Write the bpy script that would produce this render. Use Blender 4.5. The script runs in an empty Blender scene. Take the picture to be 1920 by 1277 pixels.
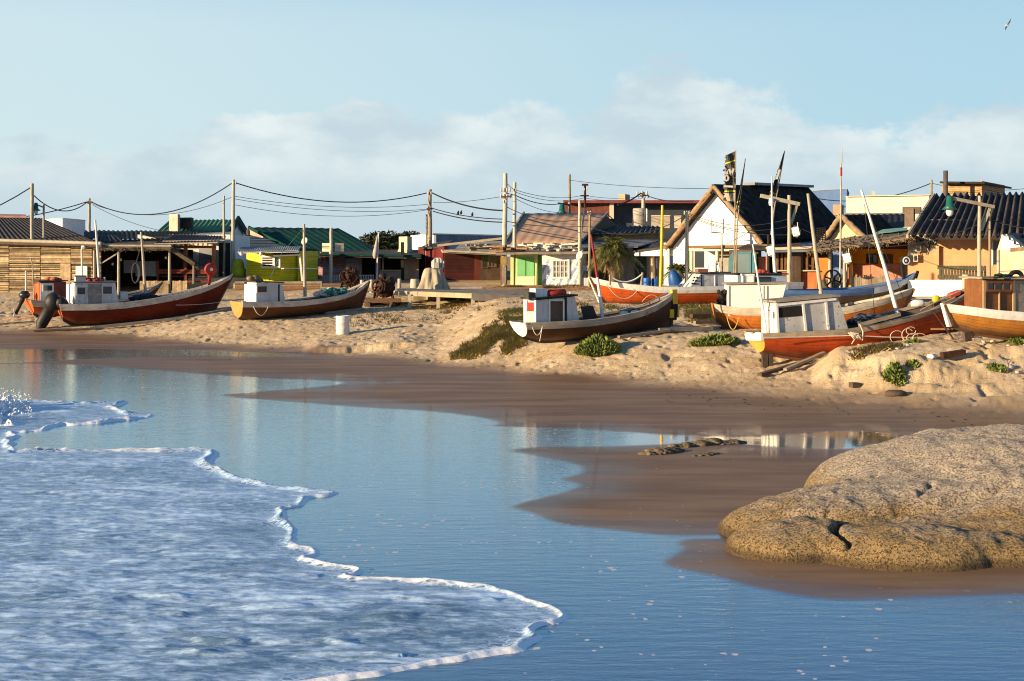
import bpy, bmesh, math, random
import numpy as np
from mathutils import Vector
random.seed(7)
rnd = random.uniform
SC = bpy.context.scene
COL = SC.collection
F, YH, CH = 2400.0, 480.0, 3.5      # focal length in photo pixels, horizon row, camera height

def W(x, y, Y):
    """point of the place seen at photo position (x, y) and standing Y metres away"""
    return Vector(((x-960)*Y/F, Y, CH-(y-YH)*Y/F))

# ------------------------------------------------------------------ numpy noise
def _h(ix, iy, s):
    n = (ix*374761393 + iy*668265263 + s*974634777) & 0xFFFFFFFF
    n = ((n ^ (n >> 13))*1274126177) & 0xFFFFFFFF
    return ((n ^ (n >> 16)) & 0xFFFF)/65535.0
def vnoise(x, y, s=0):
    ix = np.floor(x).astype(np.int64); iy = np.floor(y).astype(np.int64)
    fx = x-ix; fy = y-iy
    fx = fx*fx*(3-2*fx); fy = fy*fy*(3-2*fy)
    a = _h(ix, iy, s); b = _h(ix+1, iy, s); c = _h(ix, iy+1, s); d = _h(ix+1, iy+1, s)
    return (a+(b-a)*fx)*(1-fy)+(c+(d-c)*fx)*fy
def fbm(x, y, s=0, o=4):
    v = 0; a = .5; t = 0
    for k in range(o):
        v = v+a*vnoise(x*2**k+k*17.3, y*2**k-k*9.1, s+k); t += a; a *= .5
    return v/t
def sstep(a, b, x):
    t = np.clip((x-a)/(b-a), 0, 1)
    return t*t*(3-2*t)
def sdist(px, py, poly):
    """signed distance to a polygon, positive inside"""
    d = np.full(px.shape, 1e9); ins = np.zeros(px.shape, bool)
    n = len(poly)
    for i in range(n):
        x0, y0 = poly[i]; x1, y1 = poly[(i+1) % n]
        ex, ey = x1-x0, y1-y0
        t = np.clip(((px-x0)*ex+(py-y0)*ey)/(ex*ex+ey*ey+1e-12), 0, 1)
        d = np.minimum(d, (px-x0-t*ex)**2+(py-y0-t*ey)**2)
        c = ((y0 > py) != (y1 > py))
        xx = x0+(py-y0)*ex/(ey if abs(ey) > 1e-9 else 1e-9)
        ins ^= c & (px < xx)
    d = np.sqrt(d)
    return np.where(ins, d, -d)

# ------------------------------------------------------------------ node helpers
class NT:
    def __init__(s, tree):
        s.t = tree; s.n = tree.nodes; s.l = tree.links
    def new(s, typ, **kw):
        n = s.n.new(typ)
        for k, v in kw.items(): setattr(n, k, v)
        return n
    def put(s, sock, v):
        if isinstance(v, bpy.types.NodeSocket): s.l.new(v, sock)
        elif v is not None:
            if hasattr(sock.default_value, '__len__') and not hasattr(v, '__len__'): v = [v]*len(sock.default_value)
            if hasattr(sock.default_value, '__len__') and len(sock.default_value) == 4 and len(v) == 3: v = (*v, 1)
            sock.default_value = v
    def math(s, op, a, b=None, c=None, clamp=False):
        n = s.new('ShaderNodeMath', operation=op, use_clamp=clamp)
        for i, v in enumerate((a, b, c)):
            if v is not None: s.put(n.inputs[i], v)
        return n.outputs[0]
    def mix(s, f, a, b, blend='MIX'):
        n = s.new('ShaderNodeMix', data_type='RGBA', blend_type=blend)
        s.put(n.inputs[0], f); s.put(n.inputs[6], a); s.put(n.inputs[7], b)
        return n.outputs[2]
    def ramp(s, f, a, b, lo=0.0, hi=1.0):
        n = s.new('ShaderNodeMapRange', interpolation_type='SMOOTHSTEP')
        s.put(n.inputs[0], f); s.put(n.inputs[1], a); s.put(n.inputs[2], b); s.put(n.inputs[3], lo); s.put(n.inputs[4], hi)
        return n.outputs[0]
    def noise(s, vec, scale, detail=4, rough=.6, dist=0):
        n = s.new('ShaderNodeTexNoise')
        s.put(n.inputs['Vector'], vec); n.inputs['Scale'].default_value = scale
        n.inputs['Detail'].default_value = detail; n.inputs['Roughness'].default_value = rough
        n.inputs['Distortion'].default_value = dist
        return n.outputs[0]
    def vec(s, v, sc):
        n = s.new('ShaderNodeVectorMath', operation='MULTIPLY'); s.put(n.inputs[0], v); n.inputs[1].default_value = sc
        return n.outputs[0]
    def bump(s, h, strength, dist=.02, nrm=None):
        n = s.new('ShaderNodeBump'); s.put(n.inputs['Height'], h)
        s.put(n.inputs['Strength'], strength); s.put(n.inputs['Distance'], dist)
        if nrm is not None: s.l.new(nrm, n.inputs['Normal'])
        return n.outputs[0]
def newmat(name):
    m = bpy.data.materials.new(name); m.use_nodes = True
    nt = NT(m.node_tree); p = nt.n['Principled BSDF']
    return m, nt, p
_mc = {}
def M(name, col, rough=.75, var=.3, scale=2.5, bump=.25, bscale=25, stain=None, isl=0, streak=0, metal=0, spec=.3, grain=None, coat=0):
    """weathered surface: colour broken by noise, optional stains (colour, amount, scale), per-board variation, streaks"""
    if name in _mc: return _mc[name]
    m, nt, p = newmat(name)
    tc = nt.new('ShaderNodeTexCoord').outputs['Object']
    c = Vector(col)
    n1 = nt.noise(tc, scale, 5, .65)
    out = nt.mix(nt.ramp(n1, .3, .72), tuple(c*(1-var)), tuple(c*(1+var*.45)))
    n2 = nt.noise(tc, bscale, 3, .7)
    out = nt.mix(nt.ramp(n2, .35, .7, 0, .35), out, tuple(c*(1-var*.9)))
    if streak:
        n3 = nt.noise(nt.vec(tc, (7, 7, .7)), 1.3, 4, .6)
        out = nt.mix(nt.ramp(n3, .45, .75, 0, streak), out, tuple(c*.35))
    if grain:
        n4 = nt.noise(nt.vec(tc, grain), 3, 4, .6)
        out = nt.mix(nt.ramp(n4, .4, .7, 0, .6), out, tuple(c*.45))
    if isl:
        g = nt.new('ShaderNodeNewGeometry').outputs['Random Per Island']
        out = nt.mix(1, out, nt.mix(g, (1-isl,)*3, (1+isl*.5,)*3), 'MULTIPLY')
    if stain:
        sc, am, ss = stain
        n5 = nt.noise(tc, ss, 6, .7)
        out = nt.mix(nt.ramp(n5, .66-am*.35, .74-am*.35), out, sc)
    nt.put(p.inputs['Base Color'], out)
    p.inputs['Roughness'].default_value = rough
    p.inputs['Metallic'].default_value = metal
    p.inputs['Specular IOR Level'].default_value = spec
    p.inputs['Coat Weight'].default_value = coat
    h = nt.math('ADD', n2, nt.math('MULTIPLY', n1, .6))
    nt.put(p.inputs['Normal'], nt.bump(h, bump, .015))
    _mc[name] = m
    return m

# ------------------------------------------------------------------ objects
def tag(o, label, cat, group=None, kind=None):
    if label: o['label'] = label
    if cat: o['category'] = cat
    if group: o['group'] = group
    if kind: o['kind'] = kind
    return o
def thing(name, label, cat, loc, group=None):
    o = bpy.data.objects.new(name, None); COL.objects.link(o)
    o.empty_display_size = .2; o.location = loc
    return tag(o, label, cat, group)
def rootloc(o):
    v = Vector((0, 0, 0))
    while o is not None:
        v = v+o.location; o = o.parent
    return v
class MB:
    def __init__(s): s.v = []; s.f = []; s.m = []; s.mi = 0; s.sm = set()
    def add(s, vs, fs, smooth=False):
        b = len(s.v); s.v += [Vector(v) for v in vs]
        for f in fs:
            if smooth: s.sm.add(len(s.f))
            s.f.append([i+b for i in f]); s.m.append(s.mi)
        return s
    def box(s, c, ax, ay, az):
        """box centred on c with half-axis vectors"""
        c, ax, ay, az = map(Vector, (c, ax, ay, az))
        vs = [c+ax*i+ay*j+az*k for k in (-1, 1) for j in (-1, 1) for i in (-1, 1)]
        return s.add(vs, [(0, 2, 3, 1), (4, 5, 7, 6), (0, 1, 5, 4), (2, 6, 7, 3), (0, 4, 6, 2), (1, 3, 7, 5)])
    def bar(s, a, b, w, h, up=(0, 0, 1)):
        """rectangular bar from a to b, w across, h along up"""
        a, b = Vector(a), Vector(b); d = (b-a)
        if d.length < 1e-6: return s
        d.normalize(); up = Vector(up)
        x = d.cross(up)
        if x.length < 1e-4: x = d.cross(Vector((0, 1, 0)))
        x.normalize(); u = x.cross(d).normalized()
        return s.box((a+b)/2, (b-a)/2, x*w/2, u*h/2)
    def prism(s, pts, d):
        """polygon extruded by vector d"""
        pts = [Vector(p) for p in pts]; d = Vector(d); n = len(pts)
        fs = [list(range(n)), list(range(2*n-1, n-1, -1))]
        fs += [(i, i+n, (i+1) % n+n, (i+1) % n) for i in range(n)]
        return s.add(pts+[p+d for p in pts], fs)
    def tube(s, pts, r, n=8, cap=True):
        pts = [Vector(p) for p in pts]; k = len(pts)
        if not hasattr(r, '__len__'): r = [r]*k
        elif len(r) == 2 and k > 2: r = [r[0]+(r[1]-r[0])*i/(k-1) for i in range(k)]
        vs = []; ref = None
        for i, p in enumerate(pts):
            d = (pts[min(i+1, k-1)]-pts[max(i-1, 0)])
            d = d.normalized() if d.length > 1e-9 else Vector((0, 0, 1))
            if ref is None:
                ref = Vector((0, 0, 1)) if abs(d.z) < .9 else Vector((1, 0, 0))
            x = (ref-d*ref.dot(d)); x = x.normalized() if x.length > 1e-6 else d.orthogonal().normalized()
            ref = x; y = d.cross(x)
            for j in range(n):
                a = 2*math.pi*j/n
                vs.append(p+(x*math.cos(a)+y*math.sin(a))*r[i])
        fs = [(i*n+j, i*n+(j+1) % n, (i+1)*n+(j+1) % n, (i+1)*n+j) for i in range(k-1) for j in range(n)]
        s.add(vs, fs, n > 5)
        if cap: s.add([vs[j] for j in range(n)], [list(range(n))[::-1]]); s.add([vs[(k-1)*n+j] for j in range(n)], [list(range(n))])
        return s
    def lathe(s, c, prof, n=20, axis=(0, 0, 1)):
        """profile [(radius, height)] turned about an axis through c"""
        axis = Vector(axis).normalized(); x = axis.orthogonal().normalized(); y = axis.cross(x); c = Vector(c)
        vs = [c+axis*h+(x*math.cos(2*math.pi*j/n)+y*math.sin(2*math.pi*j/n))*r for r, h in prof for j in range(n)]
        k = len(prof)
        fs = [(i*n+j, i*n+(j+1) % n, (i+1)*n+(j+1) % n, (i+1)*n+j) for i in range(k-1) for j in range(n)]
        return s.add(vs, fs, True)
    def blob(s, c, rx, ry, rz, jit=.15, n=2, seed=None):
        bm = bmesh.new(); bmesh.ops.create_icosphere(bm, subdivisions=n, radius=1)
        vs = []
        for v in bm.verts:
            k = 1+rnd(-jit, jit)
            vs.append(Vector(c)+Vector((v.co.x*rx, v.co.y*ry, v.co.z*rz))*k)
        fs = [[v.index for v in f.verts] for f in bm.faces]
        bm.free()
        return s.add(vs, fs, True)
    def build(s, name, mat, parent=None, normals=True):
        off = rootloc(parent) if parent is not None else Vector((0, 0, 0))
        own = Vector((0, 0, 0))
        if parent is None:
            lo = [min(v[i] for v in s.v) for i in range(3)]; hi = [max(v[i] for v in s.v) for i in range(3)]
            own = Vector(((lo[0]+hi[0])/2, (lo[1]+hi[1])/2, lo[2])); off = own
        me = bpy.data.meshes.new(name)
        me.from_pydata([tuple(v-off) for v in s.v], [], s.f)
        mats = mat if isinstance(mat, (list, tuple)) else [mat]
        for m in mats: me.materials.append(m)
        me.polygons.foreach_set('material_index', s.m)
        me.polygons.foreach_set('use_smooth', [i in s.sm for i in range(len(s.f))])
        if normals:
            bm = bmesh.new(); bm.from_mesh(me); bmesh.ops.recalc_face_normals(bm, faces=bm.faces); bm.to_mesh(me); bm.free()
        me.update()
        o = bpy.data.objects.new(name, me); COL.objects.link(o)
        o.parent = parent; o.location = own
        return o
def npmesh(name, V, faces, mat, parent=None, smooth=True, attrs=None):
    me = bpy.data.meshes.new(name); n = len(V); m = len(faces); k = faces.shape[1]
    me.vertices.add(n); me.vertices.foreach_set('co', V.astype(np.float32).ravel())
    me.loops.add(m*k); me.loops.foreach_set('vertex_index', faces.astype(np.int32).ravel())
    me.polygons.add(m); me.polygons.foreach_set('loop_start', np.arange(0, m*k, k, dtype=np.int32))
    me.polygons.foreach_set('use_smooth', np.full(m, smooth))
    me.update(calc_edges=True)
    for an, arr in (attrs or {}).items():
        a = me.attributes.new(an, 'FLOAT', 'POINT'); a.data.foreach_set('value', arr.astype(np.float32).ravel())
    me.materials.append(mat)
    o = bpy.data.objects.new(name, me); COL.objects.link(o); o.parent = parent
    return o

# ------------------------------------------------------------------ camera, sun, sky
cam = bpy.data.cameras.new('camera'); co = bpy.data.objects.new('camera', cam); COL.objects.link(co)
co.location = (0, 0, CH); co.rotation_euler = (math.pi/2, 0, 0)
cam.sensor_width = 36; cam.lens = 36*F/1920; cam.shift_y = -(638.5-YH)/1920
cam.clip_start = .1; cam.clip_end = 12000
SC.camera = co
SUN_A, SUN_E = math.radians(64), math.radians(11)     # to the left of the view, measured from behind the camera; height
sd = Vector((-math.sin(SUN_A)*math.cos(SUN_E), -math.cos(SUN_A)*math.cos(SUN_E), math.sin(SUN_E)))
sl = bpy.data.lights.new('sun', 'SUN'); sl.energy = 5.0; sl.angle = math.radians(.5); sl.color = (1, .76, .46)
so = bpy.data.objects.new('sun', sl); COL.objects.link(so)
so.rotation_euler = sd.to_track_quat('Z', 'Y').to_euler(); so.location = sd*100
w = bpy.data.worlds.new('World'); SC.world = w; w.use_nodes = True
nt = NT(w.node_tree); bg = nt.n['Background']
sky = nt.new('ShaderNodeTexSky', sky_type='NISHITA'); sky.sun_disc = False
sky.sun_elevation = SUN_E; sky.sun_rotation = math.atan2(sd.x, sd.y)
sky.air_density = 1.1; sky.dust_density = .4; sky.ozone_density = 3.0; sky.altitude = 0
d = nt.new('ShaderNodeTexCoord').outputs['Generated']
sx = nt.new('ShaderNodeSeparateXYZ'); nt.l.new(d, sx.inputs[0])
el = sx.outputs[2]
SKY_STR = .084
# clear air: pale over the land, deep blue higher up
air = nt.mix(nt.ramp(el, .165, .28), (3.5, 4.5, 4.95), (1.35, 2.85, 4.9))
air = nt.mix(nt.ramp(el, .32, .5), air, (.32, .95, 2.2))
air = nt.mix(nt.ramp(sx.outputs[0], -.45, .5), nt.mix(1, air, (1.12, 1.08, 1.04), 'MULTIPLY'), nt.mix(1, air, (.72, .86, .94), 'MULTIPLY'))
base = nt.mix(.85, sky.outputs[0], air)
# colour of the clear air above the horizon: pale at the bottom of the picture, deeper blue higher up
# cumulus bank low over the village
n_top = nt.noise(nt.vec(d, (1, 1, .25)), 5.5, 2, .5)
n_puf = nt.noise(nt.vec(d, (1, 1, 1.6)), 26, 6, .58)
top = nt.math('ADD', nt.math('MULTIPLY', n_top, .22), nt.math('ADD', nt.math('MULTIPLY', n_puf, .075), nt.ramp(nt.math('ABSOLUTE', nt.math('SUBTRACT', sx.outputs[0], .02)), .06, .32, -.022, -.045)))
cover = nt.ramp(nt.math('SUBTRACT', top, el), -.004, .013)
n_in = nt.noise(nt.vec(d, (1, 1, 2.2)), 11, 5, .55)
lit = nt.math('MULTIPLY', nt.ramp(n_in, .36, .70), nt.ramp(el, .025, .085))
ccol = nt.mix(lit, (3.25, 3.95, 4.35), (4.8, 5.2, 5.2))
cov = nt.math('MULTIPLY', cover, .85)
base = nt.mix(cov, base, ccol)
nt.put(bg.inputs[0], base); bg.inputs[1].default_value = SKY_STR
SC.view_settings.view_transform = 'Standard'; SC.view_settings.look = 'None'
SC.view_settings.exposure = 1.05; SC.view_settings.gamma = 1
SC.cycles.use_denoising = True; SC.cycles.pixel_filter_type = 'BLACKMAN_HARRIS'; SC.cycles.filter_width = 1.1
SC.cycles.max_bounces = 6; SC.cycles.diffuse_bounces = 3; SC.cycles.glossy_bounces = 3; SC.cycles.transmission_bounces = 2
# ------------------------------------------------------------------ the beach
TCOL = [
 (-500, [(50,0),(54,.06),(57,.32),(62,.7),(66,1.05),(70,1.4),(80,1.7)]),
 (0,    [(50,0),(54,.06),(57,.32),(62,.7),(66,1.05),(70,1.4),(80,1.7)]),
 (250,  [(50,0),(54,.08),(56.5,.3),(58.5,.52),(62,.85),(66,1.15),(70,1.45),(80,1.75)]),
 (450,  [(48,0),(50,.06),(52,.4),(54,.78),(57,.85),(60,1.0),(66,1.3),(72,1.6),(82,1.85)]),
 (640,  [(46,0),(46.6,.02),(46.9,.14),(50,.42),(54,.75),(57,1.08),(60,1.2),(66,1.5),(74,1.85),(85,1.95)]),
 (820,  [(41,0),(43,.06),(46,.3),(50,.62),(55,.97),(60,1.3),(66,1.65),(74,1.95),(85,2.05)]),
 (950,  [(38.5,0),(40,.1),(41,.35),(43,.85),(46,1.25),(50,1.5),(55,1.65),(62,1.75),(70,1.85),(80,2)]),
 (1100, [(35.5,0),(37,.1),(39,.6),(40,.83),(42,1.0),(45,1.35),(48,1.65),(55,1.78),(62,1.85),(70,1.9),(80,2.05)]),
 (1250, [(34,0),(35.5,.12),(38,.65),(40,.95),(42,1.15),(45,1.35),(48,1.5),(52,1.6),(60,1.85),(70,1.95)]),
 (1350, [(32.5,0),(34,.12),(36,.5),(38.5,.95),(41,1.02),(43,1.05),(46,1.4),(50,1.6),(60,1.85),(70,1.95)]),
 (1450, [(31.5,0),(33,.12),(34.5,.3),(35.5,.42),(37,.8),(40,1.0),(43,1.1),(47,1.4),(52,1.65),(60,1.9)]),
 (1520, [(31,0),(32,.1),(33.5,.3),(35,.5),(36,.62),(38,.95),(42,1.15),(47,1.45),(52,1.7),(60,1.9)]),
 (1575, [(30.5,0),(31.6,.1),(32.2,.2),(33,.85),(33.5,1.0),(35,1.0),(38,1.1),(42,1.3),(47,1.5),(52,1.75),(60,1.9)]),
 (1680, [(30,0),(31,.12),(31.5,.2),(32.4,1.0),(33,1.15),(36,1.15),(40,1.35),(45,1.55),(52,1.8),(60,1.95)]),
 (1760, [(29.5,0),(30.5,.14),(31,.2),(32,.75),(33,1.15),(35,1.3),(38,1.35),(42,1.5),(47,1.65),(52,1.85),(60,2)]),
 (1920, [(29,0),(30,.14),(30.7,.22),(32,.7),(33,1.15),(35,1.35),(40,1.5),(47,1.7),(52,1.9),(60,2.0)]),
 (2500, [(29,0),(30,.14),(30.7,.22),(32,.7),(33,1.15),(35,1.35),(40,1.5),(47,1.7),(52,1.9),(60,2.0)])]
def ground_np(X, Y):
    px = 960+F*X/Y
    cols = [np.interp(Y, [0]+[a for a, b in c]+[120, 4000], [0]+[b for a, b in c]+[2.1, 2.2]) for _, c in TCOL]
    xs = [c[0] for c in TCOL]
    z = cols[0].copy()
    for i in range(len(xs)-1):
        t = sstep(xs[i], xs[i+1], px)*.5+np.clip((px-xs[i])/(xs[i+1]-xs[i]), 0, 1)*.5
        sel = px >= xs[i]
        z = np.where(sel, cols[i]*(1-t)+cols[i+1]*t, z)
    return z
def gz(X, Y):
    return float(ground_np(np.array([X]), np.array([Y]))[0])
def G(x, Y):
    """ground point in the direction of photo column x, Y metres away"""
    X = (x-960)*Y/F
    return Vector((X, Y, gz(X, Y)))
def zpoly(pts):
    return [((x-960)*F*CH/(y-YH)/F, F*CH/(y-YH)) for x, y in pts]
def smooth(p, it=2, close=True):
    for _ in range(it):
        q = []
        for i in range(len(p)):
            (x0, y0), (x1, y1) = p[i], p[(i+1) % len(p)]
            q += [(x0*.75+x1*.25, y0*.75+y1*.25), (x0*.25+x1*.75, y0*.25+y1*.75)]
        p = q
    return p
def roughen(poly, n, amp, s):
    out = []
    k = len(poly)
    for i in range(k):
        (x0, y0), (x1, y1) = poly[i], poly[(i+1) % k]
        L = math.hypot(x1-x0, y1-y0); m = max(1, min(n, int(L/.35)))
        for j in range(m):
            t = j/m; x = x0+(x1-x0)*t; y = y0+(y1-y0)*t
            a = amp*min(1, L/2)*y/20
            out.append((x+rnd(-a, a)*(j > 0), y+rnd(-a, a)*(j > 0)))
    return out
WET = zpoly(smooth([(-900,684),(0,683),(40,682),(140,685),(250,690),(400,703),(500,711),(610,713),(650,717),(620,723),(540,730),(460,737),(405,741),
 (480,750),(600,757),(720,767),(860,776),(930,788),(942,795),(915,799),(960,801),(1080,803),(1130,806),(1200,812),(1250,815),(1330,818),(1420,817),(1500,812),
 (1560,808),(1640,808),(1690,815),(1690,835),(1640,840),(1560,843),(1440,838),(1330,828),(1250,834),(1130,835),(1000,838),(955,845),
 (1000,852),(1040,860),(1080,868),(1095,880),(1080,890),(1045,899),(1075,905),(1086,911),(1060,922),(1010,935),(965,948),(955,952),
 (1000,962),(1030,975),(1070,985),(1150,992),(1220,1001),(1300,1005),(1380,1004),(1380,1008),(1290,1010),(1268,1020),(1285,1028),(1230,1055),(1260,1066),(1330,1080),(1400,1100),
 (1480,1115),(1560,1124),(1650,1122),(1760,1118),(1850,1114),(2100,1112),(2900,1110),(2900,1700),(-1800,1700),(-1800,900)]))
WET2 = zpoly(smooth([(-900,654),(0,656),(60,655),(330,655),(450,660),(560,663),(580,668),(480,669),(330,666),(200,671),(60,678),(0,682),(-900,684)]))
SEA = zpoly(smooth([(-2200,848),(0,850),(40,846),(90,843),(160,845),(300,844),(395,843),(413,852),(405,862),(400,872),(415,880),(430,888),(445,897),(480,905),(500,910),(520,914),
 (560,918),(628,922),(625,928),(570,934),(575,943),(560,950),(515,954),(545,962),(530,975),(545,985),(563,1000),(550,1020),(555,1026),(595,1032),(597,1042),(580,1050),
 (620,1060),(675,1067),(680,1072),(670,1080),(640,1082),(760,1087),(820,1088),(880,1098),(940,1105),(990,1120),(1040,1140),(1065,1158),(1060,1165),(1010,1178),(1000,1185),
 (1005,1195),(970,1212),(965,1220),(880,1232),(800,1248),(700,1265),(600,1282),(400,1320),(-100,1500),(-3200,1500)], 2))
SEA2 = zpoly([(-2200,748),(0,750),(60,751),(150,757),(235,753),(240,755),(215,763),(238,771),(245,777),(285,778),(280,784),(240,788),(140,798),(120,797),(75,809),(30,812),
 (36,820),(20,826),(34,832),(20,838),(30,846),(0,850),(-2200,848)])
DRY = [(-900,612),(0,614),(150,622),(300,634),(420,648),(560,656),(640,660),(700,664),(800,677),(900,684),(1000,693),(1100,701),(1200,712),(1300,720),(1400,730),(1500,737),(1600,744),(1760,752),(1920,765),(2600,770)]
def rows():
    Y = 7.6; out = []
    while Y < 3500:
        out.append(Y)
        if Y < 30: Y += max(.02, Y*Y/(F*CH)*1.7)
        elif Y < 62: Y += .085
        elif Y < 95: Y += .25
        else: Y *= 1.06
    return np.array([-40, -20, 0.5, 3, 5]+out)
us = np.arange(-.43, .4301, 2.7/F)
e = .43+np.cumsum(np.geomspace(.004, .3, 24)); us = np.concatenate([-e[::-1], us, e])
Ys = rows()
U, YY = np.meshgrid(us, Ys)
XX = U*np.maximum(YY, 5.5)
YYs = np.maximum(YY, 1.0)
Z = ground_np(XX, YYs)
pxv = 960+F*XX/YYs; pyv = YH+F*(CH-Z)/YYs
nb = (fbm(XX*.5, YYs*.5, 3)-.5)
wet = np.maximum(sdist(XX, YYs, roughen(WET, 6, .03, 1)), sdist(XX, YYs, WET2))
wet = wet+nb*.5*np.clip(YYs/30, .3, 1)
soft = np.clip(YYs/40, .25, 1)*.28
wetm = sstep(-soft, soft, wet)
wetm = wetm+(1-wetm)*.2*sstep(-1.6, 0, wet/np.clip(YYs/25, .4, 2)+(fbm(XX*.9, YYs*.9, 33)-.5)*1.2)
dl = np.interp(pxv, [a for a, b in DRY], [b for a, b in DRY])
pyf = YH+F*(CH-Z)/YYs
width = np.interp(pxv, [0, 1300, 1550, 1920], [9, 12, 40, 45])
dry = sstep(-1, 1, (dl-pyf+(fbm(XX*.35, YYs*.35, 9)-.5)*26)/width)
dry = np.where(YYs < 12, 0, dry)
# footprints and hummocks on the dry sand, crumbling on the steep cut bank
lump = (fbm(XX*4.2, YYs*4.2, 21, 3)-.5)*.06+(fbm(XX*.8, YYs*.8, 5, 3)-.5)*.05+(fbm(XX*9, YYs*9, 23, 2)-.5)*.035
pits = -np.clip(vnoise(XX*4.4+40, YYs*3.6, 77)-.7, 0, 1)*.26*(.3+1.4*vnoise(XX*.5, YYs*.5, 78))
steep = sstep(.18, .6, np.abs(np.gradient(Z, axis=0)/np.gradient(np.maximum(YY, .1), axis=0)))*(pxv > 1530)
crumb = (fbm(XX*1.6, YYs*3+Z*3, 31, 5)-.5)*.55
vil = sstep(64, 74, YYs)
Z = Z+dry*(lump+pits)*(1-vil*.75)+steep*crumb*.8*dry+(1-dry)*(1-wetm)*(fbm(XX*.3, YYs*.6, 12)-.42)*.02
Z = Z+sstep(565, 600, pxv)*(1-sstep(730, 815, pxv))*.22*sstep(46.0, 46.25, YYs+(fbm(XX*1.5, XX*0, 90)-.5)*.5)*(1-sstep(46.3, 50.5, YYs))
Z = np.where(YYs < 6, -.02, Z)
# dirt track in front of the houses
trk = sstep(60, 63, YYs)*(1-sstep(69, 74, YYs))*sstep(700, 860, pxv)*(1-sstep(1180, 1260, pxv))
trk = np.clip(trk+sstep(72, 78, YYs)*.7, 0, 1)
nr, nc = U.shape
idx = np.arange(nr*nc).reshape(nr, nc)
Fq = np.stack([idx[:-1, :-1], idx[:-1, 1:], idx[1:, 1:], idx[1:, :-1]], -1).reshape(-1, 4)
m, nt, p = newmat('beach_sand')
tc = nt.new('ShaderNodeTexCoord').outputs['Object']
def attr(nt, n): return nt.new('ShaderNodeAttribute', attribute_name=n).outputs['Fac']
aw, ad, at = attr(nt, 'wet'), attr(nt, 'dry'), attr(nt, 'track')
n1 = nt.noise(tc, .9, 5, .6); n2 = nt.noise(tc, 14, 4, .7); n3 = nt.noise(nt.vec(tc, (.25, 1.4, 1)), 1.0, 4, .6)
dryc = nt.mix(nt.ramp(n1, .3, .7), (.53, .385, .225), (.67, .52, .34))
dryc = nt.mix(nt.ramp(nt.math('ADD', nt.math('MULTIPLY', n2, .6), nt.math('MULTIPLY', nt.noise(tc, 33, 3, .7), .4)), .5, .62, 0, .45), dryc, (.2, .125, .07))
dirt = nt.mix(nt.ramp(n1, .35, .65), (.36, .19, .09), (.45, .27, .14))
dryc = nt.mix(at, dryc, dirt)
dampc = nt.mix(nt.ramp(n3, .35, .65), (.175, .103, .056), (.26, .160, .088))
pebb = nt.new('ShaderNodeTexVoronoi'); nt.put(pebb.inputs['Vector'], nt.vec(tc, (2.2, 1.1, 1))); pebb.inputs['Scale'].default_value = 1.4
dampc = nt.mix(nt.math('LESS_THAN', pebb.outputs['Distance'], .035), dampc, (.5, .45, .38))
col = nt.mix(ad, dampc, dryc)
wetc = nt.mix(nt.ramp(n3, .3, .7), (.045, .040, .040), (.07, .056, .050))
# flecks of leftover foam on the water film
fl = nt.new('ShaderNodeTexVoronoi'); nt.put(fl.inputs['Vector'], nt.vec(tc, (3.0, 2.6, 1))); fl.inputs['Scale'].default_value = 1.7; fl.inputs['Randomness'].default_value = 1
near = nt.ramp(nt.new('ShaderNodeSeparateXYZ').outputs[1], 0, 1)
fleck = nt.math('MULTIPLY', nt.math('LESS_THAN', nt.math('ADD', fl.outputs['Distance'], nt.math('MULTIPLY', nt.math('SUBTRACT', nt.noise(tc, 17, 3, .7), .42), .35)), nt.ramp(nt.noise(tc, .8, 4), .34, .66, .0, .23)), 1.0)
wetc = nt.mix(fleck, wetc, (.62, .57, .56))
col = nt.mix(aw, col, wetc)
nt.put(p.inputs['Base Color'], col)
rw = nt.math('ADD', nt.math('MULTIPLY', fleck, .5), .045)
rd = nt.mix(ad, (.55,)*3, (.95,)*3)
nt.put(p.inputs['Roughness'], nt.mix(aw, rd, rw))
p.inputs['Specular IOR Level'].default_value = .1
grit = nt.bump(nt.math('ADD', n2, nt.noise(tc, 45, 3)), nt.math('MULTIPLY', ad, .8), .06)
rip = nt.math('ADD', nt.noise(nt.vec(tc, (.7, 3.0, 1)), 2.6, 5, .62), nt.math('MULTIPLY', fleck, .6))
ac = attr(nt, 'calm')
rip = nt.bump(rip, nt.math('MULTIPLY', aw, nt.math('SUBTRACT', .32, nt.math('MULTIPLY', ac, .29))), .02, grit)
nt.put(p.inputs['Normal'], rip)
gl = nt.new('ShaderNodeBsdfGlossy'); nt.put(gl.inputs['Color'], nt.mix(ac, (.66, .89, 1), (.97, .95, .93))); nt.put(gl.inputs['Roughness'], rw); nt.put(gl.inputs['Normal'], rip)  # blue of the reflected sky put into the mirror tint, neutral where calm
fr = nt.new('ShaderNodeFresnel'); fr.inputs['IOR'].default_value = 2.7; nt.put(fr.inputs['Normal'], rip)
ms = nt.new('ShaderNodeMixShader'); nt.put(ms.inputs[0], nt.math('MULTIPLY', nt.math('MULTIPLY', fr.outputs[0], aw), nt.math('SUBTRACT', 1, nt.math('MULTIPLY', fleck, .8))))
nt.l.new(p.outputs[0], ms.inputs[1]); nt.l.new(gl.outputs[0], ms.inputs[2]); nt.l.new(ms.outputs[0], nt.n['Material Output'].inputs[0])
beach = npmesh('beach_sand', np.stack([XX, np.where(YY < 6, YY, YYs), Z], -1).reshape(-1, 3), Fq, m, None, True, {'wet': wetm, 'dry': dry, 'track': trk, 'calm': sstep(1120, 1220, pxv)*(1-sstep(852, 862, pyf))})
tag(beach, None, None, kind='structure')
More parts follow.
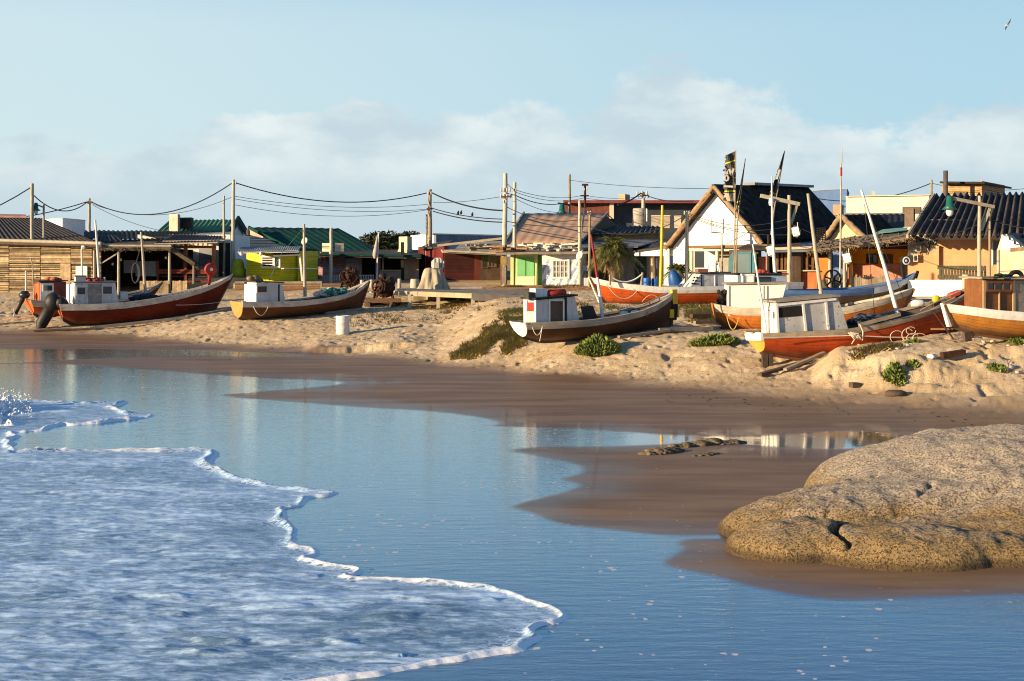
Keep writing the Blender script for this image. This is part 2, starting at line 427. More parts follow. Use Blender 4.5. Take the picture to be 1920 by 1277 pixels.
# ------------------------------------------------------------------ the sea running up the beach
sx0 = np.arange(-.62, .06, 2.3/F); sx0 = np.concatenate([-.62-np.cumsum(np.geomspace(.004, .2, 20))[::-1], sx0])
yrow = np.concatenate([np.arange(1520, 1285, -6.0), np.arange(1285, 735, -1.35)])
Yr = F*CH/(yrow-YH)
U2, Y2 = np.meshgrid(sx0, Yr); X2 = U2*Y2
dA = sdist(X2, Y2, SEA); dB = sdist(X2, Y2, SEA2)
wob = (fbm(X2*1.5, Y2*1.5, 4, 3)-.5)+(fbm(X2*6, Y2*6, 14, 2)-.5)*.28
dA = dA+wob*.22; dB = dB+wob*.25
dS = np.maximum(dA, dB)
k = np.clip(Y2/15, .8, 1.4)*(.55+.75*vnoise(X2*1.3, Y2*1.3, 61))
zz = np.where(dS > 0, .004+.026*sstep(0, 1.2, dS), -.05+.054*sstep(-.12, 0, dS))
lip = np.exp(-((dS-.06*k)/(.055*k))**2)*.042*k*(.5+.9*vnoise(X2*3.5, Y2*3.5, 8))
zz = zz+lip+(dS > .1)*((fbm(X2*1.4, Y2*4.2, 6, 5)-.5)*.055*sstep(.1, 1.2, dS)+(fbm(X2*3.5, Y2*9, 16, 3)-.5)*.03)
# older wavelets crossing the sheet of foam
for yy0, amp, sl_ in ((929, .03, -.012), (1078, .02, 0), (1128, .03, .004), (1150, .025, -.004), (1162, .03, -.004), (1203, .045, .01), (1232, .03, 0)):
    yl = yy0+sl_*(960+F*U2)+(vnoise(U2*18, Y2*0+yy0, 3)-.5)*14
    yp = YH+F*CH/Y2
    zz = zz+(dS > .3)*amp*np.exp(-((yp-yl)/3.2)**2)*sstep(.5, .8, vnoise(U2*22+yy0, Y2*0, 5))
nr, nc = U2.shape
idx = np.arange(nr*nc).reshape(nr, nc)
Fq = np.stack([idx[:-1, :-1], idx[:-1, 1:], idx[1:, 1:], idx[1:, :-1]], -1).reshape(-1, 4)
keep = (dS.reshape(-1)[Fq] > -.12).any(1)
Fq = Fq[keep]
used = np.unique(Fq); remap = np.zeros(nr*nc, np.int64); remap[used] = np.arange(len(used))
evar = .35+2.6*np.clip(vnoise(X2*.9, Y2*1.2, 71)-.25, 0, 1)
edge = np.exp(-np.clip(dS, 0, 9)/(.11*k*evar)); edge2 = np.exp(-np.clip(dS, 0, 9)/(.45*k))
m, nt, p = newmat('sea_foam_water')
tc = nt.new('ShaderNodeTexCoord').outputs['Object']
ae = attr(nt, 'edge')
f1 = nt.noise(nt.vec(tc, (.7, 2.6, 1)), 2.2, 7, .7, .4); f2 = nt.noise(nt.vec(tc, (.75, 2.0, 1)), 7.5, 5, .7); f3 = nt.noise(nt.vec(tc, (.5, 1.3, 1)), .55, 3)
fm = nt.math('ADD', nt.math('MULTIPLY', f1, .45), nt.math('ADD', nt.math('MULTIPLY', f2, .42), nt.math('MULTIPLY', f3, .28)))
fo = nt.ramp(fm, .47, .68, .14, .95)
fo = nt.math('MAXIMUM', fo, nt.ramp(nt.math('ADD', ae, nt.math('MULTIPLY', f2, .9)), .75, 1.15))
lv = nt.new('ShaderNodeTexVoronoi', feature='DISTANCE_TO_EDGE'); nt.put(lv.inputs['Vector'], nt.vec(tc, (1, 1.5, 1))); lv.inputs['Scale'].default_value = 9
lace = nt.math('MULTIPLY', nt.ramp(lv.outputs['Distance'], .03, .16, 1, 0), nt.ramp(attr(nt, 'inner'), .12, .7))
fo = nt.math('MAXIMUM', fo, nt.math('MULTIPLY', lace, .85))
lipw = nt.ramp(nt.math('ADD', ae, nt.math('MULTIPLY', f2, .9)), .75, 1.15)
nt.put(p.inputs['Base Color'], nt.mix(fo, (.015, .065, .14), nt.mix(lipw, (.55, .74, .95), (.88, .88, .88))))  # foam sheet tinted blue for skylight and thin bubbles over water; lip white
nt.put(p.inputs['Roughness'], nt.mix(fo, (.15,)*3, (.6,)*3))
p.inputs['IOR'].default_value = 1.7; p.inputs['Specular Tint'].default_value = (.5, .8, 1, 1)
bb = nt.bump(nt.math('ADD', nt.noise(nt.vec(tc, (1, 2, 1)), 5, 5, .65), nt.math('MULTIPLY', f2, .5)), .35, .03)
nt.put(p.inputs['Normal'], bb)
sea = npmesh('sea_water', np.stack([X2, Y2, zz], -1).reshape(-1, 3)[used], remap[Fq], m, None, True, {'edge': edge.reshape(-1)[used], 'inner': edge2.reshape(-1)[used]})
tag(sea, None, None, kind='structure')
# white water of the small breaker at the left
bx = np.arange(-110, 60, .7); by = np.arange(748, 812, .55)
BX, BY = np.meshgrid(bx, by); BYY = F*CH/(BY-YH); BXX = (BX-960)*BYY/F
env = np.clip(1-((BY-(770-.05*BX))/15)**2, 0, 1)*sstep(52, 10, BX)+.8*np.clip(1-((BY-793)/9)**2, 0, 1)*sstep(44, 5, BX)
spk = fbm(BXX*5, BYY*2.5, 91, 6)
hz = env*np.clip(spk-.36, 0, 1)*.8+.02-.1*(env < .02)
nr, nc = BX.shape; idx = np.arange(nr*nc).reshape(nr, nc)
Fq = np.stack([idx[:-1, :-1], idx[:-1, 1:], idx[1:, 1:], idx[1:, :-1]], -1).reshape(-1, 4); Fq = Fq[(env.reshape(-1)[Fq] > .03).any(1)]
used = np.unique(Fq); remap = np.zeros(nr*nc, np.int64); remap[used] = np.arange(len(used))
WFO = M('white_foam', (.82, .83, .84), .8, .1, 6, .6, 30)
bf = npmesh('breaking_foam', np.stack([BXX, BYY, hz], -1).reshape(-1, 3)[used], remap[Fq], WFO)
tag(bf, None, None, kind='stuff')
mb = MB()
for i in range(420):
    x = 60-abs(random.gauss(0, 1))*60; y = 762+random.gauss(0, 1)*9
    c = W(x, y, F*CH/(y-YH+6)); c.z = max(c.z, .05)+abs(random.gauss(0, .13))*(1 if x < 40 else .4); r = rnd(.005, .016)
    mb.blob(c, r*1.4, r, r, .3, 1)
tag(mb.build('spray_drops', WFO), None, None, kind='stuff')
# strands of weed and shell grit along the tide lines
mb = MB()
for x0, x1, y0, y1, n in ((990, 1330, 694, 726, 110), (330, 470, 656, 664, 60), (1240, 1600, 742, 770, 60), (1650, 1915, 765, 800, 40)):
    for i in range(n):
        x = rnd(x0, x1); y = y0+(y1-y0)*(x-x0)/(x1-x0)+random.gauss(0, 7); Y = F*CH/(y-YH); c = Vector(((x-960)*Y/F, Y, 0)); c.z = gz(c.x, Y)+.012; r = rnd(.008, .024)
        mb.blob(c, r*rnd(1, 2.6), r, r*.35, .35, 1)
tag(mb.build('seaweed_litter', M('dry_weed', (.09, .065, .04), .9, .5, 9, .4, 30, isl=.8)), 'scraps of weed and grit along the tide lines', 'seaweed', kind='stuff')
# ------------------------------------------------------------------ foreground boulder
gx = np.arange(2.1, 11.5, .02); gy = np.arange(13.4, 22.5, .022)
RX, RY = np.meshgrid(gx, gy)
def cap(cx, cy, rx, ry, rz, cz=0, ang=0, pw=2.0):
    dx = RX-cx; dy = RY-cy
    ca, sa = math.cos(ang), math.sin(ang)
    a = (dx*ca+dy*sa)/rx; b = (-dx*sa+dy*ca)/ry
    q = 1-(np.abs(a)**pw+np.abs(b)**pw)
    return cz+np.where(q > 0, rz*np.sqrt(np.clip(q, 0, 1)), q*1.2)
LOBES = [(7.5, 18.2, 3.35, 2.4, 1.03, 0, .05), (5.1, 16.7, 2.55, 1.35, .55, -.02, .25), (7.2, 16.7, 2.9, 1.5, .74, 0, 0), (6.6, 15.7, 1.9, .85, .42, 0, 0),
 (3.3, 15.3, .78, .72, .31, 0, .25), (4.62, 15.0, 1.15, .85, .345, 0, .05), (5.7, 15.1, .85, .75, .27, 0, 0), (6.9, 15.3, 1.0, .75, .30, 0, 0), (9.6, 16.4, 2.0, 1.8, .8, 0, 0)]
ks = 11.0
acc = 0
for L in LOBES: acc = acc+np.exp(ks*np.clip(cap(*L), -1.5, 3))
RZ = np.log(acc)/ks
wr = (fbm(RX*1.1, RY*1.1, 40, 5)-.5)
RZ = RZ+(RZ > -.15)*(wr*.17+(fbm(RX*5, RY*5, 44, 3)-.5)*.07)
cv = RY-(15.82+.16*np.sin(RX*1.3)+(fbm(RX*1.2, RX*0, 66)-.5)*.5)
RZ = RZ-.11*np.exp(-(cv/.10)**2)*sstep(2.7, 3.2, RX)
for (cx, cy, ln, a, dp) in ((3.86, 15.15, .55, 1.45, .22), (4.62, 17.0, .32, .55, .07), (5.25, 16.25, .22, 1.2, .05), (4.8, 15.65, .2, .2, .05)):
    ca, sa = math.cos(a), math.sin(a)
    u = (RX-cx)*ca+(RY-cy)*sa; v = -(RX-cx)*sa+(RY-cy)*ca+.06*np.sin(u*9)
    RZ = RZ-dp*np.exp(-(v/.035)**2)*np.exp(-(u/ln)**4)
nr, nc = RX.shape
idx = np.arange(nr*nc).reshape(nr, nc)
Fq = np.stack([idx[:-1, :-1], idx[:-1, 1:], idx[1:, 1:], idx[1:, :-1]], -1).reshape(-1, 4)
keep = (RZ.reshape(-1)[Fq] > -.12).any(1); Fq = Fq[keep]
used = np.unique(Fq); remap = np.zeros(nr*nc, np.int64); remap[used] = np.arange(len(used))
m, nt, p = newmat('granite')
tc = nt.new('ShaderNodeTexCoord').outputs['Object']
sz = nt.new('ShaderNodeSeparateXYZ'); nt.l.new(tc, sz.inputs[0])
n1 = nt.noise(tc, 1.6, 5, .65); n2 = nt.noise(tc, 34, 5, .8); n3 = nt.noise(tc, 95, 2, .7)
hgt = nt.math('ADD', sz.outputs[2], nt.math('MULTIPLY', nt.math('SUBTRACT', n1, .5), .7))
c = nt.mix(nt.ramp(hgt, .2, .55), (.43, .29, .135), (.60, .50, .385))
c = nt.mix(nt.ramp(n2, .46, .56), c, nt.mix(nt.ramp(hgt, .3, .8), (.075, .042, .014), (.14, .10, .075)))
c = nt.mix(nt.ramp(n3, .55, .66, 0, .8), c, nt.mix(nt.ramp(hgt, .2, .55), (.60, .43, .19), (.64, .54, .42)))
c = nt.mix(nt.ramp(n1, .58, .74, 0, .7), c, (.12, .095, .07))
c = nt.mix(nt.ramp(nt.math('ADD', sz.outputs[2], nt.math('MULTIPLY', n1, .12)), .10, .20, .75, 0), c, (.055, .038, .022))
nt.put(p.inputs['Base Color'], c); p.inputs['Roughness'].default_value = .8; p.inputs['Specular IOR Level'].default_value = .25
nt.put(p.inputs['Normal'], nt.bump(nt.math('ADD', nt.math('MULTIPLY', n3, .5), n2), 1.0, .05))
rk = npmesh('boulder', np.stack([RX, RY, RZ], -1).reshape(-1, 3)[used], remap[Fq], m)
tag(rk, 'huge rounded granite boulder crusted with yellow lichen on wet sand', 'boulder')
# ------------------------------------------------------------------ planes, windows, paint
class Plane:
    """upright plane through two plan points; hit() finds where a photo position lands on it"""
    def __init__(s, a, b):
        s.a = Vector((a[0], a[1])); s.d = (Vector((b[0], b[1]))-s.a).normalized()
        s.n = Vector((s.d.y, -s.d.x))
        if s.n.dot(-s.a) < 0: s.n = -s.n
        s.N = Vector((s.n.x, s.n.y, 0)); s.D = Vector((s.d.x, s.d.y, 0))
    def hit(s, x, y, off=0.0):
        u = (x-960)/F
        Y = (s.n.dot(s.a)+off)/(s.n.x*u+s.n.y)
        return Vector((u*Y, Y, CH-(y-YH)*Y/F))
    def shift(s, k):
        q = Plane.__new__(Plane); q.a = s.a+s.n*k; q.d, q.n, q.N, q.D = s.d, s.n, s.N, s.D
        return q
def PL(x0, Y0, x1, Y1):
    return Plane(((x0-960)*Y0/F, Y0), ((x1-960)*Y1/F, Y1))
def face(parent, name, pl, poly, thick, mat, off=0.0):
    """slab with its front on the plane, its outline given by photo positions"""
    return MB().prism([pl.hit(x, y, off) for x, y in poly], -pl.N*thick).build(name, mat, parent)
def rect(x0, y0, x1, y1): return [(x0, y0), (x1, y0), (x1, y1), (x0, y1)]
def win(parent, pl, x0, y0, x1, y1, fm, pm, nx=2, ny=2, fw=.07, off=.03, name='window', mw=.035):
    a, b, c, d = [pl.hit(x, y, off) for x, y in rect(x0, y0, x1, y1)]
    mb = MB(); U = Vector((0, 0, 1))
    for p, q in ((a, b), (d, c)): mb.bar(p-pl.D*fw/2, q+pl.D*fw/2, .05, fw, U) if (q-p).dot(pl.D) > 0 else mb.bar(p+pl.D*fw/2, q-pl.D*fw/2, .05, fw, U)
    for p, q in ((a, d), (b, c)): mb.bar(p-U*fw/2, q+U*fw/2, .047, fw, pl.D)
    for i in range(1, nx):
        t = i/nx; mb.bar(a.lerp(b, t), d.lerp(c, t), .03, mw, pl.D)
    for i in range(1, ny):
        t = i/ny; mb.bar(a.lerp(d, t), b.lerp(c, t), .028, mw, U)
    fr = mb.build(name, fm, parent)
    if pm is not None:
        MB().prism([pl.hit(x, y, off-.018) for x, y in rect(x0, y0, x1, y1)], -pl.N*.012).build('pane', pm, fr)
    return fr
def corr(parent, name, A, B, C, D, mat, pitch=.18, amp=.025, sag=0, ragged=0):
    """corrugated sheet roof: A-B is the eave, D-C the ridge, waves run from eave to ridge"""
    A, B, C, D = map(Vector, (A, B, C, D))
    n = max(8, int((B-A).length/pitch*6)); k = 6
    nor = (B-A).cross(D-A).normalized()
    if nor.z < 0: nor = -nor
    vs = []
    for j in range(k+1):
        t = j/k
        for i in range(n+1):
            s_ = i/n
            P = (A.lerp(B, s_)).lerp(D.lerp(C, s_), t)
            ph = s_*(B-A).length/pitch*2*math.pi
            P = P+nor*(amp*math.sin(ph)-sag*math.sin(math.pi*s_)*math.sin(math.pi*t)+.012*math.sin(s_*13+t*5))
            if ragged and j == 0: P = P+(A-D).normalized()*ragged*(.5+.5*math.sin(int(s_*(B-A).length/.85)*2.7))
            vs.append(P)
    vs2 = [v-nor*.02 for v in vs]; N = len(vs)
    fs = [(j*(n+1)+i, j*(n+1)+i+1, (j+1)*(n+1)+i+1, (j+1)*(n+1)+i) for j in range(k) for i in range(n)]
    fs2 = [tuple(q+N for q in f[::-1]) for f in fs]
    rim = []
    for i in range(n): rim += [(i, i+N, i+1+N, i+1), (k*(n+1)+i, k*(n+1)+i+1, k*(n+1)+i+1+N, k*(n+1)+i+N)]
    for j in range(k): rim += [(j*(n+1), (j+1)*(n+1), (j+1)*(n+1)+N, j*(n+1)+N), (j*(n+1)+n, j*(n+1)+n+N, (j+1)*(n+1)+n+N, (j+1)*(n+1)+n)]
    return MB().add(vs+vs2, fs+fs2+rim, True).build(name, mat, parent, normals=False)
def slab(parent, name, A, B, C, D, th, mat):
    A, B, C, D = map(Vector, (A, B, C, D)); nor = (B-A).cross(D-A).normalized()
    if nor.z > 0: nor = -nor
    return MB().prism([A, B, C, D], nor*th).build(name, mat, parent)
def boards(mb, a, b, h0, h1, n, th, N, jit=.012, gap=.006, lap=.0):
    """horizontal boards between plan points a and b, from height h0 to h1"""
    a, b = Vector(a), Vector(b); N = Vector(N)
    H = (h1-h0)/n
    for i in range(n):
        L = (b-a).length; cuts = [0]
        while cuts[-1] < 1:
            cuts.append(min(1, cuts[-1]+rnd(1.6, 4.2)/L))
            if 1-cuts[-1] < .12: cuts[-1] = 1
        for q in range(len(cuts)-1):
            z0 = h0+i*H+rnd(0, gap)+rnd(-1, 1)*jit; z1 = h0+(i+1)*H-gap+rnd(-1, 1)*jit
            p = a.lerp(b, cuts[q]); r = a.lerp(b, cuts[q+1]-.004/max(L, 1)); o = N*rnd(0, jit*1.5); tl = rnd(-1, 1)*jit*.6
            mb.prism([(p.x+o.x, p.y+o.y, z0), (r.x+o.x, r.y+o.y, z0+tl), (r.x+o.x, r.y+o.y, z1+tl), (p.x+o.x, p.y+o.y, z1)], -N*th)
WHITE = M('white_paint', (.74, .72, .67), .6, .14, 2.2, .3, 30, stain=((.36, .29, .2), .17, 4), streak=.32)
WHITEC = M('white_wall', (.80, .79, .75), .85, .1, 1.6, .3, 24, streak=.12)
CREAM = M('cream_wall', (.70, .60, .42), .85, .18, 1.8, .3, 24, streak=.15)
GREYW = M('grey_wood', (.34, .28, .215), .85, .35, 3, .5, 30, isl=.35, grain=(2, 2, 22))
RAWW = M('raw_wood', (.50, .36, .20), .85, .45, 3, .6, 30, isl=.6, grain=(1.2, 1.2, 16))
PALEW = M('pale_pole_wood', (.45, .39, .29), .8, .22, 3, .4, 30, grain=(14, 14, .8))
DARKW = M('dark_wood', (.10, .066, .045), .8, .35, 3, .5, 30, isl=.3)
BROWNW = M('brown_wood', (.24, .125, .055), .75, .3, 3, .4, 26, isl=.3, grain=(14, 14, 1))
BLACK = M('black_tar', (.026, .024, .023), .75, .3, 4, .3, spec=.15)
DGREY = M('dark_grey_sheet', (.07, .062, .058), .85, .35, 1.5, .4, 14, stain=((.14, .11, .09), .12, 3), spec=.12)
GREY = M('grey_cement', (.30, .29, .28), .9, .3, 1.5, .4, 18, streak=.25)
RUST = M('rusty_iron', (.06, .028, .018), .85, .45, 6, .6, 40, stain=((.13, .05, .022), .2, 9), spec=.15)
GLASS = M('dark_glass', (.025, .03, .035), .12, .1, 2, .02, 4, spec=.6)
ROPE = M('rope', (.60, .53, .42), .9, .2, 12, .4, 60)
ROPEB = M('black_cable', (.012, .012, .013), .6, .1, 3, .05)
REDP = M('red_paint', (.42, .035, .02), .55, .25, 4, .25, 30, stain=((.2, .06, .03), .1, 6))
BLUEP = M('blue_plastic', (.012, .11, .38), .4, .15, 4, .1)
YELP = M('yellow_paint', (.70, .46, .02), .5, .2, 5, .2, 30)
TARP = M('black_tarp', (.02, .019, .018), .55, .3, 5, .5, 12)
# ------------------------------------------------------------------ fishing boats
class Boat: pass
def seams(m):
    nt = NT(m.node_tree); p = nt.n['Principled BSDF']; src = p.inputs['Base Color'].links[0].from_socket
    v = nt.new('ShaderNodeAttribute', attribute_name='strake').outputs['Fac']; tc = nt.new('ShaderNodeTexCoord').outputs['Object']
    w_ = nt.math('ADD', v, nt.math('MULTIPLY', nt.noise(tc, 1.2, 2), .03))
    fr = nt.math('PINGPONG', nt.math('MULTIPLY', w_, 8), .5)
    line = nt.math('MULTIPLY', nt.ramp(fr, .0, .09, 1, 0), nt.ramp(nt.noise(tc, 3, 3), .35, .6, .25, .8))
    c = nt.mix(line, src, nt.mix(1, src, (.35, .3, .28), 'MULTIPLY'))
    low = nt.ramp(nt.math('ADD', v, nt.math('MULTIPLY', nt.noise(tc, 2.5, 5, .7), .45)), .92, 1.15, 0, .7)
    c = nt.mix(low, c, (.10, .07, .05))
    sc = nt.math('MULTIPLY', nt.ramp(nt.noise(nt.vec(tc, (1, 1, 5)), 3.2, 6, .75), .62, .68), .32)
    c = nt.mix(sc, c, (.33, .25, .19))
    nt.put(p.inputs['Base Color'], c)
    nt.put(p.inputs['Normal'], nt.bump(line, .5, -.01, p.inputs['Normal'].links[0].from_socket))
    return m
def hullpaint(name, col, worn=.1, wc=(.2, .1, .06), var=.3):
    return seams(M(name, col, .62, var, 1.6, .3, 22, stain=(wc, worn, 2.6), streak=.35, spec=.2))
def boat(label, S, B, beam, sheer, keel, hm, bm_, band=.24, rake=.5, trake=.15, tf=.78, tm=None, depth=.42, dm=None, cat='fishing boat', name='fishing_boat', group='fishing boats hauled up on the sand', wear=None, tips=True):
    b = Boat()
    (xs, Ysn), (xb, Yb) = S, B
    s2 = Vector(((xs-960)*Ysn/F, Ysn)); b2 = Vector(((xb-960)*Yb/F, Yb))
    ax = b2-s2; b.len = ax.length; ax.normalize()
    lat = Vector((ax.y, -ax.x))
    if lat.dot(-(s2+b2)/2) < 0: lat = -lat
    b.s2, b.ax, b.lat = s2, ax, lat
    b.A3, b.L3 = Vector((ax.x, ax.y, 0)), Vector((lat.x, lat.y, 0))
    b.plane = lambda l: Plane(s2+lat*l, b2+lat*l)
    def hb(t):
        if t < .42: f = tf+(1-tf)*math.sin(t/.42*math.pi/2)
        else:
            q = (t-.42)/.58; f = (1-q**2.3)**.85 if q < 1 else 0
        return max(.035, beam/2*f)
    def zc(curve, t, l, back=0):
        y = np.interp(t, [c[0] for c in curve], [c[1] for c in curve])
        P = s2+ax*(t*b.len-back)+lat*l
        return CH-(y-YH)*P.y/F
    sh = lambda t: zc(sheer, t, hb(t)); 
    def kl(t): return zc(keel, t, 0, rake*float(sstep(.6, 1, np.array(t))))
    b.hb, b.sheer = hb, sh
    NT_, NV = 30, 10
    def pos(t, v, side, out=0.0):
        z0, z1 = sh(t), kl(t)
        l = (hb(t)+out)*max(0.0, 1-v**2.4)**.62
        l = max(l, .03)
        back = rake*float(sstep(.55, 1, np.array(t)))*v-trake*v*(1-float(sstep(0, .15, np.array(t))))
        P = s2+ax*(t*b.len-back)+lat*l*side
        return Vector((P.x, P.y, z0+(z1-z0)*v))
    ts = [1-(1-i/NT_)**1.25 for i in range(NT_+1)]
    mid = s2.lerp(b2, .45)
    root = thing(name, label, cat, (mid.x, mid.y, kl(.45)), group)
    b.root = root
    mb = MB()
    for side in (1, -1):
        vs = [pos(t, j/NV, side) for t in ts for j in range(NV+1)]
        mb.add(vs, [(i*(NV+1)+j, i*(NV+1)+j+1, (i+1)*(NV+1)+j+1, (i+1)*(NV+1)+j) for i in range(NT_) for j in range(NV)], True)
    # keel timber
    mb.add([pos(t, 1, s)+Vector((0, 0, dz)) for t in ts for s, dz in ((1, 0), (1, -.07), (-1, -.07), (-1, 0))],
           [(i*4+j, i*4+(j+1) % 4, (i+1)*4+(j+1) % 4, (i+1)*4+j) for i in range(NT_) for j in range(4)])
    # stem
    st = [pos(1, v/8, 1)+b.A3*.03 for v in range(9)]
    for q in range(8): mb.bar(st[q], st[q+1], .07, .08, b.A3)
    ho = mb.build('hull', hm, root)
    at_ = ho.data.attributes.new('strake', 'FLOAT', 'POINT'); nh = 2*(NT_+1)*(NV+1)
    at_.data.foreach_set('value', [(i % (NV+1))/NV if i < nh else 1.0 for i in range(len(ho.data.vertices))])
    # transom
    edge = [pos(0, j/NV, 1) for j in range(NV+1)]+[pos(0, j/NV, -1) for j in range(NV, -1, -1)]
    if tf > .2: MB().prism([p-b.A3*.012 for p in edge], b.A3*.06).build('transom', tm or hm, root)
    # top strake and gunwale cap
    mb = MB()
    for side in (1, -1):
        vs = []
        for t in ts:
            vb = min(.6, band*(1-.15*t)/max(.2, sh(t)-kl(t)))
            w_ = min(.12, hb(t)*.8)
            o1 = pos(t, 0, side); o2 = pos(t, vb, side)
            L = b.L3*side
            vs += [o2, o2+L*.022, pos(t, vb*.5, side)+L*.03, o1+L*.035+Vector((0, 0, .02)), o1-L*w_+Vector((0, 0, .02)), o1-L*w_-Vector((0, 0, .05))]
        mb.add(vs, [(i*6+j, i*6+j+1, (i+1)*6+j+1, (i+1)*6+j) for i in range(NT_) for j in range(5)])
        vs2 = vs[:6]; mb.add(vs2, [list(range(6))])
    mb.build('gunwale', bm_, root)
    # inside: lining and deck boards
    mb = MB(); dz = depth
    vs = []
    for t in ts[:-4]:
        h = hb(t); hh = sh(t)-kl(t); dz = min(depth, hh*.62); i0 = max(.02, h-.1); i1 = max(.012, h*(1-(dz/hh)**2.4)**.62-.06)
        a = s2+ax*(t*b.len+(trake+.07)*(1-t)); z = sh(t)
        bk = ax*rake*float(sstep(.55, 1, np.array(t)))
        for l, zz_ in ((i0, z-.03), (i1, z-dz), (-i1, z-dz), (-i0, z-.03)):
            P = a+lat*l-bk*((z-zz_)/hh+.04); vs.append(Vector((P.x, P.y, zz_)))
    n = len(ts)-4
    mb.add(vs, [(i*4+j, i*4+j+1, (i+1)*4+j+1, (i+1)*4+j) for i in range(n-1) for j in range(3)])
    mb.add(vs[:4], [(0, 1, 2, 3)])
    mb.build('deck', dm or DECK, root)
    for q in (.55, .75):     # thwarts
        h = hb(q)-.05; P = s2+ax*q*b.len; c = Vector((P.x, P.y, sh(q)-.2))
        MB().box(c, b.A3*.12, b.L3*h, (0, 0, .02)).build('thwart', GREYW, root)
    return b
DECK = M('deck_boards', (.13, .10, .085), .8, .35, 3, .5, 20, stain=((.05, .06, .075), .2, 2))
def cabin(b, w, x0, x1t, x1b, yb0, yb1, yt0, yt1, mat, rm, rmat=None, over=.07, rth=.05, name='cabin', x0t=None):
    pl = b.plane(w); x0t = x0 if x0t is None else x0t
    poly = [(x0, yb0+9), (x1b, yb1+9), (x1b, yb1), (x1t, yt1), (x0t, yt0)]
    c = MB().prism([pl.hit(x, y) for x, y in poly], -pl.N*2*w).build(name, mat, b.root)
    up = Vector((0, 0, .02))
    a = pl.hit(x0t, yt0)+pl.N*over-b.A3*(over if b.A3.dot(pl.hit(x1t, yt1)-pl.hit(x0t, yt0)) > 0 else -over)+up
    e = pl.hit(x1t, yt1)+pl.N*over+b.A3*(over if b.A3.dot(pl.hit(x1t, yt1)-pl.hit(x0t, yt0)) > 0 else -over)+up
    k = -pl.N*(2*w+2*over)
    r = MB().prism([a, e, e+Vector((0, 0, rth)), a+Vector((0, 0, rth))], k).build('cabin_roof', rm, c)
    b.cp, b.cab, b.cw = pl, c, w
    P = pl.hit(x0, yb0)
    b.sp = Plane((P.x, P.y), (P.x-pl.N.x, P.y-pl.N.y))
    P = pl.hit(x1t, yt1)
    return c
def pole_px(mb, pl, pts, r, n=8):
    mb.tube([pl.hit(*q) if len(q) == 2 else pl.hit(q[0], q[1], q[2]) for q in pts], r, n)
def hang(a, b, sag, n=14):
    a, b = Vector(a), Vector(b)
    return [a.lerp(b, i/n)-Vector((0, 0, sag*4*(i/n)*(1-i/n))) for i in range(n+1)]
def item(name, label, cat, mb, mat, group=None):
    return tag(mb.build(name, mat), label, cat, group)

# boat 1: long dark red boat at the left
HR1 = hullpaint('oxblood_hull', (.135, .014, .004), .05, (.16, .04, .02))
BW = M('worn_white_strake', (.56, .50, .43), .75, .3, 2, .4, 26, stain=((.27, .2, .14), .22, 3.5), grain=(1, 1, 16))
BG = M('grey_strake', (.40, .345, .28), .8, .3, 2, .4, 26, stain=((.2, .14, .1), .22, 3.5), grain=(1, 1, 16))
ORT = M('bright_orange_transom', (.62, .13, .025), .5, .2, 3, .2)
b1 = boat('long dark red boat with a white cabin and a red disc on its bow', (107, 57), (437, 60.6), 1.75,
 [(0, 571), (.2, 571), (.36, 567.5), (.5, 561), (.66, 552), (.81, 540), (.92, 527.5), (1, 514)],
 [(0, 600), (.07, 611), (.3, 609), (.6, 600), (1, 588)], HR1, BW, .27, 1.0, .25, .7, ORT)
PW = M('cabin_grey_white', (.52, .52, .52), .7, .14, 2, .25, 22, stain=((.3, .25, .2), .2, 4), streak=.4)
PLY = M('weathered_ply', (.27, .245, .22), .8, .35, 4, .4, 26, streak=.3, stain=((.42, .4, .36), .18, 5))
cabin(b1, .55, 141, 216, 223, 570, 570, 531, 530, PW, GREYW)
win(b1.cab, b1.cp, 144, 538, 161, 553, PW, GLASS, 1, 1, .05); win(b1.cab, b1.cp, 192, 536, 211, 552, PW, GLASS, 1, 1, .05)
face(b1.cab, 'door', b1.cp, rect(165, 533, 191, 569), .03, PLY, .02)
for x0, x1 in ((124, 129.5), (131.5, 139)):
    face(b1.cab, 'door', b1.sp, rect(x0, 533, x1, 568), .03, WHITE, .025)
mb = MB(); pole_px(mb, b1.plane(0), [(264.5, 435), (268, 480), (271, 530), (275, 566)], [.045, .08], 8); mb.build('mast', PALEW, b1.root)
mb = MB(); pl = b1.plane(-.1); c = pl.hit(395, 505)
mb.lathe(c+pl.N*.02, [(.02, .14), (.1, .14), (.29, .07), (.3, 0), (.29, -.07), (.1, -.14), (.02, -.14)], 24, pl.N); hl = mb.build('line_hauler', REDP, b1.root)
mb = MB(); mb.lathe(c+pl.N*.17, [(.001, .02), (.07, .02), (.08, 0)], 14, pl.N); mb.build('hub', WHITE, hl)
mb = MB(); mb.bar(pl.hit(396, 507), pl.hit(391, 540), .07, .12, pl.D); mb.build('arm', REDP, hl)
mb = MB(); pm_ = b1.plane(b1.hb(.02))      # covered outboard hanging over the stern
c = b1.plane(0).hit(101, 575)
mb.tube([c+b1.A3*.2+Vector((0, 0, .15)), c-b1.A3*.1+Vector((0, 0, .05)), c-b1.A3*.3-Vector((0, 0, .35)), c-b1.A3*.52-Vector((0, 0, .75)), c-b1.A3*.62-Vector((0, 0, 1.0))], [.16, .26, .27, .26, .13], 10)
for i in range(7): mb.bar(c-b1.A3*(.05+.02*i)+b1.L3*(.24-.05*i)+Vector((0, 0, .05)), c-b1.A3*(.6-.03*i)+b1.L3*(.27-.06*i)-Vector((0, 0, .85)), .05, .05)
mb.build('covered_outboard', TARP, b1.root)
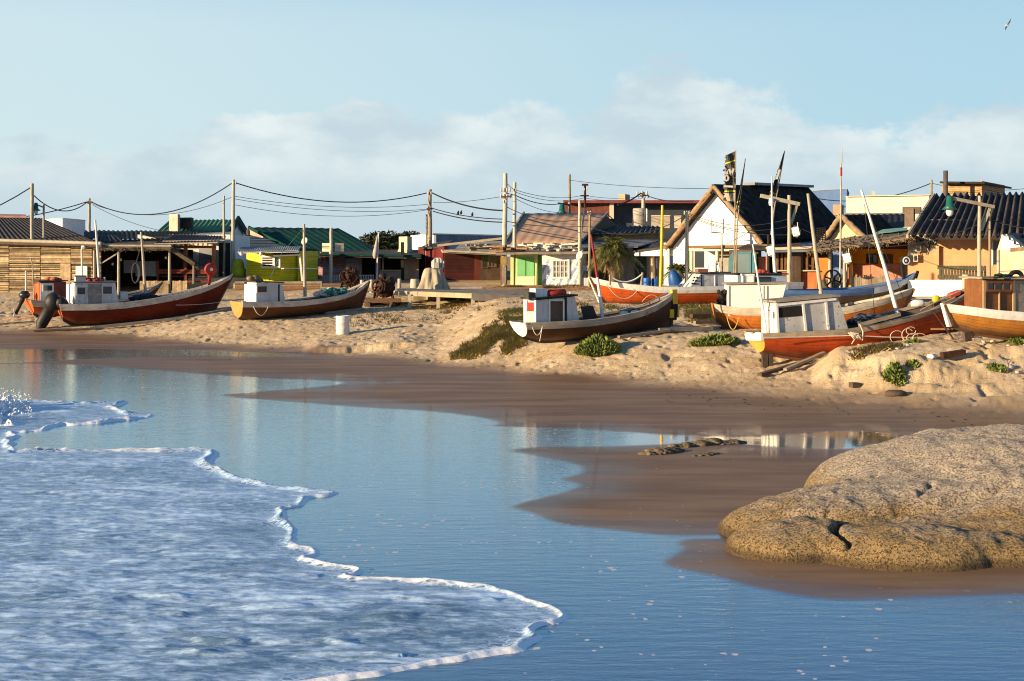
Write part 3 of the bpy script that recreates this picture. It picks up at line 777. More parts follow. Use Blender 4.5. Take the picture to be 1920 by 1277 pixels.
mb = MB(); c = b1.plane(.2).hit(100, 566); mb.blob(c, .42, .36, .42, .1, 2); mb.blob(c+Vector((.35, 0, -.05)), .3, .3, .3, .1, 2); mb.build('heaped_tarp', TARP, b1.root)
mb = MB(); mb.tube(hang(b1.plane(b1.hb(.5)).hit(330, 572, .06), b1.plane(b1.hb(.9)).hit(424, 565, .05), .05), .012, 5); mb.build('mooring_rope', ROPE, b1.root)
def deckbox(name, label, cat, b, l, x0, y0, x1, y1, d, mat, group=None, lid=None):
    pl = b.plane(l); mb = MB(); pts = [pl.hit(x, y) for x, y in rect(x0, y0, x1, y1)]
    if lid is None:
        mb.prism(pts, -pl.N*d); return item(name, label, cat, mb, mat, group)
    r = thing(name, label, cat, tuple((pts[2]+pts[3])/2-pl.N*d/2), group)
    MB().prism(pts, -pl.N*d).build('box', mat, r)
    a, c = pts[0], pts[1]
    MB().prism([a+pl.N*.03-pl.D*.03, c+pl.N*.03+pl.D*.03, c+pl.N*.03+pl.D*.03+Vector((0, 0, .06)), a+pl.N*.03-pl.D*.03+Vector((0, 0, .06))], -pl.N*(d+.06)).build('lid', lid, r)
    return r
deckbox('storage_box', 'white wooden box on the roof of the long dark red boat', 'box', b1, .4, 142, 519, 161, 530, .5, PW, lid=GREYW)
mb = MB(); pl = b1.plane(.25)
for i in range(14): mb.blob(pl.hit(rnd(165, 191), rnd(523, 527.5), rnd(-.3, .2)), rnd(.13, .24), .18, rnd(.07, .12), .15, 1)
item('life_jacket_heap', 'heap of red life jackets on the dark red boat cabin roof', 'life jackets', mb, M('red_cloth', (.30, .04, .025), .9, .4, 5, .5))
mb = MB(); mb.tube([b1.plane(0).hit(197, 531), b1.plane(0).hit(196, 520)], .035, 8); item('exhaust_pipe', 'short white exhaust pipe beside the red life jackets', 'pipe', mb, WHITE)
deckbox('fish_crate', 'pale grey fish crate tilted in the waist of the long dark red boat', 'crate', b1, .35, 226, 547, 240, 561, .45, PW)
deckbox('plastic_tub', 'pale blue plastic tub near the bow of the long dark red boat', 'tub', b1, .2, 303, 553, 319, 562, .4, M('pale_blue_plastic', (.36, .46, .5), .5, .1))
def netpile(name, label, cat, b, l, x0, x1, y0, y1, mat, n=26, r=.16, group=None, strands=None):
    mb = MB(); pl = b.plane(l)
    for i in range(n):
        t = rnd(0, 1); x = x0+(x1-x0)*t; h = math.sin(math.pi*min(1, max(0, t)))**.6
        y = y1-(y1-y0)*h*rnd(.2, 1)
        mb.blob(pl.hit(x, y, rnd(-.35, .25)), r*rnd(.7, 1.5), r, r*rnd(.5, .8), .3, 1)
    for i in range(n):
        pts = [pl.hit(x0+(x1-x0)*rnd(0, 1), y0+(y1-y0)*rnd(.1, .9), rnd(-.1, .4)) for _ in range(4)]
        mb.tube(pts, .012, 4)
    return item(name, label, cat, mb, mat, group)
netpile('fishing_net', 'blue fishing net bundled in the waist of the long dark red boat', 'net', b1, .1, 246, 300, 553, 562, M('navy_net', (.03, .05, .085), .9, .5, 9, .6), 20)

# boat 1b: orange-cabin boat behind it
HR2 = hullpaint('brick_hull', (.25, .042, .018), .1)
b2_ = boat('dark red boat with an orange cabin, half hidden behind the long one', (50, 60.2), (303, 64), 1.8,
 [(0, 563), (.2, 567), (.4, 566), (.68, 556), (.86, 545), (1, 529)], [(0, 588), (.07, 598), (.4, 596), (.8, 582), (1, 566)], HR2, BG, .3, .7, .3, .72, ORT)
ORC = M('orange_cabin', (.55, .12, .03), .55, .25, 2, .3, 24, stain=((.3, .06, .02), .2, 3))
DRC = M('dark_red_side', (.22, .045, .025), .6, .3, 2, .3, 24)
cabin(b2_, .6, 75, 124, 124, 568, 568, 529, 528, DRC, DGREY)
face(b2_.cab, 'side_panel', b2_.sp, rect(64, 532, 74, 564), .03, ORC, .02)
face(b2_.cab, 'door', b2_.cp, rect(76, 531, 101, 568), .04, WHITE, .03)
win(b2_.cab, b2_.cp, 81, 534, 99, 546, WHITE, GLASS, 1, 1, .05, .06)
pl = b2_.plane(0)
mb = MB(); c = pl.hit(46, 553)
mb.blob(c, .27, .2, .2, .05, 2); om = mb.build('outboard_motor', M('outboard_cowl', (.012, .016, .03), .35, .2, 5, .1, coat=.3), b2_.root)
mb = MB(); mb.tube([pl.hit(43, 560), pl.hit(38, 571), pl.hit(32, 584), pl.hit(29, 589)], [.12, .085, .075, .09], 8); mb.build('shaft', BLACK, om)
mb = MB()
for a in range(3):
    q = a*2.09; mb.box(pl.hit(27.5, 587)+Vector((0, .1*math.cos(q), .1*math.sin(q))), (.015, 0, 0), Vector((0, math.cos(q), math.sin(q)))*.1, Vector((0, -math.sin(q), math.cos(q)))*.05)
mb.build('propeller', WHITE, om)
mb = MB(); pole_px(mb, b2_.plane(-.4), [(48.5, 508), (48.5, 562)], .04); mb.build('stern_post', WHITE, b2_.root)
mb = MB(); pole_px(mb, b2_.plane(-.2), [(57.5, 484), (61, 495), (64, 562)], .03); mb.build('rod', PALEW, b2_.root)
mb = MB(); pole_px(mb, b2_.plane(-.1), [(178.5, 412), (183, 470), (187, 536)], [.045, .08]); mb.build('mast', WHITE, b2_.root)
mb = MB(); pl = b2_.plane(.2)
for i in range(8): mb.blob(pl.hit(rnd(88, 112), rnd(522, 526), rnd(-.3, .1)), .24, .2, .08, .15, 1)
item('folded_cloth', 'folded faded red cloth on the orange cabin roof', 'cloth', mb, M('faded_red_cloth', (.42, .12, .06), .9, .3, 5, .4))

# boat 2: brown boat with the white box cabin
HB2 = hullpaint('brown_hull', (.145, .055, .022), .2, (.085, .045, .03))
TB2 = M('ochre_transom', (.50, .25, .07), .6, .3, 3, .3, stain=((.3, .12, .04), .2, 3))
bt2 = boat('brown boat with a boxy white cabin and a green net in its bow', (443, 54), (691, 57.6), 1.75,
 [(0, 566.5), (.2, 567), (.36, 566), (.56, 561), (.72, 554.5), (.86, 546), (1, 527)],
 [(0, 596), (.06, 600), (.4, 594), (.72, 586), (1, 578)], HB2, BW, .22, .45, .1, .72, TB2)
cabin(bt2, .5, 481, 529, 535, 566, 565, 530, 532, PW, DGREY)
face(bt2.cab, 'door', bt2.sp, rect(458, 533, 470, 566), .03, WHITE, .02); face(bt2.cab, 'door', bt2.sp, rect(472, 533, 480, 566), .03, WHITE, .02)
win(bt2.cab, bt2.cp, 482, 536, 501, 549, PW, GLASS, 1, 1, .04); face(bt2.cab, 'corner_batten', bt2.cp, rect(522, 533, 524.5, 566), .03, BLACK, .025)
mb = MB(); pole_px(mb, bt2.plane(0), [(570, 420), (570.5, 480), (572, 556)], [.05, .075]); ms = mb.build('mast', PALEW, bt2.root)
mb = MB(); mb.tube([bt2.plane(0).hit(567, 430), bt2.plane(.2).hit(524, 480), bt2.plane(.3).hit(503, 530)], .012, 5); mb.build('stay', M('green_line', (.05, .2, .15), .8), bt2.root)
mb = MB(); mb.tube(hang(bt2.plane(bt2.hb(.1)).hit(475, 574, .06), bt2.plane(bt2.hb(.2)).hit(503, 575, .06), .38), .016, 6); mb.build('mooring_rope', ROPE, bt2.root)
mb = MB(); pl = bt2.plane(.1)
for x, y, rx, rz in ((470, 522, .18, .12), (479, 523, .22, .17), (487, 526, .16, .1)): mb.blob(pl.hit(x, y), rx, .25, rz, .12, 2)
item('brown_sack', 'lumpy brown sack on the roof of the boxy white boat cabin', 'sack', mb, M('brown_sacking', (.24, .16, .1), .9, .35, 5, .5))
netpile('fishing_net', 'green and white fishing net piled in the bow of the brown boat', 'net', bt2, .1, 602, 656, 540, 555, M('teal_net', (.06, .27, .22), .9, .5, 7, .6, stain=((.6, .62, .58), .3, 6)), 34, .15)
netpile('fishing_net', 'white fishing net hanging over the gunwale amid the brown boat', 'net', bt2, .35, 588, 612, 546, 556, M('white_net', (.55, .53, .5), .9, .3, 7, .5), 12, .1)

# boat 3: small dark boat in the middle
HB3 = hullpaint('dark_brown_hull', (.075, .032, .018), .2, (.05, .03, .022))
bt3 = boat('dark brown boat with red and white cabin and yellow stem post', (970, 39.5), (1262, 42), 1.5,
 [(0, 606), (.04, 606), (.21, 604), (.38, 601), (.55, 594), (.72, 584), (.85, 572), (.97, 555), (1, 548)],
 [(0, 632), (.15, 640), (.45, 634), (.7, 624), (1, 611)], HB3, BG, .2, .12, .2, .72, WHITE)
cabin(bt3, .45, 1006, 1078, 1087, 606, 604, 563, 556, PW, BLACK)
face(bt3.cab, 'red_panel', bt3.sp, rect(988, 567, 1001, 584), .03, REDP, .03); face(bt3.cab, 'cream_panel', bt3.sp, rect(988, 584, 1001, 606), .03, CREAM, .03)
for x in (986, 1003): MB().prism([bt3.sp.hit(q, y, .05) for q, y in rect(x-1.6, 563, x+1.6, 607)], -bt3.sp.N*.04).build('door_jamb', WHITE, bt3.cab)
face(bt3.cab, 'door', bt3.cp, rect(1032, 565, 1057, 604), .03, M('brown_door', (.10, .072, .05), .8, .3, 4, .4), .02)
mb = MB()
for q in (rect(1029.5, 563, 1032, 605), rect(1056, 562, 1058.5, 605), rect(1029.5, 561.5, 1058.5, 564)): mb.prism([bt3.cp.hit(x, y, .045) for x, y in q], -bt3.cp.N*.035)
mb.build('frame', WHITE, bt3.cab)
face(bt3.cab, 'corner_batten', bt3.cp, rect(1058.8, 558, 1063, 604), .03, BLACK, .03)
mb = MB(); pole_px(mb, bt3.plane(.1), [(1108, 440), (1114, 478), (1120, 520)], [.03, .045]); ms = mb.build('mast', M('red_mast_paint', (.28, .02, .02), .6, .2), bt3.root)
mb = MB(); pole_px(mb, bt3.plane(.1), [(1120, 520), (1126, 562), (1131, 606)], [.045, .06]); mb.build('mast_foot', WHITE, bt3.root)
mb = MB(); pl = bt3.plane(0); mb.bar(pl.hit(1263, 543), pl.hit(1264, 570), .16, .18, pl.D); mb.build('stem_head', YELP, bt3.root)
mb = MB(); mb.bar(pl.hit(1264, 566), pl.hit(1262, 600), .14, .2, pl.D); st_ = mb.build('rudder_blade', BLACK, bt3.root)
mb = MB(); mb.bar(pl.hit(1257, 580), pl.hit(1257, 596), .2, .16, pl.D); mb.bar(pl.hit(1269.5, 572), pl.hit(1269.5, 595), .2, .05, pl.D); mb.build('cheek_board', YELP, bt3.root)
mb = MB(); mb.tube(hang(bt3.plane(bt3.hb(.12)).hit(998, 613, .06), bt3.plane(bt3.hb(.2)).hit(1017, 613, .06), .25), .012, 6); mb.tube([bt3.plane(bt3.hb(.2)).hit(1017, 612, .06), bt3.plane(bt3.hb(.2)).hit(1012, 640, .1)], .012, 6); mb.build('mooring_rope', ROPE, bt3.root)
mb = MB(); pl = bt3.plane(bt3.hb(.8)-.12)
mb.tube([pl.hit(1205, 572), pl.hit(1252, 549)], .02, 6)
for x, y in ((1218, 566), (1236, 557)): mb.tube([pl.hit(x, y), pl.hit(x+1, y+9)], .018, 6)
mb.build('handrail', GREYW, bt3.root)
deckbox('fish_crate', 'white crate leaning on the roof of the dark brown boat', 'crate', bt3, .2, 1004, 541, 1026, 558, .4, WHITE)
deckbox('fish_crate', 'small dark crate at the stern end of the dark brown boat roof', 'crate', bt3, .3, 991, 548, 1003, 562, .35, DGREY)
mb = MB(); pl = bt3.plane(.1); mb.tube([pl.hit(1028, 550), pl.hit(1030, 550), pl.hit(1058, 549), pl.hit(1060, 549)], [.09, .12, .12, .09], 14); item('float_canister', 'red canister lying on the dark brown boat cabin roof', 'canister', mb, REDP)
mb = MB(); mb.tube([bt3.plane(-.2).hit(1069, 548), bt3.plane(-.2).hit(1069.5, 558)], .02, 6); mb.build('vent_pipe', WHITE, bt3.cab)
for x, y, w_ in ((1171, 590, 14), (1192, 586, 11)):
    pl = bt3.plane(.15); mb = MB(); mb.blob(pl.hit(x, y), .17, .15, .11, .2, 2)
    item('white_bag', 'crumpled white bag in the dark brown boat, %s' % ('nearer its mast' if x < 1180 else 'nearer its bow'), 'bag', mb, M('white_bag', (.66, .62, .55), .8, .2, 6, .5), 'white bags in the dark brown boat')
mb = MB(); pl = bt3.plane(-.05); mb.prism([pl.hit(x, y) for x, y in ((1090, 575), (1112, 573), (1122, 600), (1096, 603))], -pl.N*.05); item('hatch_board', 'dark hatch board leaning behind the cabin of the dark brown boat', 'board', mb, DGREY)

# boat 4: bright orange boat, bow to the left
HO4 = hullpaint('vivid_orange_hull', (.60, .105, .015), .1, (.30, .045, .015), .2)
bt4 = boat('bright orange boat with white gunwale and a rope swag, bow to the left', (1490, 52.5), (1107, 50), 1.9,
 [(0, 530), (.22, 532), (.375, 537), (.48, 538), (.62, 539), (.72, 538.5), (.82, 534.5), (.92, 529), (1, 521)],
 [(0, 570), (.5, 574), (.9, 573), (1, 571)], HO4, WHITE, .26, .55, .1, .75)
pl = bt4.plane(0)
mb = MB(); mb.prism([pl.hit(x, y, .06) for x, y in ((1104, 520), (1109, 519), (1131, 571), (1126, 573))], -pl.N*.12); mb.build('stem_board', WHITE, bt4.root)
sl_ = bt4.plane(.55)
mb = MB(); mb.tube(hang(sl_.hit(1144, 517), sl_.hit(1204, 514), .27), .03, 8); mb.build('rope_swag', M('white_rope', (.7, .68, .63), .8, .1), bt4.root)
mb = MB(); mb.tube([sl_.hit(1143.5, 515), sl_.hit(1144, 535)], .04, 8).build('bitt', GREYW, bt4.root); MB().tube([sl_.hit(1205, 511), sl_.hit(1202, 538)], .05, 8).build('bitt', GREYW, bt4.root)
cabin(bt4, .6, 1366, 1314, 1294, 538, 538, 513, 514, PW, DGREY)
face(bt4.cab, 'corner_batten', bt4.cp, rect(1314, 515, 1316, 537), .03, BLACK, .02); face(bt4.cab, 'corner_batten', bt4.cp, rect(1340, 515, 1341.5, 537), .03, WHITE, .02)
mb = MB()
for i in range(3):
    for j in range(2):
        x = 1301+j*5-i*2.0; y = 519+i*5.5; mb.prism([bt4.cp.hit(a, c, .03) for a, c in ((x, y), (x+3.2, y), (x+2.4, y+3), (x-.8, y+3))], -bt4.cp.N*.02)
mb.build('registration_mark', BLACK, bt4.cab)
mb = MB(); pole_px(mb, bt4.plane(0), [(1242, 385), (1240.5, 470), (1238.5, 540)], [.05, .07]); mb.build('mast', YELP, bt4.root)
mb = MB(); pole_px(mb, bt4.plane(-.2), [(1288, 397), (1287, 540)], [.055, .075]); mb.build('mast', PALEW, bt4.root)
mb = MB()
hs = bt4.plane(bt4.hb(.7))
mb.tube(hang(hs.hit(1137, 532, .0), hs.hit(1194, 546, .07), .42), .014, 6); mb.tube(hang(hs.hit(1204, 566, .05), hs.hit(1235, 560, .1), -.2), .012, 6)
mb.build('mooring_rope', ROPE, bt4.root)
def barrel(name, label, x, y0, y1, Y, r, mat, group=None, cat='barrel'):
    a, c = W(x, y1, Y), W(x, y0, Y); h = c.z-a.z; mb = MB()
    mb.lathe(a, [(r*.97, 0), (r, .02), (r, h*.32), (r*1.03, h*.34), (r, h*.36), (r, h*.64), (r*1.03, h*.66), (r, h*.68), (r, h-.02), (r*.97, h), (r*.9, h), (r*.9, h-.03), (.001, h-.03)], 22)
    return item(name, label, cat, mb, mat, group)
barrel('plastic_drum', 'blue plastic drum nearer the rope swag on the orange boat', 1213, 521, 543, 50.9, .16, BLUEP, 'blue drums on the orange boat')
barrel('plastic_drum', 'blue plastic drum beside the yellow mast of the orange boat', 1229, 522, 543, 51, .15, BLUEP, 'blue drums on the orange boat')
def chair(label, x, y, Y, mat):
    c = W(x, y, Y); r = thing('plastic_chair', label, 'chair', tuple(c)); s_ = .21
    for i in (-1, 1):
        for j in (-1, 1): MB().bar(c+Vector((i*s_, j*s_, 0)), c+Vector((i*s_*.85, j*s_*.85, .42)), .04, .04).build('leg', mat, r)
    MB().box(c+Vector((0, 0, .43)), (.22, 0, 0), (0, .22, 0), (0, 0, .015)).build('seat', mat, r)
    mb = MB()
    for k in (-.17, -.06, .06, .17): mb.bar(c+Vector((-.2, k, .44)), c+Vector((-.3, k, .85)), .05, .03)
    mb.bar(c+Vector((-.3, -.23, .85)), c+Vector((-.3, .23, .85)), .05, .06); mb.build('backrest', mat, r)
chair('white plastic chair standing on the orange boat cabin roof', 1338, 513, 51.2, WHITE)
deckbox('fish_crate', 'brown crate of plants on the orange boat cabin roof', 'crate', bt4, .3, 1309, 504, 1328, 512, .35, M('terracotta', (.32, .12, .07), .8))
# boat 5: orange boat with the big white cabin
HO5 = hullpaint('amber_hull', (.52, .165, .03), .14, (.30, .07, .015), .25)
bt5 = boat('amber orange boat with a large blank white cabin and a rope loop', (1336, 43), (1712, 42.6), 1.8,
 [(0, 571), (.12, 578), (.3, 580), (.5, 580), (.66, 576), (.85, 560), (1, 541)], [(0, 600), (.06, 616), (.2, 626), (.6, 626), (1, 600)], HO5, M('cream_strake', (.60, .52, .40), .8, .35, 2, .4, 26, stain=((.3, .22, .14), .28, 3.5), grain=(1, 1, 16)), .24, .5, .12, .6, dm=DECK)
CABW = M('cabin_white', (.78, .74, .66), .7, .1, 2, .2, 24, stain=((.5, .36, .2), .07, 5))
cabin(bt5, .6, 1365, 1474, 1462, 584, 582, 535, 533, CABW, GREYW)
for x in (1365.8, 1430.5, 1437): MB().prism([bt5.cp.hit(q, y, .035) for q, y in rect(x-1.3, 536, x+1.3, 584)], -bt5.cp.N*.03).build('corner_batten', WHITE, bt5.cab)
mb = MB(); mb.tube(hang(bt5.plane(bt5.hb(.1)).hit(1363, 594, .06), bt5.plane(bt5.hb(.16)).hit(1385, 596, .06), .4), .014, 6); mb.build('mooring_rope', M('yellow_rope', (.62, .42, .12), .8), bt5.root)
mb = MB(); mb.bar(bt5.plane(0).hit(1354, 612), bt5.plane(0).hit(1354, 640), .1, .16, bt5.A3); mb.build('skeg', DARKW, bt5.root)
mb = MB(); pole_px(mb, bt5.plane(0), [(1515, 363), (1527, 455), (1541, 562)], [.05, .075]); mb.build('mast', PALEW, bt5.root)
mb = MB()
pl = bt5.plane(.1)
for k in range(26): mb.blob(pl.hit(rnd(1347, 1364), rnd(544, 572), rnd(-.2, .2)), rnd(.05, .1), .08, rnd(.06, .12), .3, 1)
for k in range(5): mb.tube([pl.hit(1345+k*3, 575), pl.hit(1347+k*4, 556), pl.hit(1360, 545)], .025, 6)
mb.build('engine', BLACK, bt5.root)
deckbox('tackle_box', 'white box with a hinged lid on the big white boat cabin', 'box', bt5, -.2, 1393, 517, 1413, 535, .45, WHITE, lid=WHITE)

# boat 6: big orange red boat in front
HO6 = hullpaint('orange_red_hull', (.42, .062, .014), .12, (.25, .035, .012), .22)
T6 = M('amber_transom', (.66, .32, .05), .55, .2, 3, .3, stain=((.5, .2, .03), .15, 3))
bt6 = boat('big orange red boat with weathered white cabin and knotted mooring rope', (1412, 35.5), (1836, 36.9), 1.85,
 [(0, 627), (.03, 626.5), (.19, 623), (.35, 618.5), (.42, 613.7), (.5, 607), (.65, 591), (.81, 571.6), (.92, 550.6), (1, 531)],
 [(0, 660), (.1, 666), (.22, 672), (.5, 665), (.8, 647), (1, 630)], HO6, M('weathered_strake', (.34, .27, .19), .85, .4, 2, .5, 26, grain=(1, 1, 16)), .13, .5, .22, .7, T6, .38)
tp = Plane(bt6.s2-bt6.ax*.0, bt6.s2-bt6.ax*.0+bt6.lat)
face(bt6.root, 'transom_cap', tp, [(1396, 627), (1400, 623.5), (1405, 623), (1410, 627.5), (1413, 627.5), (1417, 623), (1424, 623.5), (1427, 628), (1426, 639), (1399, 638)], .09, M('bright_white', (.8, .78, .72), .6, .08), .04)
W6 = M('peeling_white', (.47, .46, .45), .8, .2, 2, .4, 30, stain=((.22, .19, .17), .3, 8))
cabin(bt6, .55, 1457, 1571, 1590, 626, 616, 569, 557.5, W6, GREYW, over=.05)
for x0, x1 in ((1435, 1441.5), (1443, 1449), (1450.5, 1456)): face(bt6.cab, 'stern_plank', bt6.sp, rect(x0, 574, x1, 626), .03, WHITE, .03)
for q in ([(1455, 573), (1459, 572.5), (1462, 626), (1458, 626)], [(1504, 570), (1508, 569.5), (1514, 621), (1510, 621)], [(1547, 566), (1551, 565.5), (1556, 618), (1552, 618)], [(1455, 570), (1568, 558.8), (1568.4, 563), (1455, 575)]): MB().prism([bt6.cp.hit(x, y, .05-.004*(q[1][0] > 1560)) for x, y in q], -bt6.cp.N*.04).build('corner_batten', WHITE, bt6.cab)
face(bt6.cab, 'dark_opening_panel', bt6.cp, [(1460, 577.5), (1503, 573), (1505, 592), (1461, 596)], .02, M('dark_inside', (.012, .01, .009), .9, .1), .015)  # near-black panel on the wall, painted as the unlit inside of an opening
for q in (rect(1450, 585, 1451, 597), rect(1450, 596, 1454, 597), rect(1450, 590, 1453, 591), rect(1440, 581, 1442, 582.5)): MB().prism([bt6.sp.hit(x, y, .05) for x, y in q], -bt6.sp.N*.02).build('painted_mark', BLACK, bt6.cab)
mb = MB(); pole_px(mb, bt6.plane(.1), [(1411.5, 458), (1421, 520), (1432, 590), (1437, 628)], [.018, .05]); mb.build('stern_pole', WHITE, bt6.root)
mb = MB(); pole_px(mb, bt6.plane(0), [(1615, 356), (1638, 432), (1660, 505), (1684, 592)], [.035, .065]); ms = mb.build('mast', WHITE, bt6.root)
mb = MB()
for x, y in ((1700, 575), (1640, 590)): mb.tube([bt6.plane(0).hit(1620, 372), bt6.plane(.1).hit(x, y)], .008, 4)
mb.build('stay', ROPEB, bt6.root)
mb = MB(); mb.bar(bt6.plane(0).hit(1433, 655), bt6.plane(0).hit(1434, 688), .09, .16, bt6.A3); mb.bar(bt6.plane(0).hit(1445, 660), bt6.plane(0).hit(1445, 686), .09, .12, bt6.A3); mb.build('skeg', DARKW, bt6.root)
mb = MB(); hp = bt6.plane(bt6.hb(.4))
mb.tube([hp.hit(1428, 633, .05), hp.hit(1500, 632, .06), hp.hit(1600, 629, .1)]+hang(hp.hit(1605, 629, .12), hp.hit(1793, 629.5, .1), .05), .016, 6)
for i in range(9): mb.tube([hp.hit(1590+rnd(0, 8), 622+rnd(0, 4), .1), hp.hit(1604+rnd(-6, 10), 628+rnd(-6, 8), .16), hp.hit(1612+rnd(-6, 6), 634+rnd(-8, 3), .1)], .016, 5)
mb.tube([hp.hit(1606, 630, .1), hp.hit(1597, 645, .12)], .016, 5); mb.tube([hp.hit(1612, 608, .1), hp.hit(1618, 622, .14), hp.hit(1617, 638, .12)], .018, 5)
mb.build('mooring_rope', ROPE, bt6.root)
mb = MB()
for cx, cy, rx, ry in ((1682, 632, 13, 12), (1702, 628, 11, 12), (1712, 634, 12, 9), (1724, 634, 13, 9), (1708, 620, 9, 7)):
    mb.tube([hp.hit(cx+rx*math.cos(a*.35), cy+ry*math.sin(a*.35), .12) for a in range(0, 17)], .011, 5)
item('wire_coil', 'loose coils of pale wire against the orange red hull', 'wire', mb, ROPE)
netpile('fishing_net', 'dark blue nets and gear on the deck of the orange red boat', 'net', bt6, .3, 1596, 1676, 590, 606, M('slate_net', (.045, .06, .085), .85, .5, 7, .6, stain=((.4, .38, .34), .12, 5)), 34, .13)
mb = MB(); c = bt6.plane(.35).hit(1721, 570); mb.tube([c-Vector((.18, 0, .0)), c+Vector((-.1, 0, .01)), c+Vector((.12, 0, .02)), c+Vector((.17, 0, .03))], [.075, .11, .11, .07], 12); item('jerry_can', 'white plastic canister lying on the orange red boat', 'canister', mb, WHITE)
mb = MB(); c = bt6.plane(.2).hit(1755, 561); mb.blob(c, .11, .1, .12, .1, 2); item('net_float', 'round yellow float on the orange red boat gunwale', 'float', mb, YELP)
mb = MB(); pl = bt6.plane(.1); mb.prism([pl.hit(x, y) for x, y in ((1782, 558), (1786, 550), (1803, 544), (1800, 553))], -pl.N*.25); item('red_cloth', 'red cloth bundled near the bow of the orange red boat', 'cloth', mb, M('scarlet_cloth', (.55, .07, .03), .8, .2))
mb = MB(); pl = bt6.plane(.5); mb.tube([pl.hit(1726, 582), pl.hit(1756, 566), pl.hit(1800, 546)], .022, 6); mb.tube([pl.hit(1731, 588), pl.hit(1790, 558)], .02, 6); mb.build('handrail', GREYW, bt6.root)
mb = MB(); hs = bt6.plane(bt6.hb(.4)+.03)
mb.bar(hs.hit(1610, 610), hs.hit(1688, 589), .05, .1, (0, 0, 1)); mb.build('rubbing_plank', GREYW, bt6.root)

# boat 7: amber boat with the brown cabin at the right edge
HO7 = hullpaint('honey_hull', (.50, .20, .035), .1, (.32, .1, .02), .22)
bt7 = boat('amber boat with a varnished brown cabin at the edge of the sand bank', (2235, 35.5), (1771, 33), 1.8,
 [(0, 585), (.4, 592), (.68, 590), (.85, 583), (1, 571)], [(0, 640), (.4, 642), (.7, 638), (.92, 624), (1, 611)], HO7, WHITE, .24, .25, .1, .7)
pl = bt7.plane(0)
mb = MB(); mb.prism([pl.hit(x, y, .06) for x, y in ((1768, 569), (1776, 570), (1787, 612), (1780, 613))], -pl.N*.12); mb.build('stem_board', WHITE, bt7.root)
VB = M('varnished_cabin', (.23, .085, .025), .6, .3, 2, .35, 20, isl=.2, streak=.35, grain=(12, 12, .8))
cabin(bt7, .36, 2010, 1842, 1842, 588, 583, 524, 524, VB, GREYW, over=.1)
win(bt7.cab, bt7.cp, 1850, 529, 1897, 545, VB, GLASS, 3, 1, .06)
for x, k, y in ((1846, 2.2, 526), (1902, 2.2, 526), (1874.5, .8, 547)): MB().prism([bt7.cp.hit(q, y_, .035) for q, y_ in rect(x-k, y, x+k, 590)], -bt7.cp.N*.03).build('corner_batten', M('pale_batten', (.5, .36, .2), .8, .2), bt7.cab)
face(bt7.cab, 'grey_panel', bt7.cp, rect(1905, 526, 1960, 592), .03, GREYW, .02)
mb = MB(); mb.bar(pl.hit(1812, 622), pl.hit(1814, 640), .1, .2, bt7.A3); mb.build('skeg', DARKW, bt7.root)
netpile('cable_coil', 'dark rope coils on the varnished brown cabin roof', 'rope', bt7, .2, 1862, 1892, 513, 523, M('dark_green_rope', (.06, .09, .06), .9, .4), 16, .07)
mb = MB(); pl7 = bt7.plane(.1); mb.tube([pl7.hit(1905+11*math.cos(a*.3), 519-9*math.sin(a*.3)) for a in range(0, 11)], .06, 8); item('rubber_hose', 'black rubber hose bent over the varnished cabin roof', 'hose', mb, BLACK)

# boat 8: blue and white boat behind
HG8 = M('grey_hull_boards', (.17, .13, .10), .8, .35, 2, .5, 22, streak=.3, grain=(1, 1, 14))
BB8 = M('blue_strake', (.10, .19, .40), .6, .2, 2, .2, 20)
bt8 = boat('grey boat with a blue and white strake and a tyre hauler at its bow', (1385, 48), (1716, 49.6), 1.9,
 [(0, 541), (.3, 546), (.5, 545), (.7, 541), (.84, 533), (.95, 521), (1, 512)], [(0, 565), (.5, 572), (.85, 566), (1, 556)], HG8, BB8, .24, .5, .1, .72, depth=.3)
pl = bt8.plane(bt8.hb(.8)+.01)
mb = MB(); ts = np.linspace(.70, .995, 14); up_, lo_ = [], []
for t in ts:
    P = bt8.s2+bt8.ax*t*bt8.len+bt8.lat*(bt8.hb(t)+.05); z = bt8.sheer(t)
    up_.append(Vector((P.x, P.y, z+.02))); lo_.append(Vector((P.x, P.y, z-.2))-bt8.A3*.1*float(t > .9))
mb.add(up_+lo_+[p-bt8.L3*.03 for p in up_]+[p-bt8.L3*.03 for p in lo_], [(i, i+1, 15+i, 14+i) for i in range(13)]+[(28+i, 42+i, 43+i, 29+i) for i in range(13)])
mb.build('white_strake', WHITE, bt8.root)
c8 = cabin(bt8, .65, 1383, 1474, 1478, 540, 540, 516, 516, M('pale_blue_cabin', (.40, .46, .56), .6, .15), BLACK)
win(bt8.cab, bt8.cp, 1416, 520, 1444, 533, BLACK, GLASS, 1, 1, .04)
mb = MB(); pole_px(mb, bt8.plane(0), [(1447, 330), (1448, 420), (1451, 480), (1454, 520)], [.025, .08]); mb.build('mast', WHITE, bt8.root)
pl = bt8.plane(0); c = pl.hit(1697, 489)
mb = MB(); mb.lathe(c, [(.08, .1), (.15, .12), (.2, .06), (.2, -.06), (.15, -.12), (.08, -.1)], 22, pl.N); hl = mb.build('tyre_hauler', BLACK, bt8.root)
mb = MB(); mb.lathe(c+pl.N*.08, [(.105, .035), (.15, .05), (.165, .03)], 22, pl.N); mb.lathe(c+pl.N*.08, [(.001, .03), (.05, .03), (.06, 0)], 12, pl.N); mb.build('rim', WHITE, hl)
mb = MB(); mb.bar(pl.hit(1692, 497), pl.hit(1696, 528), .1, .12, pl.D); mb.build('arm', BLACK, hl)
mb = MB(); mb.bar(pl.hit(1717, 522), pl.hit(1721, 508), .06, .1, pl.D); mb.build('stem_head', BLACK, bt8.root)
mb = MB(); pl = bt8.plane(.1)
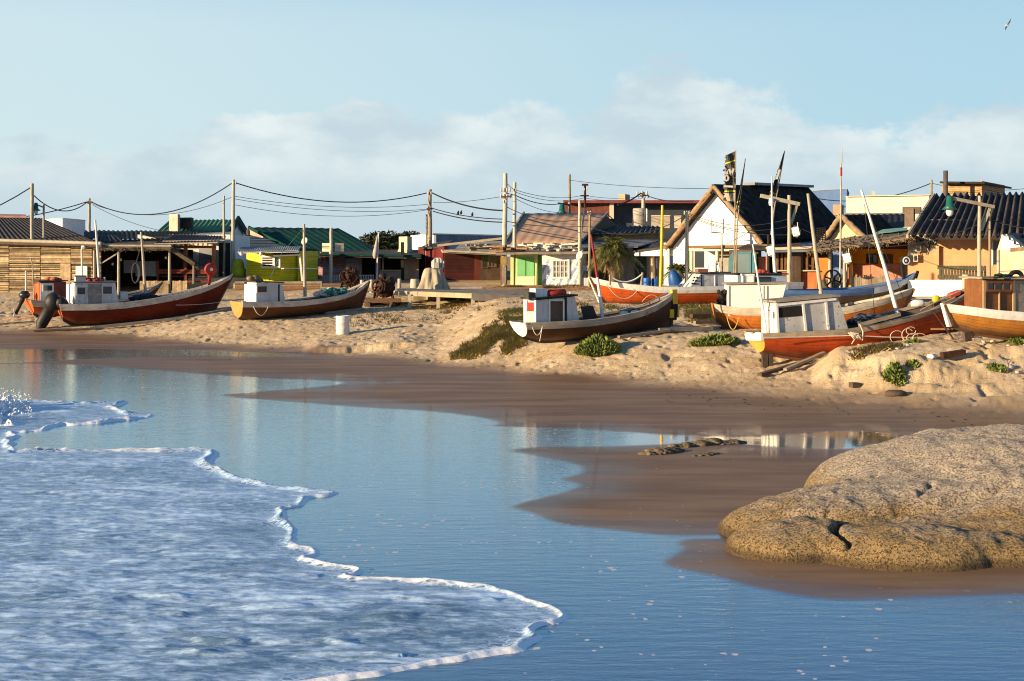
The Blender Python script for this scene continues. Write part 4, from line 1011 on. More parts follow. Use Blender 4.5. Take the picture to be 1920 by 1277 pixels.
for k in range(9): mb.blob(pl.hit(rnd(1418, 1440), rnd(508, 514), 0), rnd(.12, .22), .2, .1, .2, 1)
item('red_tarp', 'crumpled red tarpaulin on the pale blue boat cabin', 'tarpaulin', mb, M('scarlet_tarp', (.5, .06, .03), .7, .3))
# ------------------------------------------------------------------ the village
def house(name, label, pl_or_pt, cat='house', group=None):
    return thing(name, label, cat, tuple(pl_or_pt), group)
def block(parent, name, plan, z0, z1, mat):
    """walls over a plan outline [(photo column, distance)]"""
    pts = [((x-960)*Y/F, Y) for x, Y in plan]
    return MB().prism([(a, b, z0) for a, b in pts], (0, 0, z1-z0)).build(name, mat, parent)
def zat(y, Y): return CH-(y-YH)*Y/F
def post(parent, name, x, y0, y1, Y, r, mat, x1=None):
    mb = MB(); mb.tube([W(x, y1+2, Y), W((x+(x1 if x1 is not None else x))/2, (y0+y1)/2, Y), W(x1 if x1 is not None else x, y0, Y)], [r, r*.95, r*.85], 8)
    return mb.build(name, mat, parent)
def barge(parent, name, pts, r, mat):
    mb = MB(); P = [Vector(p) for p in pts]; n = 14
    q = [P[0].lerp(P[1], i/n)+Vector((0, 0, rnd(-.03, .03))) for i in range(n+1)]
    mb.tube(q, [r*rnd(.85, 1.15) for _ in q], 9); return mb.build(name, mat, parent)
THATCH = M('dry_thatch', (.30, .21, .12), .95, .4, 5, .9, 30, grain=(9, 9, 1.2))
DTHATCH = M('black_thatch', (.042, .037, .033), .95, .5, 3, .8, 22, spec=.05)
def thatch(parent, name, A, B, C, D, th, mat, fr=.25, n=120):
    """thick thatch: a slab with stalks hanging past the eave A-B"""
    A, B, C, D = map(Vector, (A, B, C, D)); nor = (B-A).cross(D-A).normalized()
    if nor.z > 0: nor = -nor
    mb = MB(); mb.prism([A, B, C, D], nor*th)
    dn = (A-D).normalized()
    for i in range(n):
        t = rnd(0, 1); p = A.lerp(B, t)+nor*rnd(0, th)+Vector((rnd(-.03, .03), 0, 0))
        e = p+dn*rnd(.2, 1)*fr+Vector((rnd(-.08, .08), rnd(-.05, .05), -rnd(0, .5)*fr))
        mb.tube([p-dn*.3-nor*.0, e], [.03, .012], 4)
    for i in range(n//2):
        t = rnd(0, 1); s_ = rnd(0, 1); p = A.lerp(B, t).lerp(D.lerp(C, t), s_)-nor*.02
        mb.tube([p, p+dn*rnd(.3, .7)+Vector((rnd(-.1, .1), 0, .01))], [.03, .01], 4)
    return mb.build(name, mat, parent)

# --- timber wall at the left
pl = PL(-40, 72.5, 190, 70.5)
h = house('timber_wall', 'long wall of weathered horizontal planks at the left edge', pl.hit(75, 552), 'wall')
mb = MB()
zb = pl.hit(75, 557).z; zt = pl.hit(75, 458).z
for x0, x1 in ((-40, 16.5), (18, 75.5), (76.8, 132.5), (133.6, 189)):
    a, b = pl.hit(x0, 500), pl.hit(x1, 500); boards(mb, (a.x, a.y), (b.x, b.y), zb, zt, 27, .05, pl.N, .022, .03)
mb.build('planks', RAWW, h)
mb = MB(); q = pl.shift(-.1); mb.prism([q.hit(x, y) for x, y in rect(-40, 458, 190, 557)], -pl.N*.04); mb.build('backing', DARKW, h)
mb = MB(); mb.tube([pl.hit(-40, 450, .15), pl.hit(70, 453, .15), pl.hit(190, 457, .15)], .11, 8); mb.build('top_rail', PALEW, h)
mb = MB(); mb.prism([pl.hit(x, y, .4) for x, y in ((-40, 452), (190, 459), (190, 463), (-40, 457))], -pl.N*.8); mb.build('eave_board', DARKW, h)
face(h, 'hatch', pl, rect(113, 494, 132, 540), .04, RAWW, .06)
mb = MB(); mb.prism([pl.hit(x, y, .16) for x, y in rect(142, 499, 163, 519)], -pl.N*.1); item('meter_cabinet', 'white cabinet fixed on the timber plank wall', 'cabinet', mb, WHITE)
r = thing('wall_lamp', 'thin white lamp pole against the timber wall with a small head', 'lamp', tuple(pl.hit(154, 552, .4)))
MB().tube([pl.hit(155, 552, .4), pl.hit(153, 470, .4), pl.hit(154, 462, .4), pl.hit(158, 462, .5)], .05, 8).build('pole', WHITE, r)
MB().blob(pl.hit(159, 465, .55), .14, .12, .1, .05, 2).build('lamp_shade', GREY, r)
# --- dark roofed building behind it
h = house('dark_roof_house', 'low house with a charcoal corrugated roof behind the timber wall', W(60, 552, 76))
block(h, 'wall', [(-60, 75), (168, 75), (168, 84), (-60, 84)], 1.2, zat(452, 75), DARKW)
corr(h, 'roof', W(-70, 452, 73.5), W(176, 452, 73.5), W(78, 409, 82), W(-70, 402, 82), DGREY, .3, .03)
slab(h, 'ridge_board', W(-70, 404, 81.5), W(50, 405, 81.5), W(48, 402, 83), W(-70, 400, 83), .12, M('pink_board', (.45, .25, .2), .8))
h = house('flat_house', 'small white flat roofed house beyond the charcoal roof', W(117, 560, 88))
block(h, 'wall', [(78, 92), (117, 88), (160, 93), (125, 99)], 1.5, zat(410, 88), M('shade_blue_wall', (.58, .63, .68), .85, .1, 2, .2))  # white wall; the blue of its shaded side is put into the colour
block(h, 'parapet', [(77, 92), (117, 87.9), (161, 93), (125, 99.3)], zat(410, 88)+.003, zat(408.6, 88), CREAM)
# --- black roofs
h = house('black_roof_shed', 'shed with a sagging black corrugated roof left of the thatched shelter', W(225, 550, 80))
block(h, 'wall', [(165, 81), (300, 81), (300, 88), (165, 88)], 1.5, zat(449, 81), WHITEC)
corr(h, 'roof', W(156, 448, 79.5), W(306, 449, 79.5), W(302, 433, 87), W(158, 432, 87), BLACK, .3, .04, .1)
h = house('striped_roof_shed', 'tiny shed with a black and silver striped lean-to roof', W(205, 550, 76))
block(h, 'wall', [(182, 76.4), (226, 76.4), (226, 80), (182, 80)], 1.5, zat(453, 76.4), DARKW)
corr(h, 'roof', W(176, 456, 75.5), W(229, 452, 75.5), W(214, 441, 80), W(184, 442, 80), BLACK, .32, .06)
# --- thatched shelter
h = house('thatched_shelter', 'open thatched beach shelter on slim pale posts beside the timber wall', W(270, 548, 72), 'shelter')
for x in (177, 222.5, 318): post(h, 'post', x, 461, 549, 70.5, .085, PALEW)
mb = MB(); mb.tube([W(175, 461.5, 70.5), W(321, 462, 70.5)], .09, 8); mb.build('beam', PALEW, h)
mb = MB(); mb.bar(W(190, 494, 70.6), W(233, 467, 70.6), .09, .07); mb.build('brace', PALEW, h)
thatch(h, 'roof', W(174, 462, 70.2), W(321, 463, 70.2), W(330, 452, 78), W(176, 452, 78), .22, M('grey_thatch', (.13, .095, .06), .95, .5, 5, .9, 30), .3, 60)
thatch(h, 'side_roof', W(366, 493, 70.4), W(366, 491, 77), W(320, 461, 77), W(320, 463, 70.4), .2, M('grey_thatch', (.13, .095, .06)), .35, 70)
block(h, 'back_wall', [(182, 78), (362, 78), (362, 78.3), (182, 78.3)], 1.5, zat(468, 78), DARKW)
block(h, 'side_wall', [(190, 71.6), (191.5, 71.6), (184, 78), (182.5, 78)], 1.45, zat(468, 74), DARKW)
post(h, 'post', 363, 491, 530, 70.6, .06, GREYW)
for i, (x0, x1, lb) in enumerate(((262, 316, 'pale plank counter front, the longer one, under the thatched shelter'), (323, 351, 'pale plank counter front, the shorter one, under the thatched shelter'))):
    mb = MB(); a, b = W(x0, 550, 70.0), W(x1, 550, 70.0); n = int((x1-x0)/4)
    for k in range(n):
        p = a.lerp(b, k/n); q_ = a.lerp(b, (k+.94)/n); dz = rnd(-.02, .02)
        mb.prism([p, q_, q_+Vector((0, 0, .68+dz)), p+Vector((0, 0, .68+dz))], (0, rnd(.04, .06), 0))
    item('counter_front', lb, 'counter', mb, RAWW, 'plank counter fronts')
h2 = house('red_bench', 'dark red timber railing bench inside the thatched shelter', W(340, 532, 72.5), 'bench')
RB = M('oxide_red_wood', (.16, .032, .022), .7, .3, 3, .3)
for x in (296, 348.5, 391): MB().bar(W(x, 532, 72.5), W(x, 489, 72.5), .13, .13, (0, 1, 0)).build('post', RB, h2)
for y in (507, 511.5): MB().bar(W(294, y, 72.42), W(394, y, 72.42), .05, .12).build('rail', RB, h2)
MB().bar(W(294, 528, 72.42), W(394, 528, 72.42), .05, .1).build('rail', RB, h2)
block(h2, 'seat', [(294, 72.7), (392, 72.7), (392, 73.2), (294, 73.2)], zat(519, 72.7), zat(518, 72.7)+.03, RB)
for x, y, lb in ((211, 495, 'leftmost'), (226.5, 487, 'middle'), (311, 483, 'rightmost')):
    r = thing('hanging_bulb', '%s of three bulbs hanging under the thatched shelter' % lb, 'light bulb', tuple(W(x, y, 72)), 'bulbs under the thatched shelter')
    MB().tube([W(x, 466, 72), W(x, y-2, 72)], .012, 5).build('cord', ROPEB, r); MB().blob(W(x, y, 72), .07, .07, .09, .02, 2).build('bulb', M('bulb_glass', (.85, .85, .8), .2, .02), r)
mb = MB(); c = W(253, 512, 71.5)
for i in range(4): mb.tube([c+Vector((.18*math.cos(a*.4)*(1+.1*i), .03*i, .55*math.sin(a*.4)+rnd(-.03, .03))) for a in range(17)], .018, 5)
mb.tube([W(262, 470, 71.5), W(255, 492, 71.5)], .018, 5); item('rope_coil', 'rope coil hanging in the thatched shelter', 'rope', mb, ROPE)
for k, (x0, x1, y0, y1) in enumerate(((232, 252, 488, 512), (254, 292, 490, 518))):
    mb = MB(); mb.prism([W(x, y, 75) for x, y in rect(x0, y0, x1, y1)], (0, .5, 0)); item('chest_freezer', '%s pale chest standing at the back of the thatched shelter' % ('narrow' if k == 0 else 'wide'), 'chest', mb, M('pale_chest', (.5, .54, .6), .5, .1))
# --- verandah house
h = house('verandah_house', 'white house with an orange timber verandah and dark layered lean-to roof', W(370, 530, 78))
pl = PL(255, 80.5, 432, 80.5)
face(h, 'wall', pl, rect(258, 440, 432, 532), 6, WHITEC)
face(h, 'wall_panel', pl.shift(.2), rect(373, 467, 399, 497), .1, M('grey_panel', (.34, .35, .4), .8, .15))
corr(h, 'upper_roof', W(262, 441, 79.9), W(372, 438, 79.9), W(372, 434, 86), W(300, 434, 86), DGREY, .22, .03)
for k, (x0, y0, x1, y1, Y, xb0, xb1) in enumerate(((289, 457, 408, 454, 74, 305, 412), (305, 452, 421, 450, 75.6, 325, 424))):
    corr(h, 'lean_roof', W(x0, y0, Y), W(x1, y1, Y), W(xb1, y1-8, Y+4.3), W(xb0, y0-10, Y+4.3), DGREY, .2, .025)
    mb = MB(); mb.bar(W(x0, y0+.6, Y-.05), W(x1, y1+.6, Y-.05), .05, .07); mb.build('fascia', PALEW, h)
OT = M('orange_timber', (.50, .21, .07), .7, .25, 3, .3)
for x in (348, 401): MB().bar(W(x, 525, 75), W(x, 458, 75), .2, .2, (0, 1, 0)).build('post', OT, h)
mb = MB(); mb.bar(W(325, 463, 75.01), W(405, 463.5, 75.01), .16, .17); mb.build('beam', OT, h)
for x in range(335, 400, 9): MB().bar(W(x, 459.5, 73.6), W(x+1, 457, 78), .07, .09).build('rafter', OT, h)
block(h, 'deck', [(352, 73.6), (462, 73.6), (462, 80), (352, 80)], 1.6, zat(521, 73.6), M('pale_deck', (.5, .4, .26), .8, .25, 3, .3))
block(h, 'room_wall', [(410, 78.5), (432, 78.5), (432, 80), (410, 80)], zat(521, 78), zat(455, 78), DARKW)
for k, x in enumerate((356, 377)):
    r = thing('cafe_table', '%s dark table on the verandah deck' % ('left hand' if k == 0 else 'right hand'), 'table', tuple(W(x, 521, 75.5)), 'verandah tables')
    c = W(x, 521, 75.5)
    MB().box(c+Vector((0, 0, .72)), (.4, 0, 0), (0, .35, 0), (0, 0, .025)).build('tabletop', DARKW, r)
    for i in (-.33, .33):
        for j in (-.28, .28): MB().bar(c+Vector((i, j, 0)), c+Vector((i, j, .7)), .05, .05).build('leg', DARKW, r)
mb = MB(); c = W(447, 520, 75)
mb.lathe(c, [(.02, 0), (.42, .02), (.44, .5), (.36, .52), (.3, .9), (.2, 1.05), (.01, 1.08)], 14); item('covered_barbecue', 'lime green covered bin on the verandah deck corner', 'bin', mb, M('lime_cover', (.38, .46, .02), .7, .25))
# --- green roofed house behind
GRS = M('green_sheet', (.07, .20, .06), .6, .25, 3, .2); DGRS = M('bottle_green_sheet', (.007, .05, .036), .85, .3, 1.6, .3, 16, stain=((.03, .12, .1), .12, 2.2), spec=.12)
h = house('green_roof_house', 'white house with a bright green corrugated roof and brick chimney', W(380, 550, 95))
block(h, 'wall', [(300, 95), (432, 95), (462, 101), (330, 102)], 1.6, zat(431, 95), CREAM)
gp = PL(432, 94.9, 463, 100.9)
face(h, 'gable_wall', gp, [(432, 470), (432, 432), (447, 414), (461, 436), (461, 470)], .3, M('shade_blue_wall', (.58, .63, .68)), .05)  # bluish shade on the white gable put into its colour
corr(h, 'roof', W(293, 435, 94), W(433, 434, 94), W(447, 412, 99), W(318, 412, 99), GRS, .34, .04)
mb = MB()
for a, b in (((433, 434), (447, 411)), ((447, 411), (463, 437))): mb.bar(gp.hit(*a, .3), gp.hit(*b, .3), .1, .55)
mb.build('barge_board', DGRS, h)
ch = block(h, 'chimney', [(317, 92), (333, 91), (338, 93), (322, 94)], zat(436, 92), zat(402, 92), M('pink_brick', (.52, .38, .29), .9, .2))
r = thing('water_tank', 'dark grey square water tank beside the pale chimney', 'water tank', tuple(W(347, 427, 93)))
block(r, 'tank', [(336, 93), (359, 92.5), (363, 95), (340, 95.5)], zat(427, 93), zat(409.5, 93), DGREY); block(r, 'lid', [(335.5, 92.9), (359.6, 92.4), (363.6, 95.1), (339.6, 95.6)], zat(409.5, 93), zat(408, 93), GREY)
h = house('grey_lean_house', 'pale grey lean-to building between verandah roof and green roof', W(400, 550, 88))
block(h, 'wall', [(340, 88), (436, 88), (436, 93), (340, 93)], 1.6, zat(440, 88), M('pale_grey_wall', (.40, .42, .46), .85, .15, 2, .2)); slab(h, 'roof', W(336, 441, 87.6), W(438, 436, 87.6), W(438, 434, 93.4), W(336, 438, 93.4), .15, GREY)
# --- yellow shack
YL = M('lime_yellow_boards', (.60, .56, .012), .6, .14, 2, .3, 20, isl=.12)
h = house('yellow_shack', 'lime yellow timber shack with a white shelved window', W(520, 527, 73.5))
pA, pB, pC = PL(462, 74.5, 527, 73), PL(527, 73, 560, 74), PL(559, 73.6, 596, 78)
for nm, pl, x0, x1 in (('front_wall', pA, 462, 526.8), ('side_wall', pB, 527.2, 559.5), ('recessed_wall', pC, 560, 596)):
    mb = MB(); a, b = pl.hit(x0, 500), pl.hit(x1, 500); boards(mb, (a.x, a.y), (b.x, b.y), zat(529, 73.5), zat(470, 73.5), 15, .06, pl.N, .003, .008); mb.build(nm, YL, h)
block(h, 'core', [(464, 74.8), (527, 73.3), (558, 74.3), (595, 78.4), (470, 79)], 1.3, zat(470, 74), DARKW)
block(h, 'plinth', [(440, 72.4), (604, 72.4), (604, 80), (440, 80)], 1.3, zat(527, 73.5), GREYW)
win(h, pA, 491, 481, 513, 501, WHITE, GLASS, 1, 4, .1, .05); win(h, pA, 514, 481, 524.5, 501, WHITE, GLASS, 1, 1, .1, .05, name='side_window')
corr(h, 'roof', W(446, 472, 70.8), W(560, 470, 71), W(566, 461, 79), W(452, 463, 79), GREY, .12, .012)
mb = MB(); mb.bar(W(446, 473.5, 70.9), W(560, 471.5, 71.1), .06, .1); mb.build('fascia', WHITE, h)
slab(h, 'awning', W(514, 480, 70.5), W(562, 478, 70.8), W(562, 473, 73), W(509, 474, 73), .03, GREY)
mb = MB(); q = pB.shift(.25); mb.prism([q.hit(x, y) for x, y in rect(527, 502.5, 593, 504.5)], pB.N*.25); mb.build('shelf', WHITE, h)
MB().bar(W(567, 527, 71), W(562, 479, 71), .14, .1).build('post', WHITE, h)
for k, x in enumerate((452.5, 462.5)):
    r = thing('wall_light', '%s small white globe light under the yellow shack eave' % ('left' if k == 0 else 'right'), 'light', tuple(W(x if k == 0 else 489, 476.5, 70.9)), 'globe lights on the yellow shack')
    MB().blob(W(x if k == 0 else 489, 476.5, 70.9), .1, .1, .1, .02, 2).build('globe', WHITE, r); MB().tube([W(x if k == 0 else 489, 472, 70.9), W(x if k == 0 else 489, 475.5, 70.9)], .05, 6).build('bracket', WHITE, r)
# --- bottle green roof
CLAP = M('pinkish_clapboard', (.52, .38, .27), .8, .25, 2, .3, 20, isl=.2)
h = house('bottle_green_house', 'house with a wide bottle green hipped roof and clapboard gable', W(590, 530, 89))
gp = PL(466, 93, 557, 87.5)
mb = MB(); a, b = gp.hit(468, 500), gp.hit(556, 500); n = 14
for i in range(n):
    y0 = 470-(470-428)*i/n; y1 = 470-(470-428)*(i+.93)/n
    xr0 = 556-(556-468)*(i/n); xr1 = 556-(556-468)*((i+.93)/n)
    mb.prism([gp.hit(467, y0), gp.hit(xr0, y0), gp.hit(xr1, y1), gp.hit(467, y1)], -gp.N*.06)
mb.prism([gp.hit(x, y) for x, y in rect(467, 470, 556, 527)], -gp.N*.1)
mb.build('gable_wall', CLAP, h)
corr(h, 'roof', W(555, 473, 86.6), W(709, 476, 88), W(632, 428, 95), W(466, 426, 95), DGRS, .5, .02)
slab(h, 'hip', W(709, 476, 88), W(720, 474, 99), W(634, 427.5, 95.5), W(632, 428, 95), .1, DGRS)
mb = MB(); mb.bar(gp.hit(556, 472, .2), gp.hit(466, 426, .2), .12, .22); mb.build('barge_board', DGRS, h)
MB().bar(W(465, 473, 86), W(465, 432, 91), .2, .2, (0, 1, 0)).build('corner_post', DARKW, h)
block(h, 'core', [(558, 88.5), (700, 89.5), (700, 98), (500, 98)], 1.8, zat(474, 89), DARKW)
def dish(label, x, y, Y, r, az=.6, group='satellite dishes', mat=None):
    c = W(x, y, Y); t = thing('satellite_dish', label, 'satellite dish', tuple(c), group); ax = Vector((-math.sin(az), -math.cos(az), .35)).normalized()
    MB().lathe(c, [(.01, 0), (r*.5, .04*r/.4), (r, .18*r/.4), (r*1.0, .2*r/.4), (r*.5, .07*r/.4), (.01, .03)], 18, ax).build('reflector', mat or M('dish_grey', (.55, .54, .5), .6, .1), t)
    MB().tube([c-ax*.02, c-Vector((0, 0, r*1.3))], .03, 6).build('mount', GREY, t)
    MB().tube([c-Vector((0, 0, r*.9))+ax*.1, c+ax*r*1.1], .012, 5).build('feed_arm', GREY, t)
dish('small pale satellite dish on the bottle green roof beside the mast', 573, 453, 86, .26)
r = thing('roof_tank', 'pair of cream tank blocks on the bottle green roof behind the short pole', 'water tank', tuple(W(625, 472, 85.4)))
block(r, 'tank_block', [(604, 85.4), (619, 85.2), (621, 86.2), (606, 86.4)], zat(473, 85.4), zat(456, 85.4), CREAM); block(r, 'tank_block', [(628, 85.4), (645, 85.6), (645, 86.6), (628, 86.4)], zat(473, 85.4), zat(456, 85.4), CREAM)
# --- pink shack
PINK = M('faded_pink_boards', (.48, .29, .27), .8, .25, 2, .3, 22, isl=.25)
h = house('pink_shack', 'faded pink beach shack with dark openings and a picket fence', W(690, 530, 82))
pl = PL(597, 83, 786, 82)
block(h, 'core', [(599, 83.6), (784, 82.6), (786, 88), (600, 89)], 1.8, zat(478, 83), M('dark_inside', (.012, .01, .009)))  # near-black solid core painted as the unlit inside behind the openings
def bwall(parent, name, pl, x0, x1, y0, y1, n, mat, off=0):
    q = pl.shift(off) if off else pl; mb = MB(); a, b = q.hit(x0, 500), q.hit(x1, 500); Y = (a.y+b.y)/2
    boards(mb, (a.x, a.y), (b.x, b.y), zat(y1, Y), zat(y0, Y), n, .06, pl.N, .006, .01); return mb.build(name, mat, parent)
bwall(h, 'plank_wall', pl, 597, 648, 475, 530, 15, PINK); bwall(h, 'plank_panel', pl, 648.5, 674, 484, 522, 10, M('pale_pink_boards', (.52, .45, .42), .8, .2, 2, .3, 22, isl=.2))
face(h, 'door_post', pl, rect(704, 478, 713, 530), .15, PINK); face(h, 'door_post', pl, rect(674, 478, 678, 530), .15, PINK)
face(h, 'lower_wall', pl, rect(713, 507, 752, 532), .12, M('pinkish_render', (.42, .32, .28), .9, .2)); face(h, 'end_wall', pl, rect(757, 478, 785, 532), .15, M('sandy_render', (.50, .38, .25), .9, .25, 2, .3, 20, stain=((.25, .18, .12), .2, 4)))
face(h, 'window_frame', pl, rect(717, 483, 719, 507), .1, CREAM, .02); face(h, 'sill', pl, rect(715, 506, 754, 508), .2, CREAM, .1)
slab(h, 'roof', W(594, 476, 80.5), W(790, 480, 80), W(788, 468, 90), W(598, 468, 90), .18, DGREY)
mb = MB(); mb.bar(W(594, 476.5, 80.4), W(790, 480.5, 79.9), .05, .12); mb.build('fascia', DGRS, h)
MB().bar(W(755, 532, 80.5), W(754.5, 454, 80.5), .2, .2, (0, 1, 0)).build('post', BLACK, h)
cp = PL(748, 86, 772, 85)
mb = MB()
mb.prism([((x-960)*Y/F, Y, zat(478, 86)) for x, Y in ((745, 86), (763, 84.6), (778, 86), (760, 88))], (0, 0, .15))
cz0, cz1 = zat(474, 86), zat(444, 86)
mb.add([Vector(((x-960)*Y/F, Y, z)) for z, pts in ((cz0, ((744, 86.2), (763, 84.4), (778, 86.2), (760, 88.2))), (zat(466, 86), ((748, 86), (763.5, 84.9), (772.5, 86), (758, 87.4))), (cz1, ((748, 86), (763.5, 84.9), (772.5, 86), (758, 87.4)))) for x, Y in pts],
       [(i*4+j, i*4+(j+1) % 4, i*4+4+(j+1) % 4, i*4+4+j) for i in (0, 1) for j in range(4)]+[(8, 9, 10, 11), (3, 2, 1, 0)])
mb.build('chimney', M('cream_chimney', (.66, .56, .34), .85, .15), h)
def fence(name, label, x0, Y0, x1, Y1, y0, y1, n, mat, group=None, rails=2, wpx=.07, pointed=True, skew=0):
    a, b = G(x0, Y0), G(x1, Y1); hh = (y1-y0)*Y0/F; t = thing(name, label, 'fence', tuple((a+b)/2), group); D = (b-a).normalized()
    mb = MB()
    for i in range(n):
        p = a.lerp(b, i/(n-1)); k = hh*rnd(.9, 1.05); p = p+Vector((0, 0, -.1))
        mb.prism([p-D*wpx/2, p+D*wpx/2, p+D*(wpx/2+skew)+Vector((0, 0, k)), p+D*skew+Vector((0, 0, k+.06*pointed)), p-D*(wpx/2-skew)+Vector((0, 0, k))], (0, .025, 0))
    mb.build('pickets', mat, t)
    for r_ in range(rails):
        z = hh*(.25+.5*r_/max(1, rails-1)); mb = MB(); mb.bar(a+Vector((0, .05, z)), b+Vector((0, .05, z)), .04, .07); mb.build('rail', mat, t)
    return t
fence('picket_fence', 'pale pink picket fence in front of the pink shack', 604, 80, 700, 80, 516, 530, 22, M('pale_picket', (.5, .4, .37), .8, .2))
fence('picket_fence', 'short dark picket fence beside the yellow shack', 570, 81, 602, 81, 515, 529, 9, DARKW)
mb = MB(); c = W(622, 484, 82.4); mb.lathe(c, [(.01, .04), (.36, .04), (.38, 0), (.36, -.04)], 22, (0, -1, 0)); item('round_sign', 'orange round board on the pink shack behind the short pole', 'sign', mb, M('orange_board', (.48, .14, .04), .7, .35, 4, .3))
mb = MB()
for i in range(6): mb.blob(W(604+rnd(-2, 2), 476+i*3.2, 82.2), .1, .1, .14, .2, 1)
item('buoy_string', 'string of orange net floats hanging on the pink shack corner', 'floats', mb, M('orange_float', (.5, .13, .06), .6, .3))
r = thing('closed_parasol', 'closed pale parasol standing before the pink shack door', 'parasol', tuple(G(708, 79)))
MB().tube([W(706.5, 530, 79), W(708, 480, 79), W(710, 436, 79)], .045, 8).build('pole', WHITE, r)
MB().tube([W(708, 440+i*5, 79)+Vector((-.02*i, 0, 0)) for i in range(10)], [.03, .05, .07, .09, .11, .13, .15, .17, .15, .05], 9).build('canopy', M('faded_canopy', (.45, .36, .34), .9, .3), r)
# --- tree behind
def tree(name, label, x, y0, y1, Y, rx, mat, n=1500, group=None, leaf=.16):
    g = G(x, Y); top = zat(y0, Y); bot = zat(y1, Y); r = thing(name, label, 'tree', tuple(g), group)
    MB().tube([g, Vector((g.x+.1, g.y, (g.z+bot)/2)), Vector((g.x, g.y, (top+bot)/2))], [.25, .2, .12], 8).build('trunk', DARKW, r)
    mb = MB(); rz = (top-bot)/2; c = Vector((g.x, g.y, (top+bot)/2))
    cl = [(rnd(-.75, .75)*rx, rnd(-.6, .6)*rx, rnd(-.4, .55)*rz, rnd(.5, .8)) for _ in range(34)]
    for i in range(n):
        a, b_, k, q = random.choice(cl); v = Vector((random.gauss(0, 1), random.gauss(0, 1), random.gauss(0, 1))).normalized()*rnd(.55, 1.0)
        p = c+Vector((a+v.x*q*rx*.55, b_+v.y*q*rx*.55, k+v.z*q*rz*1.1))
        d1 = Vector((rnd(-1, 1), rnd(-1, 1), rnd(-.3, 1))).normalized()*leaf*rnd(.6, 1.6); d2 = d1.orthogonal().normalized()*leaf*rnd(.3, .6)
        mb.add([p-d1, p+d2, p+d1, p-d2], [(0, 1, 2, 3)])
    mb.build('crown', mat, r, normals=False)
LEAF = M('pine_leaf', (.05, .062, .02), .8, .5, 1.2, .1, 9, isl=.5)
tree('pine_tree', 'rounded dark green pine behind the pink shack', 737, 439, 484, 112, 3.0, LEAF, 8000, leaf=.2)
# --- white and slate building
h = house('slate_building', 'long slate blue building with a white end wall beyond the red shack', W(850, 545, 104))
block(h, 'wall', [(813, 100), (950, 108), (930, 118), (775, 110)], 1.8, zat(440, 100), M('slate_wall', (.20, .235, .29), .85, .3, 1.2, .3, 12, streak=.3))
face(h, 'end_wall', PL(773, 108, 813, 99.9), rect(770, 441, 813, 490), .2, WHITEC, .05)
block(h, 'parapet', [(811, 99.8), (953, 108.2), (932, 118.5), (772, 110.3)], zat(440, 100)+.003, zat(437.5, 100), CREAM)
# --- red shack
REDW = M('dark_red_boards', (.13, .014, .013), .75, .3, 2, .3, 20, isl=.15, streak=.2)
h = house('red_shack', 'dark red shack with a ribbed shutter wall and pale plank roof', W(850, 530, 80))
face(h, 'side_wall', PL(784, 84, 833, 79), rect(784, 463, 833, 531), .3, REDW); pl = PL(833, 79, 940, 79.5)
bwall(h, 'ribbed_shutter', pl, 833, 889, 470, 531, 22, M('maroon_slats', (.075, .015, .013), .7, .3, 2, .3, 20, isl=.3)); face(h, 'door', pl, rect(889, 473, 901, 531), .1, M('maroon_door', (.13, .03, .022), .7, .3)); face(h, 'front_wall', pl, rect(901, 470, 940, 531), .12, DARKW)
win(h, pl, 904, 474, 914, 502, DARKW, GLASS, 2, 2, .07); win(h, pl, 916, 474, 930, 500, M('brown_frame', (.16, .1, .07), .7), M('dull_pane', (.12, .11, .1), .2, .3), 2, 2, .07)
block(h, 'core', [(790, 84.5), (834, 80), (938, 80.2), (938, 87), (795, 89)], 1.8, zat(468, 80), DARKW)
slab(h, 'roof', W(830, 471, 77.2), W(944, 476, 77.2), W(950, 452, 90), W(815, 455, 90), .1, M('pale_plank_roof', (.46, .38, .29), .8, .35, 2, .4, 16, streak=.3))
mb = MB(); mb.bar(W(820, 460.5, 80), W(942, 447, 80), .1, .14); mb.build('roof_edge', PALEW, h); mb = MB(); mb.bar(W(833, 470.5, 77.1), W(942, 475.5, 77.1), .08, .1); mb.build('fascia', PALEW, h)
slab(h, 'rear_roof', W(785, 465, 82), W(832, 462, 79.5), W(850, 450, 90), W(800, 458, 92), .1, DGREY)
def plankheap(name, label, x0, x1, y0, y1, Y, n, mat):
    mb = MB()
    for i in range(n):
        x = rnd(x0, x1); y = rnd(y0, y1); L = rnd(10, 38); a = W(x-L/2, y+rnd(-1.5, 1.5), Y+rnd(-.5, .8)); b = W(x+L/2, y+rnd(-1.5, 1.5), Y+rnd(-.5, .8)); mb.bar(a, b, .16, rnd(.05, .13))
    return item(name, label, 'planks', mb, mat)
plankheap('plank_heap', 'untidy heap of old planks on the red shack roof edge', 880, 935, 456, 468, 77.6, 16, GREYW)
# --- green booth and mural house
h = house('green_booth', 'pale green booth with two closed green shutters', W(985, 538, 71))
pl = PL(955, 71.5, 1017, 71)
LG = M('pale_green_wall', (.42, .52, .22), .8, .15, 2, .2, 20); MG = M('mid_green', (.10, .24, .07), .8, .2, 2, .2); SG = M('shutter_green', (.14, .40, .16), .7, .15, 2, .2)
block(h, 'core', [(958, 71.9), (1014, 71.5), (1015, 76), (958, 76)], 1.7, zat(472, 71.5), MG)
face(h, 'post', pl, rect(957, 474, 963, 535), .2, LG, .12); face(h, 'front_wall', pl, [(967, 476), (1008, 476), (1008, 540), (966, 537)], .12, LG, .05); face(h, 'recess', pl, rect(1008, 476, 1017, 538), .1, MG, -.2)
for x0, x1 in ((970, 985), (987, 1001)): face(h, 'shutter', pl, rect(x0, 483, x1, 517.5), .04, SG, .1)
face(h, 'lower_panel', pl, rect(966.5, 519, 1001, 538.5), .03, CREAM, .075)
